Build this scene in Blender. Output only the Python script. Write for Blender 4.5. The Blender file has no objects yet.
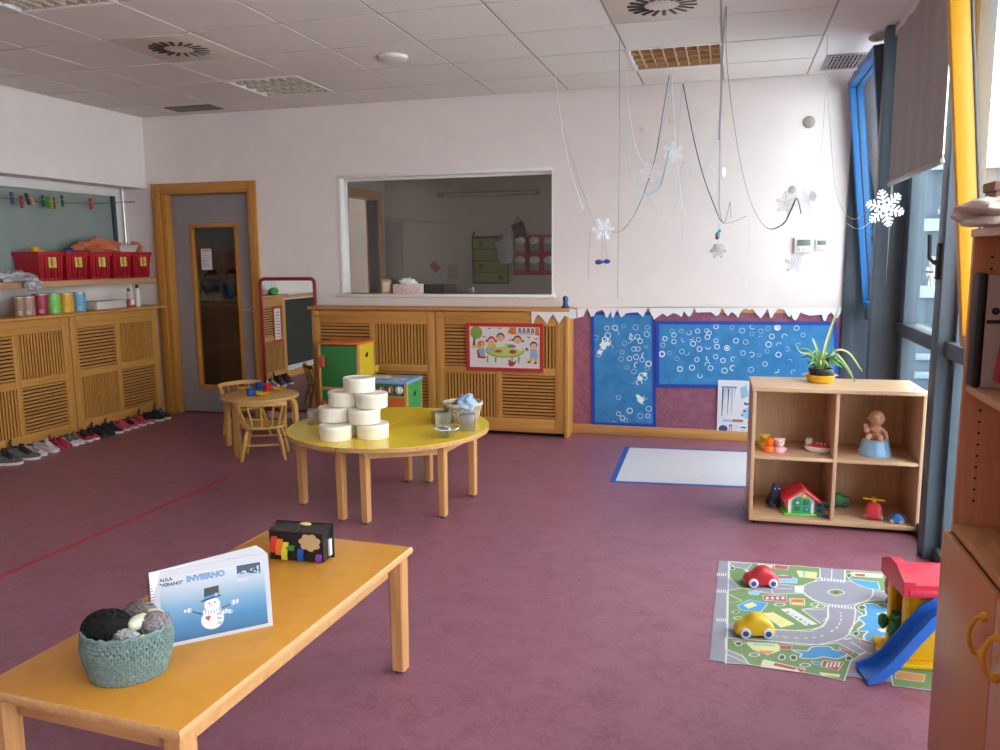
import bpy, bmesh, math, random
from mathutils import Vector, Matrix, Euler, noise as mnoise

SC = bpy.context.scene
COL = SC.collection
PI = math.pi
R = math.radians

# ------------------------------------------------------------------ camera
F_PX, YAW, PITCH, ROLL = 808.1, 0.27527, 0.14485, -0.0091
CAM = Vector((0.0, 0.0, 1.4837))
_fw = Vector((-math.sin(YAW)*math.cos(PITCH), math.cos(YAW)*math.cos(PITCH), -math.sin(PITCH)))
_r0 = Vector((math.cos(YAW), math.sin(YAW), 0)); _u0 = _r0.cross(_fw)
_rt = math.cos(ROLL)*_r0 + math.sin(ROLL)*_u0
_up = -math.sin(ROLL)*_r0 + math.cos(ROLL)*_u0
cd = bpy.data.cameras.new('camera'); cam = bpy.data.objects.new('camera', cd); COL.objects.link(cam)
cd.sensor_width = 36.0; cd.lens = F_PX/1000*36.0; cd.clip_start = 0.02; cd.clip_end = 200
cam.matrix_world = Matrix(((_rt.x, _up.x, -_fw.x, CAM.x), (_rt.y, _up.y, -_fw.y, CAM.y),
                           (_rt.z, _up.z, -_fw.z, CAM.z), (0, 0, 0, 1)))
SC.camera = cam

# ------------------------------------------------------------------ world, exposure
W = bpy.data.worlds.new('sky'); SC.world = W; W.use_nodes = True
wn = W.node_tree.nodes; wl = W.node_tree.links; wn.clear()
wo = wn.new('ShaderNodeOutputWorld'); wb = wn.new('ShaderNodeBackground')
wb.inputs['Color'].default_value = (0.93, 0.965, 1.0, 1); wb.inputs['Strength'].default_value = 3.3
wl.new(wb.outputs[0], wo.inputs[0])
SC.view_settings.view_transform = 'Standard'; SC.view_settings.look = 'None'
SC.view_settings.exposure = 1.6; SC.view_settings.gamma = 1.0; SC.view_settings.use_curve_mapping = False
SC.cycles.use_denoising = True
SC.cycles.max_bounces = 10; SC.cycles.diffuse_bounces = 6; SC.cycles.glossy_bounces = 4; SC.cycles.transparent_max_bounces = 16
SC.cycles.caustics_reflective = False; SC.cycles.caustics_refractive = False
SC.cycles.sample_clamp_indirect = 8.0

def portal(name, loc, rot, sx, sy):
    l = bpy.data.lights.new(name, 'AREA'); l.shape = 'RECTANGLE'; l.size = sx; l.size_y = sy
    l.cycles.is_portal = True
    o = bpy.data.objects.new(name, l); COL.objects.link(o); o.location = loc; o.rotation_euler = rot
    return o
portal('window_daylight', (1.20, 2.73, 1.42), (R(90), 0, R(90)), 7.8, 2.75)
sl = bpy.data.lights.new('sun', 'SUN'); sl.energy = 24.0; sl.angle = R(1); sl.color = (1, .95, .88)     # high sun from behind the building: lights the terrace, not the room
so = bpy.data.objects.new('sun', sl); COL.objects.link(so); so.rotation_euler = (R(-12), R(-38), 0)

# ------------------------------------------------------------------ measuring helpers (a photo point on a real plane)
def ray(a, b): return _fw + (a-500)/F_PX*_rt - (b-375)/F_PX*_up
def onZ(a, b, z): d = ray(a, b); return CAM + d*((z-CAM.z)/d.z)
def onY(a, b, y): d = ray(a, b); return CAM + d*(y/d.y)
def onX(a, b, x): d = ray(a, b); return CAM + d*(x/d.x)

# ------------------------------------------------------------------ materials
def lin(h):
    h = h.lstrip('#'); c = [int(h[i:i+2], 16)/255 for i in (0, 2, 4)]
    return tuple(x/12.92 if x <= .04045 else ((x+.055)/1.055)**2.4 for x in c)
MATS = {}
def nmat(name):
    m = bpy.data.materials.new(name); m.use_nodes = True
    nt = m.node_tree; b = nt.nodes['Principled BSDF']
    return m, nt, b
def coords(nt, scale=(1, 1, 1), kind='Object'):
    tc = nt.nodes.new('ShaderNodeTexCoord'); mp = nt.nodes.new('ShaderNodeMapping')
    mp.inputs['Scale'].default_value = scale
    nt.links.new(tc.outputs[kind], mp.inputs['Vector']); return mp.outputs['Vector']
def noise(nt, vec, scale, detail=3, rough=.55, dist=0):
    n = nt.nodes.new('ShaderNodeTexNoise'); n.inputs['Scale'].default_value = scale
    n.inputs['Detail'].default_value = detail; n.inputs['Roughness'].default_value = rough
    n.inputs['Distortion'].default_value = dist
    nt.links.new(vec, n.inputs['Vector']); return n.outputs['Fac']
def ramp(nt, fac, stops):
    r = nt.nodes.new('ShaderNodeValToRGB'); e = r.color_ramp.elements
    while len(e) < len(stops): e.new(.5)
    for k, (p, c) in enumerate(stops):
        e[k].position = p; e[k].color = (*c, 1)
    nt.links.new(fac, r.inputs['Fac']); return r.outputs['Color']
def bump(nt, b, h, strength, dist=.002):
    n = nt.nodes.new('ShaderNodeBump'); n.inputs['Strength'].default_value = strength; n.inputs['Distance'].default_value = dist
    nt.links.new(h, n.inputs['Height']); nt.links.new(n.outputs['Normal'], b.inputs['Normal'])
def mul(c, k): return tuple(min(1, x*k) for x in c)
def M(name, hexc, rough=.5, var=.08, scale=14, metal=0, spec=.5, bmp=0, bscale=120, sss=0, sheen=0, trans=0):
    if name in MATS: return MATS[name]
    m, nt, b = nmat(name); c = lin(hexc); v = coords(nt)
    col = ramp(nt, noise(nt, v, scale), [(.25, mul(c, 1-var)), (.75, mul(c, 1+var))])
    nt.links.new(col, b.inputs['Base Color'])
    b.inputs['Roughness'].default_value = rough; b.inputs['Metallic'].default_value = metal
    b.inputs['Specular IOR Level'].default_value = spec
    if sheen: b.inputs['Sheen Weight'].default_value = sheen
    if trans: b.inputs['Transmission Weight'].default_value = trans
    if sss:
        b.inputs['Subsurface Weight'].default_value = sss; b.inputs['Subsurface Radius'].default_value = (.01, .008, .006)
    if bmp: bump(nt, b, noise(nt, v, bscale, 2), bmp)
    MATS[name] = m; return m
def wood(name, light, dark, axis='z', rough=.42, fine=1.0, spec=.4):
    if name in MATS: return MATS[name]
    m, nt, b = nmat(name)
    s = {'x': (1.5, 22, 22), 'y': (22, 1.5, 22), 'z': (22, 22, 1.5)}[axis]
    v = coords(nt, s); l, d = lin(light), lin(dark)
    f = noise(nt, v, 1.6*fine, 6, .6, 1.2)
    col = ramp(nt, f, [(.28, d), (.5, tuple((a+q)/2 for a, q in zip(l, d))), (.72, l)])
    nt.links.new(col, b.inputs['Base Color']); b.inputs['Roughness'].default_value = rough
    b.inputs['Specular IOR Level'].default_value = spec
    bump(nt, b, f, .08, .001)
    MATS[name] = m; return m
def glass_mat(name, tint=(1, 1, 1), rough=0.0, base=.0):
    if name in MATS: return MATS[name]
    m = bpy.data.materials.new(name); m.use_nodes = True; nt = m.node_tree; nt.nodes.clear()
    out = nt.nodes.new('ShaderNodeOutputMaterial'); mix = nt.nodes.new('ShaderNodeMixShader')
    tr = nt.nodes.new('ShaderNodeBsdfTransparent'); tr.inputs[0].default_value = (*tint, 1)
    gl = nt.nodes.new('ShaderNodeBsdfGlossy'); gl.inputs['Roughness'].default_value = rough
    lw = nt.nodes.new('ShaderNodeLayerWeight'); lw.inputs['Blend'].default_value = .5
    pw = nt.nodes.new('ShaderNodeMath'); pw.operation = 'POWER'; pw.inputs[1].default_value = 5.0
    ad = nt.nodes.new('ShaderNodeMath'); ad.operation = 'MULTIPLY_ADD'; ad.inputs[1].default_value = .9; ad.inputs[2].default_value = .04+base; ad.use_clamp = True
    nt.links.new(lw.outputs['Facing'], pw.inputs[0]); nt.links.new(pw.outputs[0], ad.inputs[0]); nt.links.new(ad.outputs[0], mix.inputs[0])
    nt.links.new(tr.outputs[0], mix.inputs[1]); nt.links.new(gl.outputs[0], mix.inputs[2])
    nt.links.new(mix.outputs[0], out.inputs[0]); MATS[name] = m; return m
def ramp_mat(name, hexes, axis, lo, hi, rough=.5):
    """a printed colour gradient along one object axis"""
    if name in MATS: return MATS[name]
    m, nt, b = nmat(name)
    tc = nt.nodes.new('ShaderNodeTexCoord'); sp = nt.nodes.new('ShaderNodeSeparateXYZ'); mr = nt.nodes.new('ShaderNodeMapRange')
    nt.links.new(tc.outputs['Object'], sp.inputs[0]); nt.links.new(sp.outputs[axis], mr.inputs['Value'])
    mr.inputs['From Min'].default_value = lo; mr.inputs['From Max'].default_value = hi
    nt.links.new(ramp(nt, mr.outputs[0], [(k/(len(hexes)-1), lin(h)) for k, h in enumerate(hexes)]), b.inputs['Base Color'])
    b.inputs['Roughness'].default_value = rough; MATS[name] = m; return m
def mottled(name, stops, scale, rough, scale2=None, spec=.5, bmp=0, stretch=(1, 1, 1)):
    if name in MATS: return MATS[name]
    m, nt, b = nmat(name); v = coords(nt, stretch)
    f = noise(nt, v, scale, 6, .65, .6)
    if scale2:
        g = noise(nt, v, scale2, 4, .6)
        mx = nt.nodes.new('ShaderNodeMath'); mx.operation = 'MULTIPLY_ADD'; mx.inputs[1].default_value = .45
        ms = nt.nodes.new('ShaderNodeMath'); ms.operation = 'MULTIPLY'; ms.inputs[1].default_value = .55
        nt.links.new(f, ms.inputs[0]); nt.links.new(g, mx.inputs[0]); nt.links.new(ms.outputs[0], mx.inputs[2]); f = mx.outputs[0]
    nt.links.new(ramp(nt, f, [(p, lin(h)) for p, h in stops]), b.inputs['Base Color'])
    b.inputs['Roughness'].default_value = rough; b.inputs['Specular IOR Level'].default_value = spec
    if bmp: bump(nt, b, f, bmp, .001)
    MATS[name] = m; return m

# ------------------------------------------------------------------ mesh builder
def FR(o, x, y):
    x = Vector(x).normalized(); y = Vector(y).normalized(); n = x.cross(y)
    return Matrix(((x.x, y.x, n.x, o[0]), (x.y, y.y, n.y, o[1]), (x.z, y.z, n.z, o[2]), (0, 0, 0, 1)))
def TR(x=0, y=0, z=0, rz=0, rx=0, ry=0):
    return Matrix.Translation((x, y, z)) @ Euler((rx, ry, rz)).to_matrix().to_4x4()
class MB:
    def __init__(s): s.v = []; s.f = []; s.m = []; s.sm = []
    def add(s, vs, fs, mat=0, smooth=False, X=None):
        o = len(s.v)
        for p in vs:
            p = Vector(p); s.v.append(X @ p if X is not None else p)
        for f in fs: s.f.append([i+o for i in f]); s.m.append(mat); s.sm.append(smooth)
        return s
    def box(s, x0, x1, y0, y1, z0, z1, mat=0, b=0, X=None, seg=2):
        if b <= 0:
            vs = [(x, y, z) for x in (x0, x1) for y in (y0, y1) for z in (z0, z1)]
            return s.add(vs, [(0, 1, 3, 2), (4, 6, 7, 5), (0, 4, 5, 1), (2, 3, 7, 6), (0, 2, 6, 4), (1, 5, 7, 3)], mat, False, X)
        bm = bmesh.new(); bmesh.ops.create_cube(bm, size=1)
        for v in bm.verts:
            v.co = Vector(((x0+x1)/2+v.co.x*(x1-x0), (y0+y1)/2+v.co.y*(y1-y0), (z0+z1)/2+v.co.z*(z1-z0)))
        bmesh.ops.bevel(bm, geom=bm.edges[:], offset=min(b, .49*min(abs(x1-x0), abs(y1-y0), abs(z1-z0))), segments=seg, profile=.5, affect='EDGES')
        bm.verts.index_update()
        s.add([v.co.copy() for v in bm.verts], [[v.index for v in f.verts] for f in bm.faces], mat, True, X); bm.free(); return s
    def ring(s, rings, mat=0, smooth=True, X=None, c0=True, c1=True, closed=False):
        n = len(rings[0]); vs = [p for r in rings for p in r]; fs = []
        K = len(rings)
        for k in range(K if closed else K-1):
            a, b = k*n, ((k+1) % K)*n
            for i in range(n):
                j = (i+1) % n; fs.append((a+i, a+j, b+j, b+i))
        if not closed and c0: fs.append(list(range(n))[::-1])
        if not closed and c1: fs.append([(K-1)*n+i for i in range(n)])
        return s.add(vs, fs, mat, smooth, X)
    def tube(s, pts, r, n=6, mat=0, closed=False, X=None, smooth=True, flat=1.0):
        pts = [Vector(p) for p in pts]; K = len(pts)
        rs = r if isinstance(r, (list, tuple)) else [r]*K
        rings = []; prev = None
        for k, p in enumerate(pts):
            if closed: t = pts[(k+1) % K]-pts[k-1]
            else: t = pts[min(k+1, K-1)]-pts[max(k-1, 0)]
            if t.length < 1e-9: t = Vector((0, 0, 1))
            t.normalize()
            if prev is None:
                a = Vector((0, 0, 1)) if abs(t.z) < .9 else Vector((1, 0, 0))
                u = t.cross(a).normalized()
            else:
                u = prev-t*prev.dot(t)
                u = u.normalized() if u.length > 1e-6 else t.cross(Vector((0, 0, 1))).normalized()
            prev = u; w = t.cross(u)
            rings.append([p+(u*math.cos(2*PI*i/n)+w*math.sin(2*PI*i/n)*flat)*rs[k] for i in range(n)])
        return s.ring(rings, mat, smooth, X, closed=closed)
    def cyl(s, p0, p1, r0, r1=None, n=16, mat=0, X=None):
        return s.tube([p0, p1], [r0, r0 if r1 is None else r1], n, mat, X=X)
    def lathe(s, prof, n=24, mat=0, X=None, caps=True, sy=1.0, smooth=True):
        rings = [[(r*math.cos(2*PI*i/n), sy*r*math.sin(2*PI*i/n), z) for i in range(n)] for r, z in prof]
        return s.ring(rings, mat, smooth, X, caps, caps)
    def ball(s, c, r, nu=16, nv=10, mat=0, fn=None, X=None):
        if not isinstance(r, (tuple, list)): r = (r, r, r)
        vs = []; fs = []
        for j in range(1, nv):
            th = PI*j/nv
            for i in range(nu):
                ph = 2*PI*i/nu; d = Vector((math.sin(th)*math.cos(ph), math.sin(th)*math.sin(ph), math.cos(th)))
                k = fn(d) if fn else 1
                vs.append((c[0]+r[0]*d.x*k, c[1]+r[1]*d.y*k, c[2]+r[2]*d.z*k))
        t = len(vs); kt = fn(Vector((0, 0, 1))) if fn else 1; kb = fn(Vector((0, 0, -1))) if fn else 1
        vs += [(c[0], c[1], c[2]+r[2]*kt), (c[0], c[1], c[2]-r[2]*kb)]
        for j in range(nv-2):
            for i in range(nu):
                q = (i+1) % nu; fs.append((j*nu+i, (j+1)*nu+i, (j+1)*nu+q, j*nu+q))
        for i in range(nu):
            q = (i+1) % nu; fs.append((t, i, q)); fs.append((t+1, (nv-2)*nu+q, (nv-2)*nu+i))
        return s.add(vs, fs, mat, True, X)
    def prism(s, poly, z0, z1, mat=0, X=None, smooth=False):
        n = len(poly); vs = [(x, y, z0) for x, y in poly]+[(x, y, z1) for x, y in poly]
        fs = [list(range(n))[::-1], [n+i for i in range(n)]]+[(i, (i+1) % n, n+(i+1) % n, n+i) for i in range(n)]
        return s.add(vs, fs, mat, smooth, X)
    def flat(s, poly, z=0, mat=0, X=None):
        return s.add([(x, y, z) for x, y in poly], [list(range(len(poly)))], mat, False, X)
    def disc(s, cx, cy, r, z=0, mat=0, X=None, n=20, ry=None, a0=0, a1=2*PI):
        ry = r if ry is None else ry; full = abs(a1-a0-2*PI) < 1e-6
        return s.flat([(cx+r*math.cos(a0+(a1-a0)*i/(n if full else n-1)), cy+ry*math.sin(a0+(a1-a0)*i/(n if full else n-1))) for i in range(n)], z, mat, X)
    def annulus(s, cx, cy, r0, r1, z=0, mat=0, X=None, n=18, a0=0, a1=2*PI):
        full = abs(a1-a0-2*PI) < 1e-6; k = n if full else n+1; vs = []; fs = []
        for i in range(k):
            a = a0+(a1-a0)*i/n; vs += [(cx+r0*math.cos(a), cy+r0*math.sin(a), z), (cx+r1*math.cos(a), cy+r1*math.sin(a), z)]
        for i in range(n):
            j = (i+1) % k; fs.append((2*i, 2*i+1, 2*j+1, 2*j))
        return s.add(vs, fs, mat, False, X)
    def strip(s, pts, w, z=0, mat=0, X=None):
        """flat band of width w along a 2-D polyline"""
        P = [Vector((p[0], p[1])) for p in pts]; L = []; Rr = []
        for k, p in enumerate(P):
            t = (P[min(k+1, len(P)-1)]-P[max(k-1, 0)]).normalized(); n = Vector((-t.y, t.x))*w/2
            L.append((p.x+n.x, p.y+n.y, z)); Rr.append((p.x-n.x, p.y-n.y, z))
        n = len(P)
        return s.add(L+Rr, [(i, i+1, n+i+1, n+i) for i in range(n-1)], mat, False, X)
    def text(s, body, size, mat=0, X=None, depth=0, align='LEFT', shear=0, bold=0):
        cu = bpy.data.curves.new('t', 'FONT'); cu.body = body; cu.size = size; cu.align_x = align; cu.extrude = depth; cu.shear = shear; cu.offset = bold
        ob = bpy.data.objects.new('t', cu); COL.objects.link(ob)
        dg = bpy.context.evaluated_depsgraph_get(); me = bpy.data.meshes.new_from_object(ob.evaluated_get(dg))
        s.add([v.co.copy() for v in me.vertices], [list(p.vertices) for p in me.polygons], mat, False, X)
        bpy.data.objects.remove(ob); bpy.data.curves.remove(cu); bpy.data.meshes.remove(me); return s
    def skin(s, verts, edges, radii, sub=2, mat=0, X=None):
        me = bpy.data.meshes.new('sk'); me.from_pydata([Vector(v) for v in verts], edges, []); me.update()
        ob = bpy.data.objects.new('sk', me); COL.objects.link(ob)
        md = ob.modifiers.new('s', 'SKIN'); ob.modifiers.new('u', 'SUBSURF').levels = sub
        for k, r in enumerate(radii):
            sv = me.skin_vertices[0].data[k]; sv.radius = (r, r) if not isinstance(r, tuple) else r; sv.use_root = (k == 0)
        dg = bpy.context.evaluated_depsgraph_get(); e = bpy.data.meshes.new_from_object(ob.evaluated_get(dg))
        s.add([v.co.copy() for v in e.vertices], [list(p.vertices) for p in e.polygons], mat, True, X)
        bpy.data.objects.remove(ob); bpy.data.meshes.remove(me); bpy.data.meshes.remove(e); return s
    def obj(s, name, mats, parent=None, world=False, sharp=38):
        if not isinstance(mats, (list, tuple)): mats = [mats]
        off = Vector((0, 0, 0))
        if parent is None:
            lo = [min(v[k] for v in s.v) for k in range(3)]; hi = [max(v[k] for v in s.v) for k in range(3)]
            off = Vector(((lo[0]+hi[0])/2, (lo[1]+hi[1])/2, lo[2]))
        elif world:
            Mi = parent_matrix(parent).inverted(); s.v = [Mi @ v for v in s.v]
        me = bpy.data.meshes.new(name); me.from_pydata([v-off for v in s.v], [], s.f)
        for m in mats: me.materials.append(m)
        me.polygons.foreach_set('material_index', s.m); me.polygons.foreach_set('use_smooth', s.sm)
        bm = bmesh.new(); bm.from_mesh(me); bmesh.ops.recalc_face_normals(bm, faces=bm.faces[:]); bm.to_mesh(me); bm.free()
        me.set_sharp_from_angle(angle=R(sharp)); me.update()
        o = bpy.data.objects.new(name, me); COL.objects.link(o); o.location = off
        if parent is not None: o.parent = parent
        return o
def parent_matrix(o):
    m = o.matrix_basis.copy()
    while o.parent: o = o.parent; m = o.matrix_basis @ m
    return m
def tag(o, label, cat, group=None, kind=None):
    o['label'] = label; o['category'] = cat
    if group: o['group'] = group
    if kind: o['kind'] = kind
    return o
def thing(name, label, cat, loc=(0, 0, 0), rz=0, group=None, kind=None):
    o = bpy.data.objects.new(name, None); COL.objects.link(o); o.location = loc; o.rotation_euler = (0, 0, rz)
    o.empty_display_size = .05
    return tag(o, label, cat, group, kind)
def dup(root, loc, rz, label=None):
    r = root.copy(); COL.objects.link(r); r.location = loc; r.rotation_euler = (0, 0, rz)
    if label: r['label'] = label
    for ch in list(root.children):
        c = ch.copy(); COL.objects.link(c); c.parent = r
        for g in list(ch.children):
            d = g.copy(); COL.objects.link(d); d.parent = c
    return r
def struct(mb, name, mats, label=None, cat=None):
    o = mb.obj(name, mats); o['kind'] = 'structure'
    if label: o['label'] = label; o['category'] = cat
    return o
# ================================================================== SETTING
XL, XR, YB, YF, ZC = -5.35, 1.06, 6.654, -2.6, 2.805
TX, TY = -2.487, 6.106                                   # a crossing of the ceiling grid

wall_m = mottled('wall_paint', [(.3, '#e8dddb'), (.7, '#ede3e0')], 3.0, .75, spec=.25)
ceil_m = mottled('ceiling_tile', [(.35, '#dfd9d2'), (.65, '#e6dfd8')], 60, .9, spec=.15)
plaster_m = M('plaster', '#e6e0de', .8, .02)
tbar_m = M('tbar_shadowed', '#9f938f', .5, .03)  # darker tint stands for the shadow lines between the tiles
floor_m = mottled('linoleum', [(.28, '#734150'), (.44, '#8a5667'), (.58, '#966275'), (.74, '#7e4b5a')], 9, .36, 70, spec=.45)
dado_m = mottled('dado_linoleum', [(.32, '#80485c'), (.5, '#915a70'), (.68, '#a06c82')], 14, .5, 90, spec=.3)
oak_v = wood('oak_upright', '#cd9550', '#b57a38', 'z'); oak_x = wood('oak_lengthwise', '#cd9550', '#b57a38', 'x'); oak_y = wood('oak_depthwise', '#cd9550', '#b57a38', 'y')
doorw_v = wood('door_wood', '#c98d45', '#b1752f', 'z'); doorw_x = wood('door_wood_cross', '#c98d45', '#b1752f', 'x')
dark_m = M('dark_gap', '#1c1411', .9, .05)
white_m = M('white_paint', '#e9e4e2', .5, .02)
grey_leaf = M('grey_laminate', '#918a8d', .45, .03)
alu_m = M('grey_aluminium', '#515d69', .5, .04, spec=.35)
alu_d = M('dark_aluminium', '#3d4751', .5, .04)
glass_m = glass_mat('clear_glass', (.93, .97, .96))
glass_in = glass_mat('interior_glass', (.80, .81, .79), base=.02)
glass_dk = glass_mat('door_glass', (.80, .78, .76), base=.03)
steel_m = M('brushed_steel', '#b9b9bb', .3, .05, metal=.9)
black_m = M('black_plastic', '#17171a', .45, .1)

# floor
b = MB(); b.box(XL-.5, XR+.06, YF, 9.6, -.06, 0)
struct(b, 'floor', floor_m, 'purple marbled linoleum floor', 'floor')
# red tape line stuck on the floor
b = MB(); p0, p1 = Vector((-3.30, 2.6)), Vector((-3.27, 4.68)); b.strip([p0, p1], .035, .0012)
red_tape = M('red_tape', '#b8324a', .5, .05)
tag(b.obj('tape_line', red_tape), 'thin red tape line stuck on the purple floor', 'tape')

# ceiling of square tiles hung in a grid, with gaps where fittings sit
HOLES = {(-2, 0): 'light', (-2, 4): 'light', (3, 4): 'light', (-2, 2): 'swirl', (3, 2): 'swirl'}
b = MB()
for i in range(-5, 5):
    for k in range(-14, 6):                              # tile (i,k): x TX+.6i.., row k lies between line k-1 and k
        x0, x1 = TX+.6*i, TX+.6*(i+1); y1 = TY-.6*(4-k); y0 = y1-.6
        x0 = max(x0, XL+.005); y1 = min(y1, YB-.004); y0 = max(y0, YF)
        if x1-x0 < .05 or y1-y0 < .03 or (i, k) in HOLES: continue
        b.box(x0+.008, x1-.008, y0+.008, y1-.008, ZC, ZC+.02, 0)
for i in range(-4, 6): b.box(TX+.6*i-.010, TX+.6*i+.010, YF, YB, ZC+.004, ZC+.02, 1)
for k in range(-14, 6):
    y = TY-.6*(4-k)
    if y < YB: b.box(XL, TX+3, y-.010, y+.010, ZC+.004, ZC+.02, 1)
b.box(TX+3.006, XR+.12, YF, 6.06, ZC+.001, ZC+.02, 2); b.box(TX+3.006, .59, 6.06, YB, ZC+.001, ZC+.02, 2)
b.box(.86, XR+.12, 6.06, YB, ZC+.001, ZC+.02, 2); b.box(.59, .86, 6.505, YB, ZC+.001, ZC+.02, 2)
struct(b, 'ceiling', [ceil_m, tbar_m, plaster_m], 'suspended ceiling of square white tiles', 'ceiling')
b = MB(); b.box(XL-.6, XR+.3, YF-.2, 9.8, ZC+.30, ZC+.36)  # unseen slab put in to keep sky light out
struct(b, 'roof', plaster_m, 'unseen roof slab added above the suspended ceiling to block sky light', 'roof')

# back wall with the door opening and the inner window
DX0, DX1, DZ = -5.28, -4.175, 2.195                       # outer edge of the door frame
WX0, WX1, WZ0, WZ1 = -3.34, -1.412, 1.172, 2.195
b = MB(); y0, y1 = YB, YB+.14
b.box(-5.75, DX0+.05, y0, y1, 0, ZC+.3); b.box(DX0+.05, DX1-.05, y0, y1, DZ-.05, ZC+.3)
b.box(DX1-.05, WX0, y0, y1, 0, ZC+.3); b.box(WX0, WX1, y0, y1, 0, WZ0); b.box(WX0, WX1, y0, y1, WZ1, ZC+.3)
b.box(WX1, .843, y0, y1, 0, ZC+.3)
struct(b, 'wall_back', wall_m, 'back wall painted pale pinkish white', 'wall')
b = MB(); b.box(-1.235, .84, YB-.006, YB+.002, .08, 1.032)
struct(b, 'trim_1', dado_m, 'burgundy linoleum lining on the lower back wall', 'wall lining')
b = MB(); b.box(-1.235, .84, YB-.022, YB, 0, .082, 0, .004)
struct(b, 'baseboard_back', wood('skirting_oak', '#d3a266', '#bd8748', 'x'), 'oak baseboard below the burgundy wall lining', 'baseboard')
b = MB(); b.box(-1.235, .84, YB-.012, YB, 1.032, 1.062, 0, .003); struct(b, 'trim_6', wood('skirting_oak', '#d3a266', '#bd8748', 'x'), 'thin oak rail along the top of the burgundy lining', 'rail')
b = MB(); b.box(.84, .93, YB-.03, YB+.14, 0, ZC+.3, 0, .004); b.box(.93, XR+.1, YB-.03, YB+.14, 0, ZC+.3, 1)
struct(b, 'trim_2', [alu_d, alu_m], 'dark grey corner post between back wall and windows', 'corner post')

# left wall: upper part flush, lower part set back
b = MB()
b.box(XL-.4, XL, YF, YB, 2.155, ZC+.3)
b.box(-5.75, -5.6, 6.53, YB, 0, 2.155); b.box(-5.75, -5.6, YF, 6.53, 0, 1.30)
b.box(-5.75, -5.6, YF, 2.6, 1.30, 2.155)
struct(b, 'wall_left', wall_m, 'left wall, its lower half set back behind the cabinets', 'wall')
b = MB(); b.box(-5.75, -5.36, 1.0, 4.33, 0, 1.0); struct(b, 'trim_5', wall_m, 'white wall below the blackboard on the left', 'wall lining')
b = MB(); b.box(XL-.6, XR+.12, YF-.14, YF, 0, ZC+.3); struct(b, 'wall_front', wall_m, 'wall behind the viewer', 'wall')

# left window of frosted glass above the shelf
frost_m = M('frosted_glass', '#8b9592', .22, .05, 5, spec=.5)
wn2 = MB(); wn2.box(-5.615, -5.57, 2.6, 6.53, 2.08, 2.165, 0, .004); wn2.box(-5.615, -5.57, 6.47, 6.53, 1.30, 2.08, 0, .004)
wn2.box(-5.615, -5.57, 2.6, 2.66, 1.30, 2.08, 0, .004); wn2.box(-5.615, -5.57, 2.66, 6.47, 1.30, 1.34, 0, .004)
w2 = struct(wn2, 'window_2', white_m, 'wide frosted window above the shelf on the left wall', 'window')
b = MB(); b.box(-5.61, -5.60, 2.66, 6.46, 1.34, 2.08); b.obj('pane', frost_m, w2, True)
b = MB(); b.box(-5.585, -5.555, 6.435, 6.47, 1.34, 2.08, 0, .003); b.obj('rubber_edge', alu_d, w2, True)
b = MB(); b.cyl((-5.53, 6.535, 1.36), (-5.53, 6.535, 2.155), .016, n=12, mat=0); b.tube([(-5.53, 6.535, 2.02), (-5.48, 6.535, 2.03), (-5.42, 6.56, 2.03)], .006, 6)
tag(b.obj('blind_pole', steel_m), 'thin grey metal pole beside the frosted window', 'pole')

# door
d1 = thing('door_1', 'grey door with tall glass panel in an orange wood frame', 'door', ((DX0+DX1)/2, YB, 0), kind='structure')
b = MB(); fy = YB-.022
b.box(DX0+.085, DX0+.14, fy, YB+.15, 0, DZ-.10, 0, .004); b.obj('jamb', doorw_v, d1, True)
b = MB(); b.box(DX0, DX0+.085, fy-.016, YB+.15, 0, DZ, 0, .004); b.obj('jamb', doorw_v, d1, True)
b = MB(); b.box(DX1-.085, DX1, fy, YB+.15, 0, DZ, 0, .004); b.obj('jamb', doorw_v, d1, True)
b = MB(); b.box(DX0+.085, DX1-.085, fy, YB+.15, DZ-.10, DZ, 0, .004); b.obj('frame_head', doorw_x, d1, True)
lx0, lx1, ly = DX0+.14, DX1-.085, YB+.062
gx0, gx1, gz0, gz1 = onY(196, 300, ly).x, onY(240, 300, ly).x, .265, 1.80
b = MB(); b.box(lx0+.004, gx0, ly, ly+.045, .012, 2.09); b.box(gx1, lx1-.004, ly, ly+.045, .012, 2.09)
b.box(gx0, gx1, ly, ly+.045, .012, gz0); b.box(gx0, gx1, ly, ly+.045, gz1, 2.09)
leaf = b.obj('leaf', grey_leaf, d1, True)
b = MB(); t = .034
b.box(gx0-t*.5, gx0+t*.5, ly-.012, ly+.05, gz0-.02, gz1+.02, 0, .004); b.box(gx1-t*.5, gx1+t*.5, ly-.012, ly+.05, gz0-.02, gz1+.02, 0, .004)
b.box(gx0, gx1, ly-.012, ly+.05, gz0-.02, gz0+.015, 0, .004); b.box(gx0, gx1, ly-.012, ly+.05, gz1-.015, gz1+.02, 0, .004)
b.obj('glazing_bead', doorw_v, d1, True)
b = MB(); b.box(gx0, gx1, ly+.02, ly+.026, gz0, gz1); b.obj('pane', glass_dk, d1, True)
hx = lx1-.055
b = MB(); b.cyl((hx, ly, 1.02), (hx, ly-.045, 1.02), .011, n=12); b.tube([(hx, ly-.045, 1.02), (hx-.05, ly-.05, 1.02), (hx-.115, ly-.046, 1.02)], .009, 8); b.lathe([(.026, 0), (.026, .006), (.018, .008)], 16, X=FR((hx, ly, 1.02), (1, 0, 0), (0, 0, 1)))
b.obj('handle', steel_m, d1, True)
b = MB(); b.box(lx1-.01, lx1+.002, ly-.012, ly+.01, 1.25, 1.34, 0, .002); b.obj('hinge', steel_m, d1, True); b = MB(); b.box(lx1-.01, lx1+.002, ly-.012, ly+.01, .3, .39, 0, .002); b.obj('hinge', steel_m, d1, True)
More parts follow.
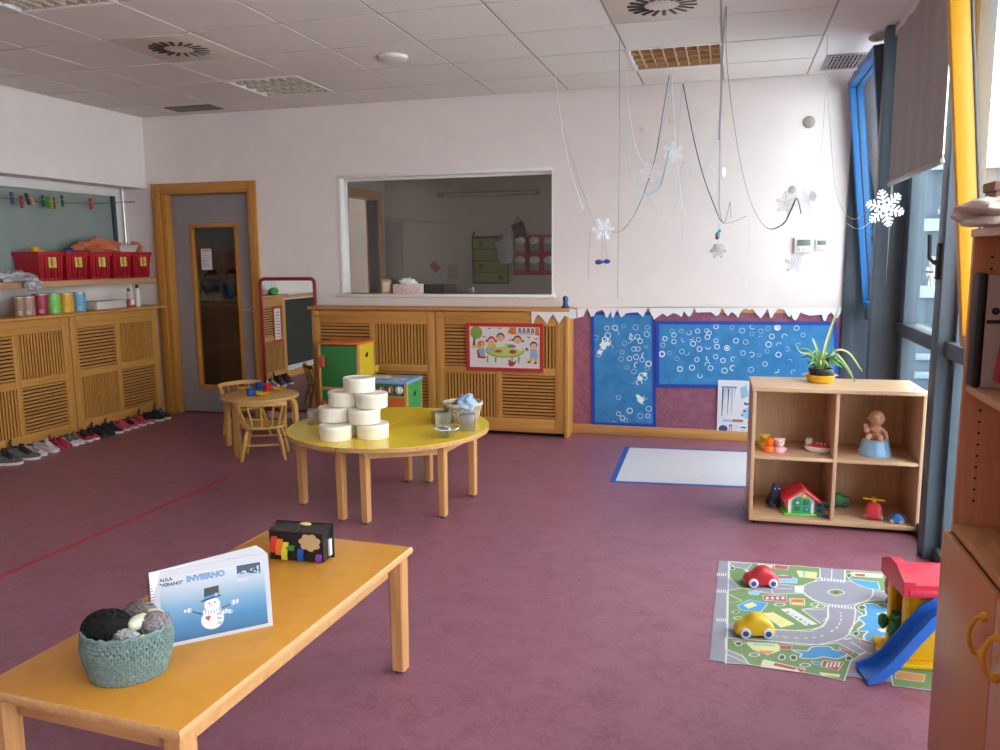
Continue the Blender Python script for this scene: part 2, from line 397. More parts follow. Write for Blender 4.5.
# paper on the door glass
X = FR((onY(202, 271, ly-.004).x-.0, ly-.003, onY(202, 270, ly-.004).z), (1, 0, .0), (0, 0, 1))
b = MB(); wpp, hpp = .115, .20; b.box(0, wpp, 0, hpp, 0, .0012, 0, X=X)
for k in range(6): b.box(.016+.014*k, .027+.014*k, hpp-.026, hpp-.014, .0014, .0016, 1, X=X)
for k in range(8): b.box(.012, .012+.05+.045*((k*7) % 5)/5, hpp-.05-.017*k, hpp-.046-.017*k, .0014, .0016, 2, X=X)
tag(b.obj('paper_notice', [M('paper', '#d9d0d2', .7, .02), M('red_ink', '#a8465a', .7), M('grey_ink', '#8a8488', .7)]), 'white printed sheet taped to the door glass', 'paper sheet')

# inner window in the back wall
wi = MB(); t = .035
wi.box(WX0-.02, WX0+.012, YB-.006, YB+.14, WZ0, WZ1, 0, .003); wi.box(WX1-.012, WX1+.0, YB-.004, YB+.14, WZ0, WZ1, 0, .003)
wi.box(WX0-.02, WX1, YB-.006, YB+.14, WZ1-.012, WZ1+.018, 0, .003)
wi.box(WX0+.012, WX0+.035, YB+.07, YB+.10, WZ0, WZ1, 0); wi.box(WX0+.012, WX1-.012, YB+.07, YB+.10, WZ1-.035, WZ1-.012, 0)
w1 = struct(wi, 'window_1', white_m, 'wide interior window in the back wall looking into the next room', 'window')
b = MB(); b.box(WX0-.04, WX1+.02, YB-.045, YB+.14, WZ0-.028, WZ0, 0, .004); b.obj('sill', white_m, w1, True)
b = MB(); b.box(WX0+.012, WX1-.012, YB+.08, YB+.086, WZ0, WZ1-.012); b.obj('pane', glass_in, w1, True)

# ---- the next room and the corridor seen through the inner window
nb_m = M('next_room_paint', '#b9b0a6', .8, .02); cor_m = M('corridor_paint', '#a9a49e', .8, .03)
b = MB(); b.box(-3.84, 1.2, 8.5, 8.6, 0, ZC+.3); struct(b, 'wall_next_room_back', nb_m, 'far wall of the next room', 'wall')
AD0, AD1 = 7.42, 8.30
b = MB(); b.box(-3.84, -3.72, YB+.14, AD0, 0, ZC+.3); b.box(-3.84, -3.72, AD1, 8.5, 0, ZC+.3); b.box(-3.84, -3.72, AD0, AD1, 2.12, ZC+.3)
struct(b, 'wall_next_room_left', nb_m, 'side wall of the next room with an open doorway', 'wall')
b = MB()
for (a, c) in ((AD0-.09, AD0+.0), (AD1, AD1+.09)): b.box(-3.86, -3.70, a, c, 0, 2.20, 0, .004)
b.box(-3.86, -3.70, AD0, AD1, 2.11, 2.20, 0, .004)
struct(b, 'door_2', doorw_v, 'open wood framed doorway in the next room', 'doorway')
b = MB(); b.box(-5.6, -5.5, YB+.14, 9.6, 0, ZC+.3); b.box(-5.5, -3.84, 9.5, 9.6, 0, ZC+.3); struct(b, 'wall_corridor', cor_m, 'corridor wall beyond the doors', 'wall')
b = MB(); b.box(-5.5, -3.84, 7.34, 7.40, 0, ZC+.3); struct(b, 'wall_added_partition', M('partition_taupe', '#cdbfb4', .8, .03), 'added taupe partition screening the grey door glass from the corridor fill lamp', 'wall')  # added to screen the door glass from the corridor fill lamp
b = MB(); b.box(-5.5, 1.2, YB+.14, 9.6, ZC, ZC+.02); struct(b, 'ceiling_next_room', plaster_m, 'plain ceiling of the next room and corridor', 'ceiling')
b = MB(); b.box(1.06, 1.2, YB+.14, 8.6, 0, 1.0); b.box(1.06, 1.2, YB+.14, 8.6, 2.3, ZC+.3); b.box(1.06, 1.2, YB+.14, 7.2, 1.0, 2.3); b.box(1.06, 1.2, 8.2, 8.6, 1.0, 2.3)
struct(b, 'wall_next_room_right', nb_m, 'outer wall of the next room', 'wall')
b = MB(); b.box(1.10, 1.106, 7.2, 8.2, 1.0, 2.3); struct(b, 'window_3', glass_m, 'unseen window added to daylight the next room', 'window')  # unseen opening added to let daylight into the next room
b = MB(); b.box(-3.05, -1.96, 8.45, 8.5, 2.135, 2.185, 0, .008); b.cyl((-3.0, 8.44, 2.15), (-2.0, 8.44, 2.15), .013, n=10, mat=1); b.box(-3.07, -3.04, 8.43, 8.5, 2.13, 2.19, 0, .003); b.box(-1.97, -1.94, 8.43, 8.5, 2.13, 2.19, 0, .003)
tag(b.obj('strip_light', [M('old_white', '#8f8a82', .5), M('tube_white', '#b9b4aa', .3)]), 'unlit fluorescent strip on the next room wall', 'lamp')

# ---- window wall on the right
COLS = [5.45, 4.26, 2.90, 1.55, .20, -1.15]
b = MB(); b.box(.848, 1.10, 5.40, 5.50, 0, ZC+.3, 0, .006)
struct(b, 'trim_3', alu_m, 'broad grey metal mullion beside the blue sash', 'mullion')
b = MB(); b.box(.955, 1.10, 4.20, 4.33, 0, ZC+.3, 0, .006)
for y in COLS[2:]: b.box(.985, 1.10, y-.05, y+.05, 0, ZC+.3, 0, .006)
struct(b, 'trim_4', alu_m, 'grey metal window mullions reaching the floor', 'mullion')
bays = [(5.50, 6.56)]+[(COLS[k+1]+.05, COLS[k]-.05) for k in range(len(COLS)-1)]
for n, (y0, y1) in enumerate(bays):
    if n == 1: y0, y1 = 4.33, 5.40
    tilted = n in (0, 2)
    f = MB()
    s_ = 0
    f.box(1.0+s_, 1.09, y0, y1, 0, .07, 0, .004); f.box(.985, 1.09+s_, y0, y1, 1.0, 1.075, 1 if n == 1 else 0, .004); f.box(1.02, 1.09, y0, y1, 2.73, ZC+.3, 0, .004)
    for ya, yb in ((y0, y0+.06), (y1-.06, y1)): f.box(1.02+s_, 1.09+s_, ya, yb, .07, 2.73, 0, .003)
    if n == 1: f.box(1.0, 1.08, y1-.16, y1-.05, .07, 2.73, 0, .003)
    if n == 0: f.box(1.0, 1.075, y0+.42, y0+.49, .07, 1.0, 0, .003)
    w = struct(f, 'window_%d' % (n+4), [alu_m, alu_d], ['grey framed glazing under the blue sash', 'tall grey framed window behind the grey roller blind', 'grey framed glazing under the yellow sash',
        'grey framed window behind the bookcase', 'grey framed window beside the viewer', 'grey framed window behind the viewer', 'last grey framed window behind the viewer'][n], 'window')
    g = MB(); g.box(1.055+s_, 1.061+s_, y0+.05, y1-.05, .06, 1.01)
    if not tilted: g.box(1.055+s_, 1.061+s_, y0+.05, y1-.05, 1.07, 2.74)
    g.obj('pane', glass_m, w, True)
    if n == 0: b = MB(); b.box(.985, 1.0, 5.86, 5.875, .55, .62, 0, .002); b.tube([(.985, 5.87, .60), (.95, 5.84, .60), (.95, 5.75, .585)], .008, 8); b.obj('handle', black_m, w, True)
    if n == 1:
        b = MB(); b.tube([(.95, 4.265, 1.44), (.93, 4.265, 1.44)], .012, 8); b.box(.940, .957, 4.245, 4.285, 1.36, 1.53, 0, .004); b.tube([(.93, 4.265, 1.44), (.915, 4.29, 1.46), (.912, 4.30, 1.57)], .009, 8); b.obj('handle', black_m, w, True)
b = MB(); b.box(1.02, 1.2, YF, -1.20, 0, ZC+.3); struct(b, 'wall_right', wall_m, 'solid wall to the right of the viewer', 'wall')
# tilted sashes hinged at the bottom
def sash(num, y0, y1, col, label, dx, gx):
    root = thing('window_%d' % num, label, 'window', (0, 0, 0), kind='structure')
    L = 1.655; a = math.asin(dx/L)
    root.location = (1.008, (y0+y1)/2, 1.085); root.rotation_euler = (0, -a, 0)
    h = (y1-y0)/2; f = MB(); w = .055
    f.box(-.035, .055, -h, -h+w, 0, L, 0, .006); f.box(-.035, .055, h-w, h, 0, L, 0, .006)
    f.box(-.035, .055, -h+w, h-w, 0, w, 0, .006); f.box(-.035, .055, -h+w, h-w, L-w, L, 0, .006)
    f.obj('frame', col, root)
    f = MB()
    for s in (-1, 1): f.box(gx-.006, gx+.006, s*(h-w)-.005, s*(h-w)+.005, w-.01, L-w+.01, 0, .003)
    f.box(gx-.006, gx+.006, -h+w, h-w, w-.005, w+.005, 0, .002); f.box(gx-.006, gx+.006, -h+w, h-w, L-w-.010, L-w+.010, 0, .003)
    f.box(-.033, .053, -h-.005, -h-.0005, 0.004, L-.004, 0, .001)
    f.obj('gasket', alu_d, root)
    f = MB(); f.box(gx-.003, gx+.003, -h+w, h-w, w, L-w); f.obj('pane', glass_m, root)
    f = MB(); f.box(-.055, -.035, -h+.015, -h+.045, .30, .44, 0, .005); f.tube([(-.05, -h+.03, .37), (-.085, -h+.05, .38), (-.092, -h+.07, .52)], [.010, .010, .008], 8)
    f.obj('handle', black_m, root)
    f = MB(); f.tube([(.0, -h+.03, L-.02), (.10, -h+.03, L-.12), (.16, -h+.03, L-.22)], .007, 6); f.obj('stay', steel_m, root)
    return root
blue_m = M('blue_enamel', '#2f72b4', .4, .04); yel_m = M('yellow_enamel', '#c98f18', .4, .05)
sash(11, 5.52, 6.60, blue_m, 'blue framed window sash tilted into the room', .18, .014)
sash(12, 2.96, 3.90, yel_m, 'yellow framed window sash tilted into the room', .165, .047)

# roller blind
bl = thing('roller_blind', 'grey fabric roller blind half lowered over the window', 'blind', (.895, 4.7, 1.89))
b = MB(); n = 24
for k in range(n):
    ya, yb = 4.075+(5.33-4.075)*k/n, 4.075+(5.33-4.075)*(k+1)/n
    xa, xb = .893+.003*math.sin(k*1.3), .893+.003*math.sin((k+1)*1.3)
    b.add([(xa, ya, 1.89), (xb, yb, 1.89), (xb, yb, 2.77), (xa, ya, 2.77), (xa+.0015, ya, 1.89), (xb+.0015, yb, 1.89), (xb+.0015, yb, 2.77), (xa+.0015, ya, 2.77)], [(0, 1, 2, 3), (4, 7, 6, 5)], 0, True)
m, nt, bs = nmat('blind_fabric'); bs.inputs['Base Color'].default_value = (*lin('#a09a98'), 1); bs.inputs['Roughness'].default_value = .85
bump(nt, bs, noise(nt, coords(nt), 400), .1); bl_m = m
b.obj('fabric', bl_m, bl, True)
b = MB(); b.box(.883, .905, 4.07, 5.335, 1.875, 1.90, 0, .006); b.obj('bottom_rail', M('blind_rail', '#8f8c90', .4), bl, True)
b = MB(); b.cyl((.913, 4.06, 2.765), (.913, 5.34, 2.765), .028, n=16); b.obj('tube', M('blind_tube', '#c9c6c6', .5), bl, True)
for y in (4.055, 5.342):
    b = MB(); b.box(.883, .950, y-.004, y+.004, 2.73, ZC, 0, .002); b.obj('bracket', steel_m, bl, True)
b = MB(); b.tube([(.913, 5.35, 2.76), (.911, 5.351, 2.0), (.913, 5.353, 1.3), (.920, 5.351, 2.0), (.923, 5.35, 2.76)], .0025, 5); b.obj('pull_cord', M('cord_white', '#d8d4d0', .6), bl, True)

# ---- outside: paving, a low wall and the neighbouring facade
b = MB(); b.box(1.1, 40, -20, 50, -.16, -.10)
struct(b, 'terrace', mottled('paving', [(.35, '#8b8f95'), (.65, '#9da1a6')], 2.5, .8), 'pale paved terrace outside the windows', 'terrace')
t = thing('terrace_wall', 'low blue grey terrace wall with pale rails beyond the windows', 'garden wall', (3.2, 9.2, -.1))
b = MB(); b.box(-1.9, 1.9, -.1, .1, 0, .80, 0, .01); b.obj('wall', M('wall_blue_grey', '#5d6f82', .7), t)
for k in range(4): b = MB(); b.box(-1.9, 1.9, -.14, -.10, .12+.19*k, .19+.19*k, 0, .005); b.obj('rail', M('rail_pale', '#8fa0b0', .6), t)
t = thing('neighbour_building', 'low blue grey building across the terrace', 'building', (3.2, 13.0, -.1))
b = MB(); b.box(-2.4, 2.6, 0, 2.5, 0, 2.75); b.obj('walls', M('facade_grey', '#46525f', .8), t)
b = MB(); b.box(-2.5, 2.7, -.12, 2.6, 2.75, 2.95); b.obj('roof_edge', M('facade_pale', '#8796a5', .7), t)
for k in range(2): b = MB(); b.box(-2.4, 2.6, -.06, 0, .95+.95*k, 1.12+.95*k); b.obj('band', M('facade_pale', '#8796a5'), t)
for q in range(5): b = MB(); b.box(-2.2+.98*q, -1.5+.98*q, -.03, .02, 1.2, 1.82); b.obj('window', M('facade_glass', '#26303b', .2), t)

# coats and a bench added to darken the glass of the door
b = MB(); b.box(-5.3, -3.95, 7.02, 7.33, 0, 1.02, 0, .006); b.box(-5.3, -3.95, 7.0, 7.33, 1.02, 1.06, 1, .004)
tag(b.obj('coat_cabinet', [M('dark_brown_board', '#4a3530', .6, .1), M('dark_brown_edge', '#5d4336', .5)]), 'dark brown low cabinet added to darken the glass of the grey door', 'cabinet')
for k in range(3):
    x = -5.12+.235*k; b = MB(); c = ['#2e3a35', '#33272b', '#26303c', '#3b2b22', '#24342c'][k]
    b.ball((x, 7.25, 1.26), (.10, .07, .16), 18, 14, 0, lambda d: (1+.25*mnoise.noise(d*2+Vector((k*3, 0, 0))))*(1-.25*max(0, d.z)))
    tag(b.obj('coat', M('coat_'+c[1:], c, .9, .1)), ['dark green', 'dark wine', 'navy', 'dark brown', 'deep green'][k]+' coat added to darken the glass of the grey door', 'coat', 'coats added to darken the grey door glass')
# invented fill lamp: brightens the piece of corridor seen through the open doorway
b = MB(); b.box(-5.0, -4.4, 8.5, 8.8, ZC-.06, ZC, 0, .01); cl = tag(b.obj('corridor_fill', M('old_white', '#8f8a82', .5)), 'added fill lamp brightening the corridor beyond the next room', 'lamp')
m, nt, bs = nmat('fill_glow'); bs.inputs['Emission Color'].default_value = (1, .96, .88, 1); bs.inputs['Emission Strength'].default_value = 5
b = MB(); b.box(-4.97, -4.43, 8.53, 8.77, ZC-.068, ZC-.06); b.obj('diffuser', m, cl, True)
# ================================================================== CABINETS AND WALL FURNITURE
def lattice(kind, w, h):
    """one slatted panel, origin lower left, in local x (width) / z (height), front at y=0"""
    b = MB(); b.box(0, w, .016, .020, 0, h, 1)
    if kind == 'H':
        n = max(3, int(round(h/.029)))
        for k in range(n):
            z = h*(k+.5)/n; b.box(0, w, .001, .015, z-h/n*.31, z+h/n*.31)
    else:
        n = max(3, int(round(w/.029)))
        for k in range(n):
            x = w*(k+.5)/n; b.box(x-w/n*.31, x+w/n*.31, .001, .015, 0, h)
    return b
slat_x = wood('slat_oak_lengthwise', '#c68c48', '#ab7133', 'x'); slat_v = wood('slat_oak_upright', '#c68c48', '#ab7133', 'z')
def radiator_cover(root, W, H, depth):
    """local: x along the front, y into the wall, z up"""
    st, z0, m0, m1, z1 = .075, .15, .515, .575, .925
    mid = W/2
    b = MB()
    for x0, x1 in ((0, st), (W-st, W)): b.box(x0, x1, 0, .028, .035, H, 0, .003)
    b.box(mid-.025, mid+.025, .002, .028, z0, z1, 0, .002)
    b.obj('stile', oak_v, root)
    b = MB()
    b.box(st, W-st, .001, .028, .035, z0, 0, .003); b.box(st, W-st, .001, .028, z1, H, 0, .003)
    b.box(st, mid-.025, .002, .028, m0, m1, 0, .002); b.box(mid+.025, W-st, .002, .028, m0, m1, 0, .002)
    b.box(.02, W-.02, -.006, .0, H-.055, H-.042, 0, .002)
    b.obj('rail', oak_x, root)
    for (i, j, k) in ((0, 1, 'H'), (1, 1, 'V'), (0, 0, 'V'), (1, 0, 'H')):
        x0, x1 = (st, mid-.025) if i == 0 else (mid+.025, W-st); za, zb = (z0, m0) if j == 0 else (m1, z1)
        o = lattice(k, x1-x0, zb-za).obj('lattice_panel', [slat_x if k == 'H' else slat_v, dark_m], root); o.location = (x0, .006, za)
    b = MB(); b.box(0, .02, .028, depth, .035, H, 0); b.box(W-.02, W, .028, depth, .035, H, 0); b.box(.02, W-.02, .06, depth, 0, .06, 1)
    b.obj('side_panel', [oak_v, dark_m], root)
FYB = 6.42                                                # front of the back cabinets
g = 'slatted oak radiator covers along the back wall'
c1 = thing('radiator_cover', 'slatted oak radiator cover behind the green toy fridge and stove', 'radiator cover', (-3.54, FYB, 0), 0, g)
radiator_cover(c1, 1.155, 1.035, .22)
c2 = thing('radiator_cover', 'slatted oak radiator cover carrying the red bordered poster', 'radiator cover', (-2.38, FYB, 0), 0, g)
radiator_cover(c2, 1.11, 1.035, .22)
b = MB(); b.box(-1.268, -1.235, FYB-.01, YB-.004, 0, 1.04, 0, .004)
tag(b.obj('end_post', oak_v), 'oak end post closing the right end of the back radiator covers', 'post')
b = MB(); b.box(-3.57, -1.225, FYB-.02, YB-.002, 1.042, 1.068, 0, .005)
tag(b.obj('worktop', oak_x), 'long oak shelf board on top of the back radiator covers', 'worktop')
# left wall covers
XF = -5.22
g = 'slatted oak radiator covers along the left wall'
for y0, lab in ((5.445, 'slatted oak radiator cover by the grey door, black and pink shoes before it'), (4.365, 'slatted oak radiator cover behind the grey sneakers, far from the door')):
    c = thing('radiator_cover', lab, 'radiator cover', (XF, y0, 0), R(90), g)
    radiator_cover(c, 1.07, 1.03, .37)
b = MB(); b.box(-5.595, XF+.02, 4.30, YB-.01, 1.032, 1.058, 0, .005)
tag(b.obj('worktop', oak_y), 'long oak top board over the left radiator covers', 'worktop')
b = MB(); b.box(-5.6, -5.285, 2.65, YB-.01, 1.275, 1.325, 0, .006); b.box(-5.6, -5.30, 2.65, 2.69, 1.2, 1.275, 0)
tag(b.obj('wall_shelf', wood('shelf_beech', '#cba27c', '#b58b66', 'y')), 'long wooden wall shelf below the frosted window', 'shelf')

# ---- red bins on the shelf
red_bin = M('red_plastic', '#b3202c', .32, .06, spec=.5); yel_lab = M('yellow_label', '#dcc25a', .7, .04); ink_g = M('green_ink', '#4d6b34', .7)
bins = [(5.30, 5.565, 'red plastic bin nearest the viewer on the wall shelf'), (5.585, 5.835, 'red plastic bin second from the viewer, blue things in it'),
        (5.855, 6.105, 'middle red plastic bin under the orange cloth'), (6.125, 6.365, 'red plastic bin second from the grey door'),
        (6.385, 6.630, 'red plastic bin closest to the grey door')]
for k, (ya, yb, lab) in enumerate(bins):
    t = thing('storage_bin', lab, 'bin', (-5.335, (ya+yb)/2, 1.326), 0, 'red bins on the wall shelf')
    w = (yb-ya)/2; D_ = .255; H_ = .235
    b = MB()
    def rr(z, ins): return [(-D_+ins, -w+ins, z), (-.0-ins, -w+ins, z), (-.0-ins, w-ins, z), (-D_+ins, w-ins, z)]
    ro = [rr(0, .022), rr(H_*.85, .004), rr(H_*.86, -.004), rr(H_, -.004)]
    ri = [rr(H_, .004), rr(.01, .03)]
    b.ring(ro+ri, 0, False, None, True, True)
    for q in range(7):
        y = -w+.035+(2*w-.07)*q/6; b.box(-.012, -.001+.006*(q % 2), y-.006, y+.006, .02, H_*.82, 0, .002)
    b.obj('body', red_bin, t)
    X = FR((.002, .005, .105), (0, 1, 0), (-.02, 0, 1))
    b = MB(); b.box(-.04, .04, 0, .085, .001, .003, 0, X=X)
    for q in range(3): b.box(-.025, .012+.012*((k+q) % 2), .022+.018*q, .027+.018*q, .0032, .0038, 1, X=X)
    b.box(-.018+.008*k % .02, -.012, .02, .07, .0032, .0038, 1, X=X)
    b.obj('label', [yel_lab, ink_g], t)
def crumple(name, label, cat, c, rad, mat, seed, amp=.45, fq=2.2, nu=40, nv=26, flat_bottom=None):
    b = MB(); s = Vector((seed*3.1, seed*1.7, seed*.9))
    b.ball(c, rad, nu, nv, 0, lambda d: 1+amp*(mnoise.noise(d*fq+s))+amp*.35*abs(mnoise.noise(d*fq*3+s))+amp*.2*mnoise.noise(d*fq*7+s))
    if flat_bottom is not None:
        for v in b.v: v.z = max(v.z, flat_bottom)
    return tag(b.obj(name, mat, sharp=60), label, cat)
orange_cl = M('orange_cloth', '#c2673c', .85, .15, 30, sheen=.3)
crumple('cloth', 'heap of orange cloth lying on the red bins', 'cloth', (-5.45, 6.06, 1.60), (.11, .23, .075), orange_cl, 3, .5, 2.4, flat_bottom=1.563)
b2 = MB(); b2.tube([(-5.42, 5.86, 1.60), (-5.42, 5.95, 1.65), (-5.41, 6.03, 1.695)], [.014, .016, .010], 8); tag(b2.obj('cloth_strap', orange_cl), 'orange strap sticking up from the cloth heap', 'strap')
t = thing('plastic_tray', 'white plastic tray on the last red bins', 'tray', (-5.44, 6.37, 1.5625))
b = MB(); rr = lambda z, i: [(-.08+i, -.12+i, z), (.08-i, -.12+i, z), (.08-i, .12-i, z), (-.08+i, .12-i, z)]
b.ring([rr(0, .02), rr(.06, 0), rr(.065, -.006), rr(.065, .006), rr(.01, .026)], 0, False); b.obj('body', M('white_plastic', '#d6cfca', .4, .03), t)
crumple('cloth', 'small orange bundle beside the white tray', 'cloth', (-5.44, 6.545, 1.605), (.05, .05, .055), orange_cl, 8, .4, flat_bottom=1.5625)
b = MB(); b.box(-5.45, -5.40, 5.33, 5.39, 1.555, 1.60, 0, .01); b.box(-5.44, -5.41, 5.39, 5.44, 1.555, 1.575, 0, .006)
tag(b.obj('toy_block', M('toy_yellow', '#d9a51f', .4)), 'yellow toy piece peeping over the nearest red bin', 'toy')
crumple('cloth', 'blue item showing above the second red bin', 'cloth', (-5.44, 5.75, 1.555), (.05, .07, .03), M('toy_blue', '#2d5187', .6), 5, .3)
film_m = M('plastic_film', '#c9c4c8', .25, .08, 30, trans=.25)
crumple('plastic_bag', 'crumpled white plastic bag hanging over the wall shelf edge', 'bag', (-5.33, 5.04, 1.355), (.09, .15, .052), film_m, 11, .6, 2.2, flat_bottom=1.3265)
b = MB(); b.ball((-5.243, 5.14, 1.305), (.034, .075, .05), 24, 16, 0, lambda d: 1+.5*mnoise.noise(d*2.6)); tag(b.obj('plastic_bag', film_m), 'loose end of a white plastic bag drooping below the shelf', 'bag')

# ---- tins on the left top
def tin(px0, px1, ytop, col, lab, body_txt=False, rim='#b9b2a8'):
    X0 = -5.30; a = onX(px0, 305, X0).y; c = onX(px1, 305, X0).y; r = (c-a)/2*.86
    t = thing('tin', lab, 'tin', (X0-.02, (a+c)/2, 1.059), 0, 'coloured tins on the left top board')
    h = onX((px0+px1)/2, ytop, X0).z-1.065
    b = MB(); b.lathe([(r*.985, 0), (r, .003), (r, h-.006), (r*.97, h)], 28)
    b.obj('body', mottled('tin_'+col[1:], [(.4, col), (.62, '#%02x%02x%02x' % tuple(min(255, int(int(col[i:i+2], 16)*1.13+6)) for i in (1, 3, 5)))], 60, .45), t)
    b = MB(); b.lathe([(r*1.015, h-.010), (r*1.02, h-.002), (r*.99, h), (r*.95, h-.004)], 28); b.obj('rim', M('tin_rim', rim, .35, metal=.6), t)
    b = MB()
    for q in range(3):
        for w in range(4):
            aa = -.95+.14*w; b.add([((r+.0008)*math.cos(aa+d), (r+.0008)*math.sin(aa+d), .018+.010*q+z) for d, z in ((0, 0), (.14, 0), (.14, .0035), (0, .0035))], [(0, 1, 2, 3)])
    b.obj('print', M('tin_print', '#d8cfc6', .6), t)
for a in ((15, 26.5, 296, '#8d6b58', 'brownish tin, first of the row, partly behind the mauve one'), (22.5, 36, 295.5, '#9a7468', 'mauve brown tin beside the dark red one'),
          (35, 49.5, 293, '#8e1f3a', 'dark red tin between mauve and green tins'), (49, 61.5, 292.5, '#6fbb55', 'light green tin in the row of coloured tins'),
          (61.5, 74.5, 292, '#d2951d', 'orange yellow tin beside the blue one'), (74.5, 86.5, 291.5, '#5b93b5', 'light blue tin at the door end of the row')): tin(*a)
t = thing('cardboard_box', 'long flat white box on the left top board', 'box', (-5.36, 6.01, 1.059))
b = MB(); b.box(-.09, .07, -.17, .19, 0, .062, 0, .003); b.obj('body', M('white_card', '#cfc3bf', .6, .03), t)
b = MB(); b.box(-.095, .075, -.175, .195, .062, .072, 0, .003, X=TR(rx=.0)); b.obj('lid', M('white_card', '#cfc3bf'), t)
b = MB(); b.box(-5.345, -5.27, 6.215, 6.295, 1.059, 1.13, 0, .003); b.box(-5.269, -5.268, 6.23, 6.28, 1.08, 1.13, 1)
tag(b.obj('cardboard_box', [M('red_card', '#b34d52', .6), white_m]), 'small red and white box beside the marker bottle', 'box')
t = thing('glue_bottle', 'slim white bottle with dark cap on the left top board', 'bottle', (-5.27, 6.325, 1.059))
b = MB(); b.lathe([(.022, 0), (.024, .004), (.023, .15), (.014, .17), (.012, .175)], 20); b.obj('body', M('bottle_white', '#ddd6d4', .4), t)
b = MB(); b.lathe([(.014, .172), (.014, .195), (.010, .205)], 16); b.obj('cap', black_m, t)
t = thing('glue_bottle', 'small dark blue capped bottle behind the slim white one', 'bottle', (-5.37, 6.33, 1.059))
b = MB(); b.lathe([(.02, 0), (.02, .13), (.012, .14)], 16); b.obj('body', M('bottle_white', '#ddd6d4'), t)
b = MB(); b.lathe([(.014, .14), (.014, .165), (.009, .17)], 14); b.obj('cap', M('cap_blue', '#2b3a66', .5), t)

# ---- string with clothes pegs
XS = -5.50
pts = [(0, 198), (20, 200), (45, 202), (75, 203), (105, 203), (127, 202)]
P = [Vector((XS, 4.0, onX(0, 196, XS).z))]+[onX(a, c, XS) for a, c in pts]
b = MB(); b.tube(P, .003, 5); tag(b.obj('peg_string', M('string', '#5e5a56', .8)), 'thin string stretched before the frosted window', 'string')
pegs = [(11.6, 195, '#3c4a86', 'blue'), (21.5, 199, '#b23430', 'red'), (26.5, 196, '#3a4046', 'dark grey'), (30, 197, '#b08a5c', 'plain wooden'), (43, 198, '#2f6a3c', 'dark green'), (47.5, 199, '#46a043', 'bright green'),
        (51, 200, '#9a9a3a', 'olive yellow'), (53.5, 200, '#7a4038', 'brown'), (62, 198, '#276043', 'bottle green'), (90.5, 201, '#b8302f', 'bright red')]
for k, (px, py, c, nm) in enumerate(pegs):
    p = onX(px, py, XS); tl = .35 if 24 < px < 32 else .04
    t = thing('clothes_peg', nm+' clothes peg on the string before the frosted window', 'peg', p, R(12*((k % 3)-1)), 'clothes pegs on the string')
    mp = M('peg_'+c[1:], c, .5)
    for s in (-1, 1):
        b = MB(); X = TR(0, 0, 0, 0, tl*(1 if s > 0 else 1), 0)
        b.prism([(-.006, -.060), (.006, -.060), (.008, -.02), (.007, .035), (-.007, .035), (-.008, -.02)], s*.001, s*.011, 0, X=X @ FR((0, 0, -.012), (1, 0, 0), (0, 0, 1)))
        b.obj('jaw', mp, t)
    b = MB(); b.tube([(-.009, -.012, -.012), (0, -.014, -.010), (.009, -.012, -.012), (.009, .012, -.012), (0, .014, -.014), (-.009, .012, -.012)], .0016, 5, closed=True); b.obj('spring', steel_m, t)

# ---- blackboard further along the left wall (seen in the mirror)
t = thing('blackboard', 'blackboard with pale frame low on the left wall, seen in the mirror', 'blackboard', (-5.345, 3.62, .10))
b = MB(); b.box(0, .012, -.62, .62, .05, .88, 0); b.obj('board', M('slate', '#23251f', .7, .15, 6), t)
b = MB(); b.box(0, .022, -.66, -.62, .01, .92, 0, .004); b.box(0, .022, .62, .66, .01, .92, 0, .004); b.box(0, .022, -.62, .62, .88, .92, 0, .004); b.box(0, .022, -.62, .62, .01, .05, 0, .004)
b.obj('frame', M('pale_frame', '#c9c6c8', .5), t)
b = MB(); b.box(-5.36, -5.31, 2.4, 4.31, 1.0, 1.035, 0, .004); tag(b.obj('ledge', oak_y), 'narrow oak ledge above the blackboard', 'ledge')
b = MB(); b.box(-5.36, -5.325, 2.4, 4.31, 0, .085, 0, .004); st = b.obj('baseboard_left', oak_y); st['kind'] = 'structure'; st['label'] = 'oak baseboard under the blackboard'; st['category'] = 'baseboard'
X = FR((XF-.002, 4.47, .50), (0, 1, 0), (0, 0, 1))
b = MB(); b.box(0, .18, 0, .42, 0, .004, 0, X=X); b.box(.025, .155, .025, .395, .004, .005, 1, X=X)
for k in range(9): b.box(.045, .075+.05*((k*5) % 3)/3, .05+.037*k, .062+.037*k, .005, .0055, 0, X=X); b.box(.10, .13, .05+.037*k, .062+.037*k, .005, .0055, 0, X=X)
tag(b.obj('label_card', [M('red_border', '#b92b25', .6), M('paper', '#d9d0d2')]), 'red bordered card on the left radiator cover, seen in the mirror', 'card')
crumple('plastic_bag', 'white bag standing on the left top board, seen in the mirror', 'bag', (-5.40, 4.52, 1.20), (.12, .2, .16), M('bag_white', '#dcdcdc', .4, .04), 21, .25, 1.8, flat_bottom=1.059)
b = MB(); b.ball((-5.27, 4.52, 1.10), (.035, .09, .045), 16, 10, 0, lambda d: 1+.3*mnoise.noise(d*3)); tag(b.obj('toy_frog', M('toy_green', '#2f9a3f', .45)), 'small green toy on the left top board, seen in the mirror', 'toy')

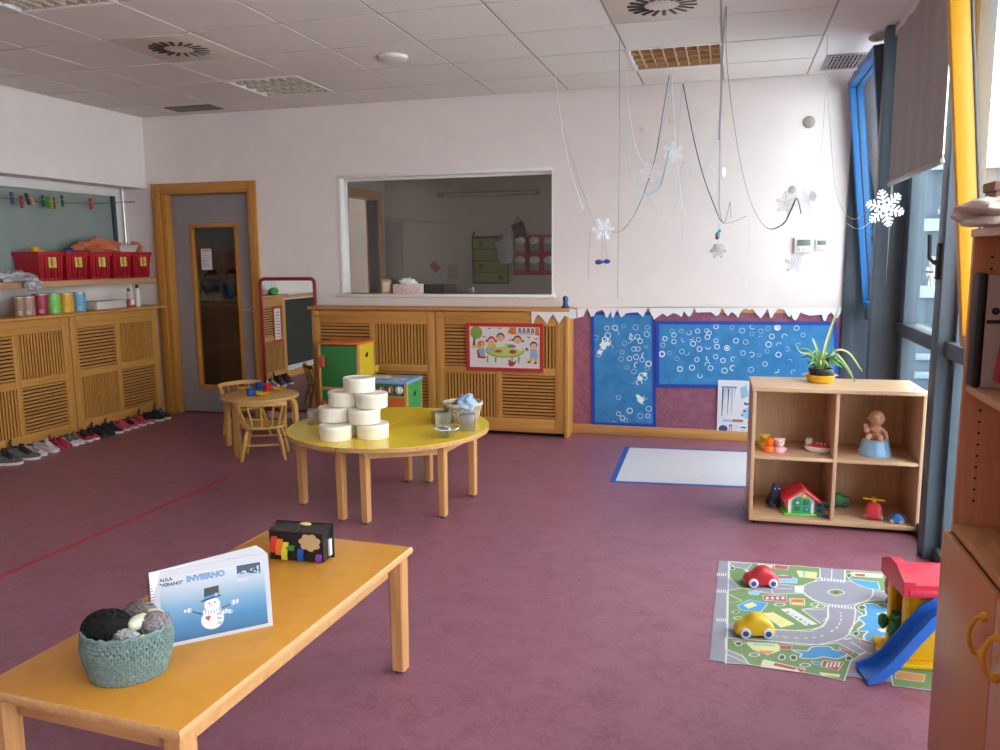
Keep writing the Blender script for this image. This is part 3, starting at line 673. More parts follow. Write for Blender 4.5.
# ---- mirror with red frame
mirr = M('mirror_glass', '#e4e8e6', .0, 0, metal=1.0)
t = thing('wall_mirror', 'tall red framed wall mirror beside the door', 'mirror', (-3.87, 6.60, .09))
b = MB(); w, h, r = .275, 1.215, .04
def rrect(w, h0, h1, r, n=6):
    o = []
    for cx, cz, a in ((w-r, h1-r, 0), (-w+r, h1-r, 90), (-w+r, h0+r, 180), (w-r, h0+r, 270)):
        for k in range(n+1): o.append((cx+r*math.cos(R(a+90*k/n)), cz+r*math.sin(R(a+90*k/n))))
    return o
X = FR((0, 0, 0), (1, 0, 0), (0, 0, 1))
b.tube([X @ Vector((x, z, 0)) for x, z in rrect(w, 0, h, r)], .016, 8, closed=True); b.obj('frame', M('red_frame', '#8f1a2c', .4), t)
b = MB(); b.prism(rrect(w-.006, .006, h-.006, r-.004), -.004, .002, 0, X=X); b.obj('glass', mirr, t)
b = MB(); b.box(-w+.01, w-.01, .005, .045, .01, h-.01, 0); b.obj('backing', M('backing_board', '#7d6a55', .8), t)

# ---- things on the window sill
p = onZ(383, 295, WZ0)
t = thing('kraft_box', 'small brown box standing on the inner window sill', 'box', (-2.925, 6.655, WZ0)); b = MB(); b.box(-.045, .045, -.035, .035, 0, .125, 0, .002, X=TR(rz=R(38))); b.obj('body', M('kraft', '#a9845a', .7), t)
b = MB(); b.box(-.03, .03, -.0355, .0355, .02, .105, 0, X=TR(rz=R(38))); b.obj('label', M('kraft_pale', '#c9b9a4', .7), t)
t = thing('tissue_box', 'white patterned tissue box on the inner window sill', 'tissue box', (-2.71, 6.655, WZ0)); b = MB(); b.box(-.125, .125, -.055, .055, 0, .085, 0, .003, X=TR(rz=R(4)))
b.obj('carton', mottled('tissue_carton', [(.4, '#ddcfc9'), (.5, '#c99f98'), (.6, '#e3d8d4')], 40, .6), t)
b = MB(); b.ball((0, 0, .10), (.075, .03, .035), 28, 18, 0, lambda d: 1+.5*mnoise.noise(d*2.4+Vector((4, 1, 0)))+.2*mnoise.noise(d*7))
b.obj('tissue', M('tissue_white', '#efe9e6', .8, .02), t)
t = thing('toy_figure', 'small blue toy standing on the oak shelf board by the paper icicles', 'toy', (-1.28, 6.52, 1.069))
b = MB(); b.lathe([(.032, 0), (.034, .008), (.022, .02), (.018, .05), (.024, .058), (.022, .085), (.012, .095), (.004, .097)], 18); b.obj('body', M('toy_navy', '#2c4a8c', .4), t)

# ---- poster on the radiator cover: children round a table
PX0, PX1, PZ0, PZ1 = -2.10, -1.44, .545, .945
X = FR((PX0, FYB-.012, PZ0), (1, 0, 0), (0, 0, 1)); pw, ph = PX1-PX0, PZ1-PZ0
t = thing('poster', 'red bordered poster of children round a green table, on the radiator cover', 'poster', ((PX0+PX1)/2, FYB-.012, PZ0))
b = MB(); fw = .03
b.box(0, pw, 0, fw, 0, .005, 0, X=X); b.box(0, pw, ph-fw, ph, 0, .005, 0, X=X); b.box(0, fw, fw, ph-fw, 0, .005, 0, X=X); b.box(pw-fw, pw, fw, ph-fw, 0, .005, 0, X=X)
b.obj('border', M('red_border', '#b92b25'), t, True)
cols = [M('poster_white', '#ddd3d2', .5, .02), M('p_green', '#8aa348'), M('p_lime', '#b5c565'), M('p_orange', '#cf7a35'), M('p_skin', '#e0ab90'), M('p_brown', '#7a4a34'), M('p_red', '#b23a3a'), M('p_blue', '#8fa5c4'), M('p_grey', '#6f7684'), M('p_yellow', '#d8b545')]
b = MB(); b.box(fw, pw-fw, fw, ph-fw, .0, .003, 0, X=X)
def pp(px, py): return ((px-75)/725*(pw-2*fw)+fw, ph-fw-(py-108)/442*(ph-2*fw))
z = [.0032]
def D_(px, py, r, m, ry=None):
    z[0] += .00003; q = pp(px, py); s = (pw-2*fw)/725; b.disc(q[0], q[1], r*s, z[0], m, X, 16, (ry or r)*s)
def PL(pts, m): z[0] += .00003; b.flat([pp(*q) for q in pts], z[0], m, X)
D_(145, 175, 66, 1); PL([(115, 230), (133, 230), (138, 330), (105, 330)], 5); PL([(90, 320), (170, 310), (190, 340), (95, 345)], 2)
PL([(470, 170), (500, 112), (790, 112), (795, 200), (760, 190), (740, 185), (560, 185), (520, 190)], 3); PL([(560, 112), (755, 112), (755, 178), (560, 178)], 0)
D_(440, 365, 205, 1, 72); D_(440, 358, 195, 2, 64)
for x0 in (255, 340, 510, 580): PL([(x0, 425), (x0+18, 425), (x0+14, 495), (x0-4, 495)], 1)
for (hx, hy, hair, cl, hr) in ((195, 308, 3, 7, 36), (305, 265, 6, 9, 40), (400, 225, 5, 0, 40), (575, 250, 5, 0, 40), (740, 308, 5, 7, 36)):
    PL([(hx-36, hy+30), (hx+36, hy+30), (hx+48, hy+110), (hx-48, hy+110)] if hy < 300 else [(hx-34, hy+30), (hx+30, hy+30), (hx+44, hy+130), (hx-40, hy+130)], cl)
    D_(hx, hy-8, hr+3, hair); D_(hx, hy+6, hr-5, 4); D_(hx-12, hy+2, 3.5, 8); D_(hx+12, hy+2, 3.5, 8); PL([(hx-9, hy+17), (hx+9, hy+17), (hx, hy+23)], 6)
D_(255, 262, 14, 6); D_(352, 262, 14, 6); D_(630, 258, 12, 5); D_(525, 245, 12, 5); D_(180, 305, 22, 3)
D_(440, 366, 150, 2, 40); D_(375, 375, 42, 3, 18); D_(375, 368, 34, 6, 10); D_(515, 315, 45, 8, 16); D_(525, 375, 38, 6, 20); D_(290, 355, 30, 7, 20)
PL([(150, 365), (165, 360), (185, 430), (245, 435), (240, 455), (160, 450)], 6); PL([(700, 438), (735, 438), (720, 485), (675, 485)], 9); PL([(742, 438), (775, 438), (775, 490), (742, 490)], 9); D_(690, 483, 18, 5, 10); D_(755, 490, 18, 5, 10)
D_(670, 345, 18, 8); D_(510, 505, 34, 6, 26); PL([(535, 490), (560, 462), (565, 470), (545, 510)], 6); D_(490, 470, 12, 6)
for bx, by in ((285, 130), (395, 125), (225, 220), (500, 250), (690, 215), (765, 232)): D_(bx, by, 13, 8 if by < 200 else 6, 7); PL([(bx-32, by-8), (bx, by-3), (bx+30, by-10), (bx, by+6)], 8 if by < 200 else 6)
for k in range(4):
    x0 = 580+k*44; PL([(x0, 172), (x0+8, 120), (x0+30, 120), (x0+34, 172), (x0+20, 172), (x0+18, 145), (x0+12, 172)], 8)
b.obj('print', cols, t, True)

# ---- blue ring-print papers on the burgundy lining
blue_p = mottled('blue_paper', [(.35, '#2f78b4'), (.65, '#3f8cc6')], 7, .45, spec=.4); blue_b = M('blue_border', '#1c45ad', .45, .05); ring_m = M('white_print', '#e4edf5', .6, .03)
def ring_paper(corners, label, rings, blots, bw, Yp, seed, rk=1.0):
    q = [onY(a, c, Yp) for a, c in corners]                # TL TR BR BL
    t = thing('painted_paper', label, 'painted paper', ((q[2].x+q[3].x)/2, Yp, min(q[2].z, q[3].z)), 0, 'blue papers printed with white rings')
    ins = lambda p, cx, cz: Vector((p.x+math.copysign(bw, cx-p.x), p.y, p.z+math.copysign(bw, cz-p.z)))
    cx, cz = sum(p.x for p in q)/4, sum(p.z for p in q)/4
    i = [ins(p, cx, cz) for p in q]
    b = MB(); dy = Vector((0, -.003, 0))
    for k in range(4):
        j = (k+1) % 4; b.add([q[k]+dy, q[j]+dy, i[j]+dy, i[k]+dy, q[k], q[j], i[j], i[k]], [(0, 1, 2, 3), (4, 7, 6, 5), (0, 4, 5, 1)])
    b.obj('border', blue_b, t, True)
    b = MB(); dy = Vector((0, -.002, 0)); b.add([p+dy for p in i]+list(i), [(0, 1, 2, 3), (4, 7, 6, 5)])
    rnd = random.Random(seed); X = FR((0, Yp-.0024, 0), (1, 0, 0), (0, 0, 1)); zz = 0
    for rx, ry, s, wt in rings:
        p = onY(rx, ry, Yp); zz += .000006
        a0 = rnd.random()*6; full = rnd.random() < .62
        rr_ = .0195*rk*s*(.92+.2*rnd.random())
        b.annulus(p.x, p.z, rr_*(1-.26*wt), rr_, zz, 1, X, 20, a0, a0+(2*PI if full else rnd.uniform(2.2, 5)))
    for bx, by, s in blots:
        p = onY(bx, by, Yp); zz += .000006; n = 26
        b.flat([(p.x+s*.03*(1+.45*mnoise.noise(Vector((bx, math.cos(k*2*PI/n)*2, math.sin(k*2*PI/n)*2)))+.25*rnd.uniform(-1, 1))*math.cos(k*2*PI/n), p.z+s*.03*(1+.35*rnd.uniform(-1, 1))*math.sin(k*2*PI/n)) for k in range(n)], zz, 1, X)
    b.obj('sheet', [blue_p, ring_m], t, True)
    return t
S3 = lambda x, y, k, ox, oy: (ox+x/k, oy+y/k)
r1 = [(195,182,1,1),(150,185,.9,.7),(203,212,.9,.6),(155,225,1.2,.9),(140,250,1.1,1),(275,228,1,1),(290,235,1,1),(320,232,.9,.8),(335,256,1,1.1),(372,218,.9,.7),(375,180,.8,.5),(310,180,.9,.5),(322,300,.9,.8),(235,318,.8,.6),(358,335,1.1,1.2),(275,353,.9,.9),(312,345,.9,.8),(345,360,.9,.8),(382,382,1.1,1.2),(228,355,.9,.4),(262,402,.8,.5),(318,390,1.1,1),(300,425,.9,.5),(345,450,1.1,1),(360,458,1,1),(330,485,1.1,1.1),(293,480,.8,.4),(375,408,.8,.5),(215,570,.9,.6),(277,643,1,1),(215,660,.9,.9),(237,684,1,1),(255,697,.8,.5),(378,672,.9,.9),(383,632,.9,.7),(335,672,.9,.5),(367,566,.9,.8),(335,580,1.1,1),(350,590,1,1),(245,172,.7,.4),(247,268,.8,.4),(88,238,.8,.4),(105,330,.9,.7),(120,265,1.1,.9),(155,262,1.1,.9),(170,290,.9,.6),(190,715,.8,.4),(275,255,.8,.5),(300,300,.8,.8),(370,290,.6,.7)]
ring_paper([(591, 312), (655, 312), (656, 427), (592, 425)], 'tall blue paper with white ring prints in a dark blue border', [(*S3(x, y, 5.56, 580, 295), s, w) for x, y, s, w in r1],
           [(603.5, 346, 1.0), (600, 352, .7), (608, 343, .6), (640, 378, .7), (645, 374, .6), (641, 400, .8), (638, 396, .5)], .026, YB-.010, 4, 1.2)
r2 = [(75,218,1.1,1.2),(120,200,1,.9),(120,233,1,.9),(110,180,.9,.5),(65,250,.9,.7),(157,180,.9,.6),(195,188,1,.8),(168,223,1,.7),(205,213,1,.8),(238,180,1,.9),(215,243,1.1,1.1),(243,223,1,.7),(283,178,.9,.8),(295,190,1,.9),(287,210,1,1),(330,158,1.1,1),(330,228,1,.8),(290,260,1,.9),(248,270,1.1,1),(335,258,1,1),(385,265,1.1,1.2),(60,295,1.2,1.6),(97,290,.8,.4),(135,318,.9,.4),(160,282,1,.7),(185,290,1,.6),(235,323,1,.9),(295,315,1.2,1.2),(328,308,1,.8),(365,327,1.1,1.1),(415,320,1,.9),(287,347,1,.8),(303,365,1,.9),(210,363,1.1,1),(150,370,1.1,1.2),(250,403,1.1,1),(373,378,1.1,.9),(415,365,1.1,1.1),(410,162,.9,.5),(460,178,1,.6),(430,228,1.1,.9),(478,235,1,.6),(465,290,1,.7),(508,297,1.1,.9),(512,158,1,.8),(510,195,.9,.4),(555,180,.9,.4),(553,215,.9,.5),(590,168,.9,.4),(637,163,1.2,1.4),(610,207,1,.9),(673,207,1,.9),(593,247,1.1,1),(645,250,1,.6),(685,270,1,.5),(642,298,1.1,1.1),(575,345,1,.8),(505,373,1,.6),(630,375,1.1,.9),(733,165,1,.8),(765,200,.9,.6),(545,300,.8,.4),(585,280,.8,.4),(715,385,.9,.6),(740,250,.8,.5),(700,330,.8,.5)]
ring_paper([(656, 321), (837, 322), (839, 389), (656, 387)], 'wide blue paper with white ring prints in a dark blue border', [(*S3(x, y, 5, 650, 295), s, w) for x, y, s, w in r2], [(777, 328, .45), (727, 348, .3)], .026, YB-.016, 9)

# ---- information sheet
q0, q1 = onY(716.5, 436.5, YB-.02), onY(754, 381, YB-.02); X = FR((q0.x, YB-.018, q0.z), (1, 0, 0), (0, 0, 1)); sw, sh = q1.x-q0.x, q1.z-q0.z
b = MB(); b.box(0, sw, 0, sh, 0, .0015, 0, X=X)
def IP(x, y): return ((x-20)/415*sw, sh-(y-85)/625*sh)
def IR(x0, y0, x1, y1, m, z=.0017): a, c = IP(x0, y1), IP(x1, y0); b.box(a[0], c[0], a[1], c[1], z, z+.0002, m, X=X)
IR(60, 152, 240, 172, 1)
for x0, x1, yb in ((70, 85, 480), (100, 112, 300), (138, 148, 465), (180, 195, 440), (215, 225, 250), (125, 132, 280), (165, 170, 330)): b.flat([IP(x0, 175), IP(x1+6, 175), IP(x1-6, yb), IP(x0, yb)], .0019, 2 if x0 != 70 and x0 != 138 else 3, X)
b.flat([IP(275, 170), IP(350, 130), IP(385, 250), IP(300, 285)], .0019, 4, X); b.flat([IP(300, 190), IP(345, 165), IP(365, 235), IP(318, 258)], .0021, 2, X)
IR(330, 320, 350, 348, 3); IR(352, 328, 425, 350, 3); IR(325, 405, 355, 425, 3); IR(300, 455, 322, 472, 3); b.disc(*IP(375, 440), .045, .0018, 4, X, 16)
IR(90, 515, 200, 540, 2); IR(200, 510, 325, 540, 5); IR(375, 538, 412, 550, 3); IR(165, 570, 200, 670, 3); IR(174, 585, 192, 655, 0, .0020); b.disc(*IP(95, 620), .035, .0018, 3, X, 16, .03); IR(75, 655, 150, 690, 2)
IR(300, 590, 362, 605, 3); IR(300, 625, 350, 635, 2); IR(300, 648, 362, 662, 3); IR(225, 590, 275, 598, 2); IR(225, 635, 265, 642, 2)
tag(b.obj('information_sheet', [M('sheet_white', '#dcdee6', .5, .02), M('sheet_blue', '#7f8fc0'), M('sheet_pale', '#aab6cf'), M('sheet_navy', '#3f4a80'), M('sheet_cyan', '#8fc4dd'), M('sheet_tan', '#9a7a66')]), 'white printed winter sheet low on the wall left of the toy shelf', 'printed sheet')

# ---- paper icicle borders
icy = M('white_paper', '#e9e6ea', .7, .02)
def icicles(name, label, pts, top, Yp):
    lo = [onY(a, c, Yp) for a, c in pts]; hi = [onY(a, c, Yp) for a, c in top]
    b = MB(); X = FR((0, Yp, 0), (1, 0, 0), (0, 0, 1)); b.prism([(p.x, p.z) for p in hi]+[(p.x, p.z) for p in lo[::-1]], -.001, .0015, 0, X=X)
    return tag(b.obj(name, icy), label, 'paper border', 'paper icicle borders')
icicles('paper_icicles', 'short white paper icicle border on the end of the oak cover', [(531.5, 322), (533, 325), (535, 319), (538, 314.5), (542, 318), (547, 324), (550, 318), (553, 314), (556, 319), (559, 324), (562, 319), (565, 315.5), (569, 318), (573, 319), (576.5, 318)],
        [(531.5, 310), (576.5, 309)], FYB-.013)
S5 = lambda x, y: (580+x/5.56, 295+y/5.56); S4 = lambda x, y: (650+x/5, 295+y/5)
low = [(577.5, 318), (581, 317)]+[S5(*q) for q in ((20,118),(30,90),(40,72),(50,92),(60,120),(75,118),(90,95),(105,88),(125,82),(135,98),(142,118),(150,128),(157,118),(168,100),(172,84),(178,125),(184,128),(190,116),(200,92),(208,80),(218,105),(230,125),(240,118),(255,102),(285,98),(320,96),(340,112),(350,122),(362,100),(378,68),(392,100),(405,122))]
low += [S4(*q) for q in ((20,124),(40,108),(65,92),(85,108),(115,90),(140,97),(158,110),(170,80),(185,100),(195,108),(208,98),(220,64),(235,88),(265,86),(305,85),(330,105),(345,98),(360,62),(375,90),(390,105),(408,84),(430,100),(440,115),(455,82),(475,66),(495,74),(515,70),(535,98),(553,116),(572,95),(588,66),(600,112),(608,115),(625,88),(640,68),(672,75),(690,105),(700,110),(706,94),(715,120),(728,128),(740,112),(752,85),(770,95),(800,104),(835,100),(858,98),(868,128),(878,130),(890,100),(905,86),(920,104),(935,116),(950,95))]
icicles('paper_icicles', 'long white paper icicle border above the blue papers on the wall', low, [(577.5, 308), (700, 307.5), (841.5, 307)], YB-.021)

# ---- thermostats, wall cap
def wallbox(cx, cz, w, h, label, name='thermostat'):
    t = thing(name, label, 'thermostat', (cx, YB, cz-h/2), 0, 'thermostats on the back wall')
    b = MB(); b.box(-w/2, w/2, -.024, 0, 0, h, 0, .005); b.obj('body', M('device_white', '#e4dfdc', .4, .02), t)
    b = MB(); b.box(-w*.36, w*.36, -.026, -.022, h*.45, h*.85, 0, .001); b.obj('display', M('lcd_grey', '#77807c', .25), t)
    b = MB()
    for k in (-1, 0, 1): b.box(k*w*.24-.007, k*w*.24+.007, -.027, -.022, h*.15, h*.26, 0, .001)
    b.obj('button', M('button_grey', '#b9b6b4', .5), t)
p = onY(803.5, 245, YB); wallbox(p.x, p.z, .135, .115, 'larger white thermostat with wide display on the back wall')
p = onY(821.5, 244.5, YB); wallbox(p.x, p.z, .085, .085, 'smaller square white thermostat beside the larger one')
p = onY(809, 122, YB); b = MB(); b.lathe([(.001, .014), (.03, .013), (.043, .006), (.045, 0)], 24, X=FR((p.x, YB, p.z), (1, 0, 0), (0, 0, 1)), caps=False)
tag(b.obj('wall_rosette', M('beige_cap', '#9d9088', .5)), 'round beige cover cap high on the back wall', 'cover cap')

# ---- things on the next room wall (seen through the inner window)
YN = 8.495
def nrect(a, c, Yp=YN): p, q = onY(*a, Yp), onY(*c, Yp); return min(p.x, q.x), max(p.x, q.x), min(p.z, q.z), max(p.z, q.z)
x0, x1, z0, z1 = nrect((473, 237), (508.5, 283))
t = thing('pocket_organiser', 'green wall pocket organiser in the next room', 'organiser', ((x0+x1)/2, YN, z0)); w, h = x1-x0, z1-z0
b = MB(); b.box(-w/2, w/2, -.008, 0, 0, h, 0, .003); b.obj('backing', M('felt_green', '#7d8f2f', .9, .08), t)
for k in range(4):
    b = MB(); zb = .015+h*.245*k; b.box(-w/2+.012, w/2-.012, -.035, -.006, zb, zb+h*.20, 0, .010); b.box(-w/2+.012, w/2-.012, -.037, -.004, zb+h*.195, zb+h*.215, 1, .002)
    b.disc(0, 0, .03, 0, 2, FR(((-.1 if k % 2 else .12)*1.0, -.036, zb+h*.09), (1, 0, 0), (0, 0, 1)), 12)
    b.obj('pocket', [M('felt_green', '#7d8f2f'), M('felt_dark', '#33301f', .9), M('felt_wine', '#6e2f3a', .9)], t)
b = MB()
for a in ((-w/2, 0), (w/2, 0)): b.tube([(a[0], -.01, 0), (a[0], -.01, h)], .009, 6)
b.tube([(-w/2, -.01, 0), (w/2, -.01, 0)], .009, 6); b.tube([(-w/2, -.01, h), (-w/2+.02, -.01, h+.06)], .008, 6); b.tube([(-w/2, -.01, h), (w/2, -.01, h)], .009, 6); b.obj('binding', M('felt_dark', '#33301f'), t)
x0, x1, z0, z1 = nrect((513.5, 235), (557, 275))
t = thing('pocket_organiser', 'red wall pocket organiser stuffed with white cups in the next room', 'organiser', ((x0+x1)/2, YN, z0)); w, h = x1-x0, z1-z0
b = MB(); b.box(-w/2, w/2, -.01, 0, 0, h, 0, .003); b.obj('backing', M('felt_red', '#b23a2c', .9, .08), t)
for k in range(2):
    for j in range(3):
        b = MB(); xx = -w/2+w*(j+.5)/3; zz = .02+h*.48*k; b.box(xx-w*.14, xx+w*.14, -.05, -.008, zz, zz+h*.30, 0, .012); b.obj('pocket', M('felt_red', '#b23a2c'), t)
        c = MB(); c.ball((xx, -.035, zz+h*.32), (w*.125, .03, h*.10), 16, 10, 0, lambda d: 1+.15*mnoise.noise(d*3+Vector((j, k, 0)))); c.obj('lining', M('cap_white', '#c9c3bd', .8), t)
        c = MB(); c.box(xx-.05, xx+.05, -.053, -.049, zz+.03, zz+.11, 0, .003); c.obj('pocket_label', M('photo_grey', '#8c8a82', .6), t)
crumple('plastic_bag', 'clear plastic bag hanging between the two wall organisers', 'bag', (onY(505, 250, 8.43).x, 8.43, onY(505, 249, 8.43).z), (.09, .03, .15), film_m, 31, .35, 1.8)
b = MB(); p = onY(519, 230, 8.46); b.box(-.065, .065, -.03, .03, -.075, .075, 0, .01, X=Matrix.Translation(p) @ Euler((0, R(-18), 0)).to_matrix().to_4x4()); b.tube([p+Vector((-.05, 0, .08)), p+Vector((-.02, .02, .14)), p+Vector((.03, 0, .08))], .006, 6)
tag(b.obj('pouch', M('dark_cloth', '#2a2a2a', .8)), 'black pouch hanging at the top of the red wall organiser', 'pouch')
b = MB(); p = onY(435, 267, YN); X = FR((p.x, YN-.002, p.z), (1, 0, .75), (-.75, 0, 1)); b.box(-.04, .04, -.055, .055, 0, .002, 0, X=X); tag(b.obj('paper_note', M('note_red', '#9d4640', .7)), 'red paper note on the next room wall', 'note')
x0, x1, z0, z1 = nrect((448, 265), (459, 279)); b = MB(); b.box(x0, x1, YN-.003, YN, z0, z1, 0)
for k in range(4): b.box(x0+.02, x1-.03-.02*(k % 2), YN-.004, YN-.003, z0+.03+.025*k, z0+.036+.025*k, 1)
tag(b.obj('paper_note', [M('note_grey', '#a29c94', .7), M('grey_ink', '#8a8488')]), 'pale paper note on the next room wall', 'note')
x0, x1, z0, z1 = nrect((386, 222), (405, 292)); b = MB(); b.box(x0, x1, YN-.03, YN, .0, z1, 0, .003); b.box(x0+.03, x1-.03, YN-.034, YN-.03, .1, z1-.06, 0, .003); tag(b.obj('grey_panel', M('panel_grey', '#99948c', .6)), 'tall grey rectangle in the corner of the next room', 'closet')  # darker grey upright rectangle on the far wall
x0, x1, z0, z1 = nrect((424, 284), (452, 294), 8.3); b = MB(); b.box(x0, x1, 8.05, 8.45, .95, z1, 0, .004); b.box(x0-.3, x1+.1, 8.0, 8.49, 0, .95, 1, .004); b.box(x0-.28, x0+.1, 7.995, 8.0, .05, .92, 1, .002); tag(b.obj('kitchen_unit', [M('microwave_dark', '#26252a', .3), M('unit_grey', '#8f8a85', .6)]), 'low unit with a dark appliance below the next room window', 'cabinet')
b = MB(); p = onY(471, 291, YB+.115); b.box(p.x-.024, p.x+.024, YB+.095, YB+.135, WZ0, WZ0+.055, 0, .003); tag(b.obj('paper_cup', M('cup_white', '#b9b6b4', .6)), 'small white carton behind the inner window glass', 'carton')
# shelf and bottle in the corridor seen through the doorway
b = MB(); b.box(-5.5, -5.22, 8.2, 9.49, 1.10, 1.14, 0, .004); b.box(-5.5, -5.22, 8.2, 9.49, .0, 1.10, 1, .004); tag(b.obj('corridor_cabinet', [oak_y, M('cabinet_pale', '#c9bcb2', .6)]), 'pale cabinet with wood top in the corridor', 'cabinet')
t = thing('water_bottle', 'clear plastic bottle on the corridor cabinet', 'bottle', (-5.30, 9.30, 1.141)); b = MB(); b.lathe([(.04, 0), (.042, .01), (.042, .2), (.03, .25), (.014, .28)], 18); b.obj('body', glass_mat('bottle_clear', (.75, .82, .84), base=.05), t); b = MB(); b.lathe([(.016, .28), (.016, .305)], 14); b.obj('cap', M('bottle_white', '#ddd6d4'), t)
t = thing('name_garland', 'string of brown paper letters on the corridor wall', 'garland', (-5.49, 9.2, 1.72))
for k in range(5):
    b = MB(); X = FR((.002, -.32+.15*k, .0), (0, 1, 0), (0, 0, 1)); b.prism([(0, 0), (.09, .0), (.10, .05), (.05, .10), (.0, .09), (.03, .045)], 0, .003, 0, X=X); b.obj('paper_piece', M('p_brown', '#7a4a34'), t)
# ================================================================== TABLES, TOYS, SHELVES
beech = wood('beech_leg', '#d6a06c', '#bd8450', 'z'); beech_x = wood('beech_edge', '#d9a772', '#c28d58', 'x')
def leg_mb(x, y, top, w=.052, d=.052, taper=.9):
    b = MB(); k = taper
    rings = []
    for z, s in ((.012, k), (top*.5, (1+k)/2), (top, 1)):
        hw, hd, c = w/2*s, d/2*s, .006
        rings.append([(x-hw+c, y-hd, z), (x+hw-c, y-hd, z), (x+hw, y-hd+c, z), (x+hw, y+hd-c, z), (x+hw-c, y+hd, z), (x-hw+c, y+hd, z), (x-hw, y+hd-c, z), (x-hw, y-hd+c, z)])
    b.ring(rings, 0, False); return b
def glide(x, y, r=.018):
    b = MB(); b.lathe([(r, 0), (r+.002, .004), (r, .014)], 14, X=TR(x, y)); return b
rubber = M('grey_rubber', '#4b4745', .7)
# ---- two half-round yellow tables
yel_top = M('yellow_laminate', '#ecca2c', .22, .02, spec=.5); edge_ply = wood('ply_edge', '#d3a070', '#b98456', 'x')
TH = .46
def half_table(label, sgn, legs):
    t = thing('half_round_table', label, 'table', (-1.995, 4.53, 0), R(-5.0), 'two half-round yellow tables pushed together')
    Rr = .615; n = 48
    P = [(sgn*(.003+0), -Rr)]+[(sgn*(.003+Rr*math.cos(a)), Rr*math.sin(a)) for a in [(-PI/2)+PI*k/n for k in range(1, n)]]+[(sgn*.003, Rr)]
    if sgn < 0: P = P[::-1]
    b = MB(); b.prism(P, TH-.003, TH, 0); b.obj('tabletop', yel_top, t)
    b = MB(); b.prism(P, TH-.026, TH-.003, 0); b.obj('table_edge', edge_ply, t)
    Mi = parent_matrix(t).inverted()
    b = MB()
    Q = [Mi @ Vector((x, y, 0)) for x, y in legs]
    for q1, q2 in zip(Q, Q[1:]+Q[:1]):
        dv = (q2-q1).normalized(); X = FR((q1.x, q1.y, 0), (dv.x, dv.y, 0), (0, 0, 1)); b.box(.02, (q2-q1).length-.02, TH-.085, TH-.027, -.011, .011, 0, X=X)
    b.obj('apron', beech_x, t)
    for q in Q:
        l = leg_mb(q.x, q.y, TH-.026, .05, .05).obj('leg', beech, t); glide(q.x, q.y).obj('glide', rubber, l)
    if sgn > 0:
        b = MB(); b.box(Q[0].x+.012, Q[0].x+.03, Q[0].y-.03, Q[0].y-.022, TH-.06, TH-.028, 0, .002); b.obj('bracket', white_m, t)
half_table('left half of the yellow round table, white tubs stacked on it', -1, [(-2.085, 4.045), (-2.456, 4.262), (-2.42, 4.70), (-2.03, 4.90)])
half_table('right half of the yellow round table, foil cup and wicker basket on it', 1, [(-1.929, 4.03), (-1.545, 4.24), (-1.505, 4.68), (-1.885, 4.91)])

# ---- stacked white tubs
tub_m = M('milky_plastic', '#efe7d6', .3, .02, sss=.15); tub_lid = M('milky_lid', '#f2ecdf', .28, .02, sss=.15)
t0 = thing('plastic_tub', 'white round tub at the very top of the pyramid of tubs', 'tub', (-2.055, 4.255, TH+.258), 0, 'white round tubs piled on the yellow table')
b = MB(); r = .092; b.lathe([(r*.975, 0), (r*.99, .003), (r*.995, .03), (r, .062), (r*1.005, .064), (r*1.005, .068), (r, .069)], 40); b.obj('body', tub_m, t0)
b = MB(); b.lathe([(r*1.01, .062), (r*1.018, .065), (r*1.018, .079), (r*.99, .083), (r*.93, .083), (r*.90, .080), (.002, .080)], 40, caps=False); b.box(r*1.0, r*1.07, -.014, .014, .066, .069, 0, .001); b.obj('lid', tub_lid, t0)
for x, y, l, rz, lab in ((-2.145, 4.115, 0, 200, 'bottom white tub at the front left of the pyramid'), (-1.955, 4.205, 0, 320, 'bottom white tub at the front right of the pyramid'), (-2.10, 4.305, 0, 90, 'bottom white tub hidden at the back of the pyramid'),
                     (-2.20, 4.215, 1, 100, 'second layer white tub at the left of the pyramid'), (-2.005, 4.205, 1, 330, 'second layer white tub at the right of the pyramid'),
                     (-2.155, 4.255, 2, 150, 'third layer white tub, left, just under the top one'), (-1.97, 4.235, 2, 345, 'third layer white tub at right, under the top one')):
    dup(t0, (x, y, TH+.0005+.086*l), R(rz), lab)
# ---- small things on the yellow table
cry = M('brushed_tin', '#aeaba5', .3, .05, metal=.7)
t = thing('metal_cube', 'silver metal cube box left of the white tubs', 'metal box', (-2.475, 4.49, TH), R(25)); b = MB(); s = .047; b.box(-s, s, -s, s, 0, .085, 0, .003); b.obj('body', cry, t); b = MB(); b.box(-s-.002, s+.002, -s-.002, s+.002, .078, .088, 0, .002); b.obj('lid', steel_m, t)
t = thing('metal_cube', 'silver open metal box beside the wicker basket', 'metal box', (-1.70, 4.66, TH), R(35)); b = MB(); s = .05; rr = lambda z, i: [(-s+i, -s+i, z), (s-i, -s+i, z), (s-i, s-i, z), (-s+i, s-i, z)]
b.ring([rr(0, .002), rr(.075, 0), rr(.075, .004), rr(.006, .006)], 0, False); b.obj('body', cry, t)
t = thing('metal_cube', 'silver ribbed cube before the wicker basket at the table edge', 'metal box', (-1.48, 4.52, TH), R(14)); s = .042; b = MB(); b.box(-s, s, -s, s, 0, .10, 0, .003); b.obj('body', cry, t)
b = MB()
for k in range(9): b.box(-s+.006+.0095*k, -s+.009+.0095*k, -s-.0015, -s, .006, .094, 0)
b.obj('ribs', steel_m, t)
foil = M('foil', '#c9c8c6', .22, .03, metal=.9)
t = thing('foil_cup', 'fluted silver foil cup on the yellow table', 'foil cup', (-1.545, 4.315, TH))
b = MB(); n = 72; rings = []
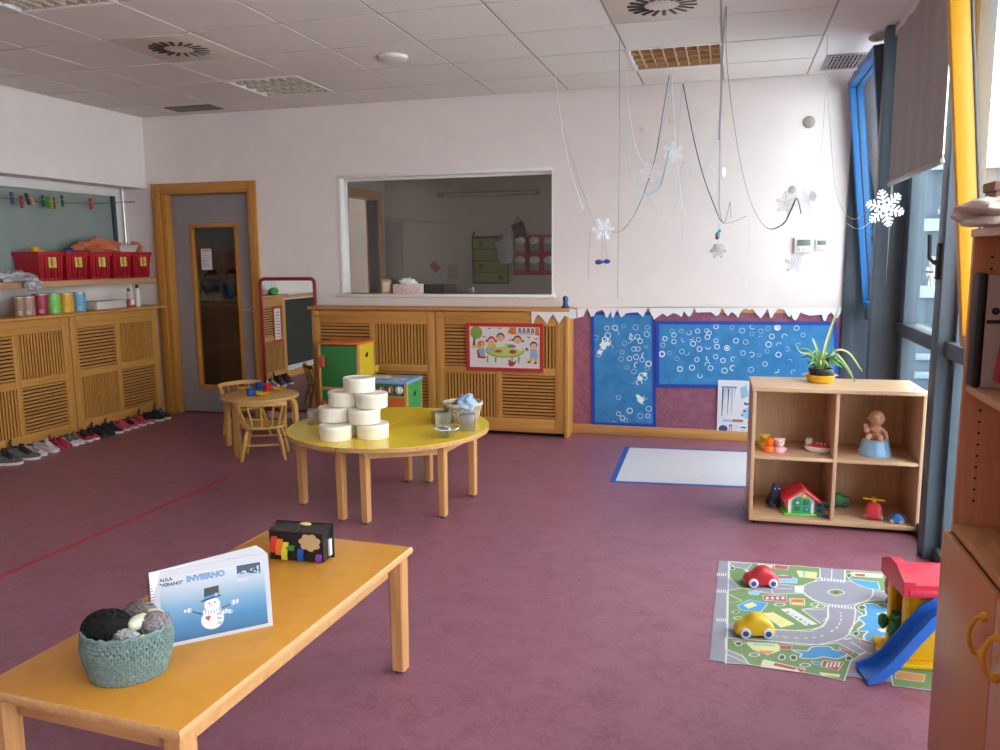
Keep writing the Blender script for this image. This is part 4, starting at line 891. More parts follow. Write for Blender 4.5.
for r, z in ((.040, 0), (.048, .012), (.064, .045), (.072, .050), (.071, .052), (.062, .046), (.044, .010), (.02, .006)):
    rings.append([((r+(.0026 if i % 2 else -.0026)*(r > .03))*math.cos(2*PI*i/n), (r+(.0026 if i % 2 else -.0026)*(r > .03))*math.sin(2*PI*i/n), z) for i in range(n)])
b.ring(rings, 0, False); b.obj('cup', foil, t)
t = thing('wicker_basket', 'round woven basket with a blue cloth on the yellow table', 'basket', (-1.60, 4.78, TH))
wick = mottled('wicker', [(.35, '#8d7c66'), (.5, '#b8a78d'), (.65, '#d0c2aa')], 60, .8)
b = MB()
for k in range(9):
    z = .008+.0115*k; r = .088+.028*(k/8)**.8; n = 60
    b.tube([((r+.004*(1 if (i+k) % 2 else -1))*math.cos(2*PI*i/n), (r+.004*(1 if (i+k) % 2 else -1))*math.sin(2*PI*i/n), z) for i in range(n)], .0068, 6, closed=True)
b.lathe([(.088, .003), (.085, .006)], 24); b.obj('body', wick, t)
b = MB(); n = 40; b.tube([(.122*math.cos(2*PI*i/n), .122*math.sin(2*PI*i/n), .112+.002*math.sin(i*2.5)) for i in range(n)], .012, 8, closed=True); b.obj('rim', mottled('wicker_rim', [(.4, '#b4a58e'), (.6, '#d8cdb8')], 60, .8), t)
crumple('cloth', 'pale blue cloth stuffed in the woven basket', 'cloth', (-1.555, 4.72, TH+.125), (.065, .06, .05), M('cloth_blue', '#9db4d6', .8, .05), 41, .4, 1.8)
crumple('cloth', 'grey brown scraps inside the woven basket', 'cloth', (-1.65, 4.80, TH+.065), (.06, .05, .04), M('cloth_grey', '#77705f', .9, .2, 40), 43, .4, 2.4)

# ---- kids' round table, chairs, dishes
pine = wood('pine_upright', '#cfa05c', '#b88442', 'z'); pine_x = wood('pine_top', '#d3a763', '#bd8c4a', 'x')
kt = thing('play_table', 'small round wooden play table set with toy dishes', 'table', (-3.53, 5.53, 0), R(0)); KZ = .432
b = MB(); b.lathe([(.285, KZ-.026), (.297, KZ-.022), (.30, KZ-.010), (.297, KZ-.003), (.288, KZ)], 48); b.obj('tabletop', pine_x, kt)
for a in (-92, 178, 88, -2):
    c, s_ = math.cos(R(a)), math.sin(R(a)); b = MB()
    path = [(.255, KZ-.03), (.285, KZ-.028), (.303, KZ-.045), (.312, KZ-.09), (.312, .20), (.314, .0)]
    rings = []
    for r_, z in path:
        hw = .024; hd = .013
        dr = hd if z < KZ-.04 else hd*.7
        rings.append([((r_+dr)*c-hw*s_*e, (r_+dr)*s_+hw*c*e, z+(0 if z < KZ-.04 else hd*.6)) for e in (-1, 1)]+[((r_-dr)*c-hw*s_*e, (r_-dr)*s_+hw*c*e, z-(0 if z < KZ-.04 else hd*.6)) for e in (1, -1)])
    b.ring(rings, 0, False); b.obj('leg', pine, kt)
def kid_chair(name, label, loc, rz):
    t = thing(name, label, 'chair', loc, rz, 'small spindle back wooden chairs')     # faces +y
    sz = .255
    b = MB(); n = 36; P = [(.165*math.copysign(abs(math.cos(2*PI*i/n))**.75, math.cos(2*PI*i/n)), .145*math.copysign(abs(math.sin(2*PI*i/n))**.8, math.sin(2*PI*i/n))) for i in range(n)]
    b.ring([[(x*k, y*k, z) for x, y in P] for k, z in ((.93, sz-.022), (1, sz-.014), (1, sz-.004), (.96, sz), (.5, sz-.006))], 0, True); b.obj('seat', pine_x, t)
    for sx in (-1, 1):
        for sy in (-1, 1):
            b = MB(); b.tube([(sx*.105, sy*.085, sz-.015), (sx*.135, sy*.115, .12), (sx*.155, sy*.140, 0)], [.015, .018, .013], 10); b.obj('leg', pine, t)
    b = MB(); b.cyl((-.135, -.118, .115), (.135, -.118, .115), .009, n=8); b.obj('stretcher', pine, t)
    b = MB(); b.cyl((-.132, .112, .14), (.132, .112, .14), .009, n=8); b.obj('stretcher', pine, t)
    for sx in (-1, 1):
        b = MB(); b.cyl((sx*.140, -.118, .125), (sx*.140, .118, .125), .009, n=8); b.obj('stretcher', pine, t)
    bz = .425
    bow = lambda a: (.178*math.sin(a), -.125-.055*math.cos(a)+.02, bz+.008*math.cos(a))
    b = MB(); A = [R(-88+176*k/20) for k in range(21)]; rings = []
    for a in A:
        p = Vector(bow(a)); nrm = Vector((math.sin(a), -math.cos(a)*.6, 0)).normalized()
        rings.append([p+nrm*.010+Vector((0, 0, -.016)), p+nrm*.010+Vector((0, 0, .016)), p-nrm*.010+Vector((0, 0, .016)), p-nrm*.010+Vector((0, 0, -.016))])
    b.ring(rings, 0, False); b.obj('back_rail', pine_x, t)
    for d in (-62, -32, 0, 32, 62):
        a = R(d); p = bow(a); b = MB(); b.tube([(p[0]*.72, -.118+.03*(1-math.cos(a))*1.2, sz-.006), ((p[0]*.86), (p[1]-.115)/2, (sz+bz)/2), (p[0], p[1], bz-.012)], [.0065, .0085, .0065], 8); b.obj('spindle', pine, t)
    for sx in (-1, 1):
        b = MB(); p = bow(R(86*sx)); b.tube([(sx*.145, -.04, sz-.008), (sx*.165, -.075, .34), (p[0], p[1], bz-.01)], [.010, .012, .010], 8); b.obj('arm_post', pine, t)
    return t
kid_chair('play_chair', 'small wooden spindle chair with its back to the viewer at the play table', (-3.345, 5.275, 0), R(25))
kid_chair('play_chair', 'small wooden spindle chair on the far side of the play table by the grey door', (-3.93, 5.93, 0), R(-128))
def cup(px, py, col, lab):
    p = onZ(px, py, KZ); t = thing('toy_cup', lab, 'cup', (p.x, p.y, KZ), 0, 'toy cups on the play table')
    b = MB(); b.lathe([(.022, 0), (.026, .003), (.029, .058), (.031, .062), (.028, .062), (.024, .008), (.002, .006)], 22, caps=False); b.disc(0, 0, .022, 0, 0); b.obj('body', col, t)
    b = MB(); b.tube([(.028, 0, .05), (.046, 0, .046), (.05, 0, .03), (.042, 0, .016), (.027, 0, .014)], .004, 6); b.obj('handle', col, t)
tb, tr_, ty_ = M('toy_blue_plastic', '#1f4f9e', .35), M('toy_red_plastic', '#c0272d', .35), M('toy_yellow_plastic', '#e2b51c', .35)
cup(250.5, 396, tb, 'blue toy cup nearest the viewer on the play table'); cup(259, 389.5, tb, 'blue toy cup further back on the play table'); cup(268, 391, tr_, 'red toy cup on the play table')
def plate(px, py, lab):
    p = onZ(px, py, KZ); t = thing('toy_plate', lab, 'plate', (p.x, p.y, KZ), 0, 'yellow toy plates on the play table')
    b = MB(); b.lathe([(.03, 0), (.034, .002), (.058, .014), (.060, .017), (.056, .016), (.034, .006), (.002, .005)], 30, caps=False); b.disc(0, 0, .03, 0); b.obj('dish', ty_, t)
plate(263, 395.5, 'yellow toy plate at the near edge of the play table'); plate(279, 390, 'yellow toy plate right of the red cup'); plate(245, 390, 'yellow toy plate behind the nearer blue cup')

# ---- toy fridge and stove
tg = M('toy_green_board', '#2f7a3d', .45, .06); to = M('toy_orange_board', '#d4692b', .45, .05); tyb = M('toy_yellow_board', '#d9b52c', .45, .05); tbl = M('toy_blue_board', '#7fa3d0', .45, .05); knob_r = M('toy_red_knob', '#c4473a', .4)
FX0, FX1, FY0, FY1 = -3.275, -2.905, 6.02, 6.33; FH = .80
t = thing('toy_fridge', 'green doored wooden toy fridge with orange top', 'toy fridge', ((FX0+FX1)/2, (FY0+FY1)/2, 0))
w, d = (FX1-FX0)/2, (FY1-FY0)/2
b = MB()
for s in (-1, 1): b.box(s*w-.022*(s > 0), s*w+.022*(s < 0), -d, -d+.03, 0, FH-.02, 0, .002)
b.box(-w+.022, w-.022, -d, -d+.03, .40, .425, 0); b.box(-w+.022, w-.022, -d, -d+.03, 0, .04, 0); b.box(-w+.01, w-.01, d-.012, d, 0, FH-.02, 0); b.box(w-.03, w+.001, d-.02, d, 0, FH-.02, 0, .002)
b.obj('frame', pine, t)
b = MB(); b.box(-w-.006, w+.006, -d-.008, d, FH-.02, FH, 0, .003); b.obj('top', to, t)
b = MB(); b.box(w-.012, w-.001, -d+.03, d-.02, 0, FH-.02, 0); b.obj('side_panel', tyb, t); b = MB(); b.box(-w+.001, -w+.012, -d+.03, d-.012, 0, FH-.02, 0); b.obj('side_panel', tg, t)
b = MB(); X = FR((w-.0005, 0, FH-.12), (0, 1, 0), (0, 0, 1)); b.disc(0, 0, .028, .001, 0, X, 20, .017); b.disc(.012, .012, .02, .0012, 0, X, 20, .014); b.obj('grip_hole', black_m, t)
for z0, z1 in ((.425, FH-.025), (.04, .40)):
    b = MB(); b.box(-w+.025, w-.025, -d+.004, -d+.02, z0+.003, z1-.003, 0, .003); dd = b.obj('door', tg, t)
    b = MB(); zc = (z0+z1)/2+.04; b.box(-w+.032, -w+.062, -d-.03, -d+.006, zc-.05, zc+.05, 0, .008); b.obj('handle', knob_r, dd)
SX0, SX1, SY0, SY1, SH = -2.895, -2.475, 5.99, 6.33, .50
t = thing('toy_stove', 'wooden toy stove with blue top and orange oven door', 'toy stove', ((SX0+SX1)/2, (SY0+SY1)/2, 0)); w, d = (SX1-SX0)/2, (SY1-SY0)/2
b = MB(); b.box(-w-.008, w+.008, -d-.01, d, SH-.028, SH, 0, .004); b.obj('top', tbl, t)
b = MB()
for s in (-1, 1): b.box(s*w-.026*(s > 0), s*w+.026*(s < 0), -d, -d+.028, 0, SH-.028, 0, .002)
b.box(-w+.026, w-.026, -d+.002, -d+.028, .355, .375, 0); b.box(-w+.026, w-.026, -d, -d+.028, 0, .05, 0); b.box(w-.026, w, d-.024, d, 0, SH-.028, 0, .002); b.obj('frame', pine, t)
b = MB(); b.box(-w+.026, w-.026, -d+.006, -d+.02, .375, SH-.028, 0); b.obj('control_panel', tg, t)
for k in range(4):
    b = MB(); X = FR((-w+.12+.078*k, -d+.006, .424), (1, 0, 0), (0, 0, 1)); q = 1.25 if k == 3 else 1
    b.lathe([(.026*q, 0), (.026*q, .012), (.022*q, .016), (.002, .016)], 22, X=X, caps=False); b.box(-.004, .004, -.02, .02, .014, .026, 1, .001, X=X); b.obj('knob', [M('toy_white_knob', '#d8d2cc', .4) if k == 3 else knob_r, white_m], t)
b = MB(); zt = .352; dw = w-.03
P = [(-dw, .053), (dw, .053), (dw, zt), (-dw, zt)]; hw, hz0, hz1 = dw*.55, .10, .29
hole = [(-hw, hz0), (hw, hz0), (hw, hz1-.05)]+[(hw*math.cos(R(a)), hz1-.05+.05*math.sin(R(a))) for a in (20, 45, 70, 90, 110, 135, 160)]+[(-hw, hz1-.05)]
X = FR((0, -d+.004, 0), (1, 0, 0), (0, 0, 1))
b.box(-dw, -hw, .053, zt, 0, .012, 0, X=X); b.box(hw, dw, .053, zt, 0, .012, 0, X=X); b.box(-hw, hw, .053, hz0, 0, .012, 0, X=X)
b.prism([(-hw, hz1-.05)]+[(hw*math.cos(R(a)), hz1-.05+.05*math.sin(R(a))) for a in (160, 135, 110, 90, 70, 45, 20)]+[(hw, hz1-.05), (hw, zt), (-hw, zt)], 0, .012, 0, X=X)
dd = b.obj('oven_door', to, t)
b = MB(); b.box(-hw-.005, hw+.005, hz0-.005, hz1+.005, -.006, -.002, 0, X=X); b.obj('oven_window', M('oven_dark', '#141312', .15), dd)
b = MB(); b.box(w-.012, w-.001, -d+.028, d-.024, 0, SH-.028, 0); b.obj('side_panel', M('toy_green_bright', '#3f9a55', .45, .05), t); b = MB(); b.box(-w+.001, -w+.012, -d+.028, d, 0, SH-.028, 0); b.obj('side_panel', tg, t)
b = MB(); X = FR((w-.0005, 0, SH-.13), (0, 1, 0), (0, 0, 1)); b.disc(0, 0, .028, .001, 0, X, 20, .017); b.disc(.012, .012, .02, .0012, 0, X, 20, .014); b.obj('grip_hole', black_m, t)
for x, y in ((-.09, .03), (.08, -.06)):
    b = MB(); b.lathe([(.085, SH+.0005), (.085, SH+.003), (.08, SH+.004)], 28, X=TR(x, y)); b.obj('hotplate', M('hotplate_white', '#d5d3d0', .4), t)
def pot(px, py, col, lab, r=.075, h=.055, fill=None):
    p = onZ(px, py, SH+.004); t = thing('toy_pot', lab, 'toy pot', (p.x, p.y+r*.5, SH+.0045), 0, 'toy pots on the toy stove')
    b = MB(); b.lathe([(r*.86, 0), (r*.93, .004), (r, h), (r*1.03, h+.002), (r*1.03, h+.006), (r*.96, h+.006), (r*.88, .008), (.002, .007)], 30, caps=False); b.disc(0, 0, r*.86, 0); b.obj('body', col, t)
    for s in (-1, 1): b = MB(); b.tube([(s*r*.95, -.02, h-.01), (s*r*1.25, -.016, h-.006), (s*r*1.25, .016, h-.006), (s*r*.95, .02, h-.01)], .006, 6); b.obj('handle', col, t)
    if fill:
        b = MB(); b.lathe([(r*.98, h+.004), (r*.9, h+.010), (r*.4, h+.020), (.012, h+.024), (.012, h+.034), (.002, h+.037)], 26, caps=False); b.obj('lid', fill, t)
pot(373, 371.5, ty_, 'yellow toy pot with orange lid on the stove', .078, .052, M('toy_orange_plastic', '#d9541f', .4)); pot(403, 368.5, M('toy_royal_blue', '#1d57c4', .35), 'royal blue toy pot on the stove', .06, .066)

# ---- low toy shelf by the window
sb = wood('toy_shelf_beech', '#cda888', '#ba9172', 'z'); sbx = wood('toy_shelf_beech_x', '#d3b08f', '#c19a7a', 'x')
SU = thing('toy_shelf', 'low open beech shelf with four compartments of toys', 'shelf', (.146, 4.545, 0), R(1.3))
SW, SDp, SHt = .865, .42, .772; tk = .019; MX = .424; MZ = .372
SUM = Matrix.Translation((.146, 4.545, 0)) @ Matrix.Rotation(R(1.3), 4, 'Z')
b = MB(); b.box(-.004, SW+.004, -.006, SDp, SHt-.022, SHt, 0, .003); b.obj('top', sbx, SU)
for x in (0, SW-tk): b = MB(); b.box(x, x+tk, 0, SDp, .022, SHt-.022, 0, .002); b.obj('side_panel', sb, SU)
b = MB(); b.box(tk, SW-tk, SDp-.012, SDp-.002, .022, SHt-.022, 0); b.obj('back_panel', sb, SU)
b = MB(); b.box(MX, MX+tk, .004, SDp-.012, .044, SHt-.022, 0, .002); b.obj('divider', sb, SU)
for x0, x1 in ((tk, MX), (MX+tk, SW-tk)): b = MB(); b.box(x0, x1, .006, SDp-.012, MZ, MZ+tk, 0, .002); b.obj('shelf_board', sbx, SU)
b = MB(); b.box(tk, SW-tk, .002, SDp-.012, .022, .044, 0, .002); b.obj('bottom_board', sbx, SU)
for x in (.04, SW-.04):
    for y in (.04, SDp-.04): b = MB(); b.lathe([(.02, 0), (.022, .022)], 14, X=TR(x, y)); b.obj('foot', black_m, SU)
def shp(px, py, z):                                       # world point on a shelf board
    return onZ(px, py, z)
ZU, ZL, ZT = MZ+tk+.0005, .0445, SHt+.0005
def figure(px, py, col, lab, hcol=None):
    p = shp(px, py, ZU); t = thing('toy_figure', lab, 'toy figure', (p.x, p.y, ZU), 0, 'chunky toy figures on the upper left shelf')
    b = MB(); b.lathe([(.028, 0), (.032, .004), (.032, .022), (.026, .032), (.012, .036)], 22); b.obj('body', col, t)
    b = MB(); b.ball((0, -.002, .056), .025, 18, 12); b.ball((-.02, 0, .072), .009, 10, 6); b.ball((.02, 0, .072), .009, 10, 6); hd = b.obj('head', hcol or col, t)
    b = MB(); b.ball((-.008, -.025, .06), .0035, 8, 6); b.ball((.008, -.025, .06), .0035, 8, 6); b.obj('eyes', black_m, t)
    for s in (-1, 1): b = MB(); b.ball((s*.03, -.008, .02), .009, 10, 6); b.obj('arm', col, t)
figure(764, 447.5, M('toy_lemon', '#d2bd2e', .35), 'yellow chunky toy figure behind the orange one'); figure(769, 451.5, M('toy_orange2', '#ef6a1f', .35), 'orange chunky toy figure on the upper left shelf'); figure(779.5, 452, M('toy_pink', '#e8a9b8', .35), 'pink chunky toy figure beside the orange one', M('toy_palepink', '#eec6cc', .35))
p = shp(818, 453, ZU); t = thing('toy_boat', 'small red and white toy boat on the upper left shelf', 'toy boat', (p.x, p.y+.02, ZU), R(-20))
b = MB(); P = lambda z, k, l: [(l*.075*math.cos(2*PI*i/24), k*.036*math.sin(2*PI*i/24), z) for i in range(24)]
b.ring([P(0, .5, .6), P(.012, .85, .88), P(.03, 1, 1), P(.034, .98, .99), P(.032, .9, .93)], 0, True); b.obj('hull', white_m, t)
b = MB(); b.ring([P(.033, .92, .94), P(.045, .8, .8), P(.052, .4, .5)], 0, True); b.obj('deck', M('toy_red2', '#c42f38', .35), t)
b = MB(); b.box(-.065, -.03, -.018, .018, .035, .075, 0, .006); b.obj('cabin', M('toy_greywhite', '#b8aea8', .4), t)
b = MB()
for q in range(3): b.ball((.0+.02*q, -.012, .052), .006, 8, 6)
b.obj('portholes', white_m, t)

# doll in a blue potty
p = shp(877, 458, ZU); dc = (p.x, p.y+.085, ZU)
t = thing('toy_potty', 'light blue toy potty the doll sits in', 'toy potty', dc, 0); t.scale = (.86, .86, .84)
b = MB(); n = 48; rings = []
for r, z in ((.100, 0), (.101, .006), (.094, .03), (.078, .085), (.074, .105), (.068, .108), (.060, .103), (.058, .05), (.04, .04)):
    rings.append([((r+(.0022*math.cos(i*PI/2) if .01 < z < .1 and r > .07 else 0))*math.cos(2*PI*i/n), (r+(.0022*math.cos(i*PI/2) if .01 < z < .1 and r > .07 else 0))*math.sin(2*PI*i/n), z) for i in range(n)])
b.ring(rings, 0, True); b.obj('bowl', M('potty_blue', '#8fbbe8', .25, .03, spec=.6), t)
doll_skin = M('doll_vinyl', '#cf9a80', .45, .04, sss=.05)
t = thing('baby_doll', 'bald naked baby doll sitting in the blue potty with one arm raised', 'doll', (dc[0], dc[1]-.008, dc[2]+.022), R(-4)); t.scale = (.76, .76, .76)
b = MB()
V = [(0, .012, .062), (0, .008, .105), (0, .004, .145), (0, .002, .172), (0, -.004, .192), (0, -.008, .222), (0, -.006, .252),      # 0-6 pelvis..head
     (-.040, .0, .160), (-.068, -.022, .140), (-.072, -.050, .172), (-.074, -.058, .188),                                            # raised arm 7-10
     (.042, .0, .158), (.066, -.02, .130), (.068, -.038, .104), (.069, -.044, .094),                                                  # lowered arm 11-14
     (-.030, -.014, .088), (-.052, -.075, .128), (-.060, -.092, .110), (-.062, -.106, .112),                                           # leg 15-18
     (.022, -.018, .088), (.022, -.078, .126), (.024, -.096, .100), (.024, -.110, .100)]
E = [(0, 1), (1, 2), (2, 3), (3, 4), (4, 5), (5, 6), (3, 7), (7, 8), (8, 9), (9, 10), (3, 11), (11, 12), (12, 13), (13, 14), (0, 15), (15, 16), (16, 17), (17, 18), (0, 19), (19, 20), (20, 21), (21, 22)]
RD = [.040, .042, .038, .026, .020, .044, .040, .018, .016, .013, .015, .018, .016, .013, .015, .024, .021, .018, .020, .024, .021, .018, .020]
for base, dirv, sd in ((10, Vector((0, -.25, 1)), -1), (14, Vector((.1, -.6, -.7)), 1)):
    pb = Vector(V[base])
    for q in range(5):
        off = (q-2)*.0055 if q < 4 else 0
        st_ = pb+Vector((off+.003, 0, .004 if q < 4 else 0)); en = st_+dirv.normalized()*(.015+.003*(q in (1, 2)))+Vector((off*.5, -.004, 0))
        if q == 4: st_ = pb+Vector((.010*-sd, -.004, 0)); en = st_+Vector((.008*-sd, -.006, .007))
        V += [tuple(st_), tuple(en)]; k = len(V); E += [(base, k-2), (k-2, k-1)]; RD += [.0042, .0036]
b.skin(V, E, RD, 2); body = b.obj('body', doll_skin, t)
b = MB(); b.ball((0, -.012, .242), (.052, .052, .056), 28, 20, 0, lambda d: 1+.05*max(0, -d.z)*max(0, -d.y)); 
b.ball((-.053, -.004, .238), (.010, .012, .015), 12, 8); b.ball((.053, -.004, .238), (.010, .012, .015), 12, 8); b.ball((0, -.064, .236), (.007, .007, .006), 10, 8)
hd = b.obj('head', doll_skin, t)
b = MB(); b.ball((-.020, -.057, .248), (.0065, .004, .0065), 12, 8); b.ball((.020, -.057, .248), (.0065, .004, .0065), 12, 8); b.obj('eyes', M('doll_eye', '#2b2320', .2), hd)
b = MB(); b.ball((0, -.0605, .219), (.006, .003, .003), 12, 8); b.obj('mouth', M('doll_lips', '#a4544a', .4), hd)
b = MB()
for s in (-1, 1): b.tube([(s*.012, -.0575, .262), (s*.020, -.0575, .265), (s*.028, -.054, .262)], .0018, 6)
b.obj('eyebrows', M('doll_brow', '#8a5a46', .6), hd)

# toy house, dark toy, cars on the lower shelves
p = shp(800, 516, ZL); t = thing('toy_house', 'toy house with red roof, white walls and green door', 'toy house', (p.x+.0, p.y+.075, ZL), R(6)); t.scale = (.83, .83, .83)
lg = M('toy_lime', '#6cc636', .4); tr2 = M('toy_red_roof', '#cf2532', .35); tgd = M('toy_green_door', '#2f9a6a', .4)
b = MB(); b.box(-.115, .105, -.09, .09, 0, .016, 0, .006); b.obj('base', lg, t)
b = MB(); b.prism([(-.085, .016), (.085, .016), (.085, .12), (0, .175), (-.085, .12)], -.075, .075, 0, X=FR((0, 0, 0), (1, 0, 0), (0, 0, 1))); b.obj('walls', M('toy_wall_white', '#dcd6d4', .4), t)
b = MB()
for s in (-1, 1):
    X = FR((0, -.105, .185), (s*.105, 0, -.075), (0, 1, 0)); b.box(-.008, .148, 0, .21, -.008*s if s > 0 else 0, 0 if s > 0 else .008, 0, .003, X=X)
    for q in range(5): b.cyl(X @ Vector((-.0+.145, .012+.0465*q, 0)), X @ Vector((-.0, .012+.0465*q, 0)), .010, n=8)
b.obj('roof', tr2, t)
b = MB(); b.lathe([(.016, 0), (.014, .008), (.002, .012)], 16, X=FR((0, -.118, .145), (1, 0, 0), (0, 0, 1)), caps=False); b.obj('roof_ornament', M('toy_gold', '#d9a326', .35), t)
b = MB(); X = FR((0, -.076, 0), (1, 0, 0), (0, 0, 1)); b.prism([(-.06, .016), (.06, .016), (.06, .095)]+[(.06*math.cos(R(a)), .095+.032*math.sin(R(a))) for a in range(15, 180, 15)]+[(-.06, .095)], 0, .008, 0, X=X)
dd = b.obj('door', tgd, t)
b = MB()
for q, (x, z, c) in enumerate(((-.028, .09, 1), (.026, .092, 0), (-.03, .048, 0), (.03, .045, 2))):
    b.box(x-.018, x+.018, z-.016, z+.016, .008, .011, 0, .003, X=X); b.disc(x, z, .012, .0115, c, X, 12)
b.obj('door_pictures', [M('toy_green_dark', '#1d6b48', .4), M('toy_mint', '#a6d4b8', .4), M('toy_sky', '#4a8fd6', .4)], dd)
b = MB(); X = FR((.088, -.075, 0), (.90, -.42, 0), (0, 0, 1)); b.prism([(0, .0), (.105, .0), (.105, .085)]+[(.0525+.0525*math.cos(R(a)), .085+.026*math.sin(R(a))) for a in range(20, 180, 20)]+[(0, .085)], 0, .010, 0, X=X)
for x, z in ((.028, .082), (.072, .082), (.028, .046)): b.box(x-.014, x+.014, z-.012, z+.012, .010, .012, 1, X=X)
b.disc(.076, .04, .014, .0125, 2, X, 14); b.obj('side_shutter', [M('toy_teal_grey', '#3f6a64', .4), M('toy_dark_window', '#243432', .4), M('toy_coral', '#d9705a', .4)], t)
p = shp(774, 503, ZL+.04); t = thing('toy_animal', 'dark blue toy animal behind the toy house', 'toy animal', (p.x+.0, p.y+.05, ZL), R(10)); dkb = M('toy_midnight', '#23264a', .5)
b = MB(); b.skin([(0, 0, .06), (0, -.03, .09), (0, -.045, .125), (0, .05, .06), (-.02, -.02, .03), (-.02, -.02, .004), (.02, -.02, .03), (.02, -.02, .004), (-.02, .05, .03), (-.02, .05, .004), (.02, .05, .03), (.02, .05, .004), (-.018, -.045, .155), (.018, -.045, .155)],
       [(0, 1), (1, 2), (0, 3), (0, 4), (4, 5), (0, 6), (6, 7), (3, 8), (8, 9), (3, 10), (10, 11), (2, 12), (2, 13)], [.028, .024, .03, .028, .012, .012, .012, .012, .012, .012, .012, .012, .008, .008], 2); b.obj('body', dkb, t)
b = MB(); b.ball((-.012, -.073, .132), .004, 8, 6); b.ball((.012, -.073, .132), .004, 8, 6); b.obj('eyes', white_m, t)
def toy_car(name, label, loc, rz, L, Wd, prof, mats, wheel, hub, wr, group=None, windows=None, wheels=((-.28), (.30))):
    """side profile prof: list of (x/L, z) from rear to front over the top; rounded across the width"""
    t = thing(name, label, 'toy car', loc, rz, group)
    b = MB(); z0 = wr*.55; rings = []; n = 9
    for x, z in prof:
        hw = Wd/2*(1-.25*abs(x*2)**4)
        row = [(x*L, -hw*.96, z0)]
        for k in range(n):
            a = PI*k/(n-1); c, s = math.cos(a), math.sin(a)
            row.append((x*L, -hw*math.copysign(abs(c)**.55, c), z0+(z-z0)*(.25+.75*s**.6) if k not in (0, n-1) else z0+(z-z0)*.25))
        row.append((x*L, hw*.96, z0)); rings.append(row)
    b.ring(rings, 0, True); b.obj('body', mats[0], t)
    for x in wheels:
        for s in (-1, 1):
            b = MB(); X = FR((x*L, s*(Wd/2-.006), wr), (1, 0, 0), (0, 0, 1)) if s < 0 else FR((x*L, s*(Wd/2-.006), wr), (-1, 0, 0), (0, 0, 1))
            b.lathe([(wr*.9, -.004), (wr, .0), (wr, wr*.42), (wr*.86, wr*.52), (wr*.55, wr*.52)], 26, X=X); w_ = b.obj('wheel', wheel, t)
            b = MB(); b.lathe([(wr*.56, wr*.50), (wr*.52, wr*.60), (wr*.2, wr*.64), (.0005, wr*.64)], 20, X=X, caps=False); b.obj('hub', hub, w_)
    if windows:
        for poly in windows:
            for s in (-1, 1):
                b = MB(); hw = Wd/2; b.prism([(x*L, z) for x, z in poly], -.001, .003, 0, X=FR((0, s*hw*.86, 0), (1, 0, 0), (0, 0, 1))); b.obj('window', mats[1], t)
    return t
whw = M('wheel_white', '#e6e2e2', .35); hubb = M('hub_blue', '#2b4fa8', .35); blk_w = M('wheel_black', '#26262a', .5)
beetle = [(x, z*.80) for x, z in [(-.5, .030), (-.49, .045), (-.46, .058), (-.40, .072), (-.30, .092), (-.18, .105), (-.04, .109), (.06, .104), (.16, .090), (.24, .074), (.34, .066), (.43, .057), (.48, .045), (.5, .030)]]
beetle2 = [(-x, z) for x, z in beetle[::-1]]
gr = 'chunky toy cars with white wheels on the road mat'
redc = M('car_red', '#c22b3c', .3, .05); yelc = M('car_yellow', '#e0b81f', .3, .04)
toy_car('toy_car', 'red toy car with white wheels on the road mat', (.180, 3.68, .003), R(14), .150, .082, beetle2, [redc, redc], whw, hubb, .021, gr)
toy_car('toy_car', 'yellow toy car with white wheels on the road mat', (.138, 3.165, .003), R(12), .150, .082, beetle2, [yelc, yelc], whw, hubb, .021, gr)
p = shp(843, 506, ZL); t = toy_car('toy_truck', 'green toy vehicle half hidden by the shelf divider', (p.x-.02, p.y, ZL), R(175), .10, .055, [(-.5, .03), (-.48, .06), (-.1, .062), (-.02, .075), (.3, .075), (.4, .05), (.5, .045), (.5, .028)], [M('toy_green3', '#2d8a4a', .4)], blk_w, M('hub_purple', '#8a5aa8', .4), .014)
b = MB(); b.box(-.052, .052, -.029, .029, .018, .024, 0, .003); b.obj('chassis', M('toy_purple', '#6d4a8f', .4), t)
p = shp(874, 520, ZL); t = toy_car('toy_helicopter', 'red rounded toy vehicle with yellow top on the lower right shelf', (p.x, p.y+.035, ZL), R(-100), .10, .085, [(-.5, .03), (-.46, .055), (-.3, .08), (-.05, .095), (.2, .09), (.36, .068), (.46, .05), (.5, .03)], [M('toy_red3', '#c8303c', .35)], M('wheel_grey', '#8d7f80', .4), whw, .018)
b = MB(); b.box(-.012, .012, -.055, .055, .103, .110, 0, .003); b.box(-.05, .05, -.010, .010, .103, .109, 0, .003); b.cyl((0, 0, .09), (0, 0, .105), .012, n=12); b.obj('rotor', ty_, t)
p = shp(897, 524, ZL); t = toy_car('toy_car', 'small blue toy car with yellow wheels on the lower right shelf', (p.x, p.y+.02, ZL), R(172), .075, .045, [(-.5, .022), (-.46, .036), (-.3, .040), (-.2, .052), (.12, .054), (.26, .040), (.44, .034), (.5, .022)], [M('toy_blue3', '#2f6fd0', .3), M('toy_sky', '#4a8fd6')], M('wheel_cream', '#cdbb6a', .4), M('wheel_cream', '#cdbb6a'), .011, None, [[(-.16, .036), (.10, .036), (.06, .049), (-.13, .049)]])

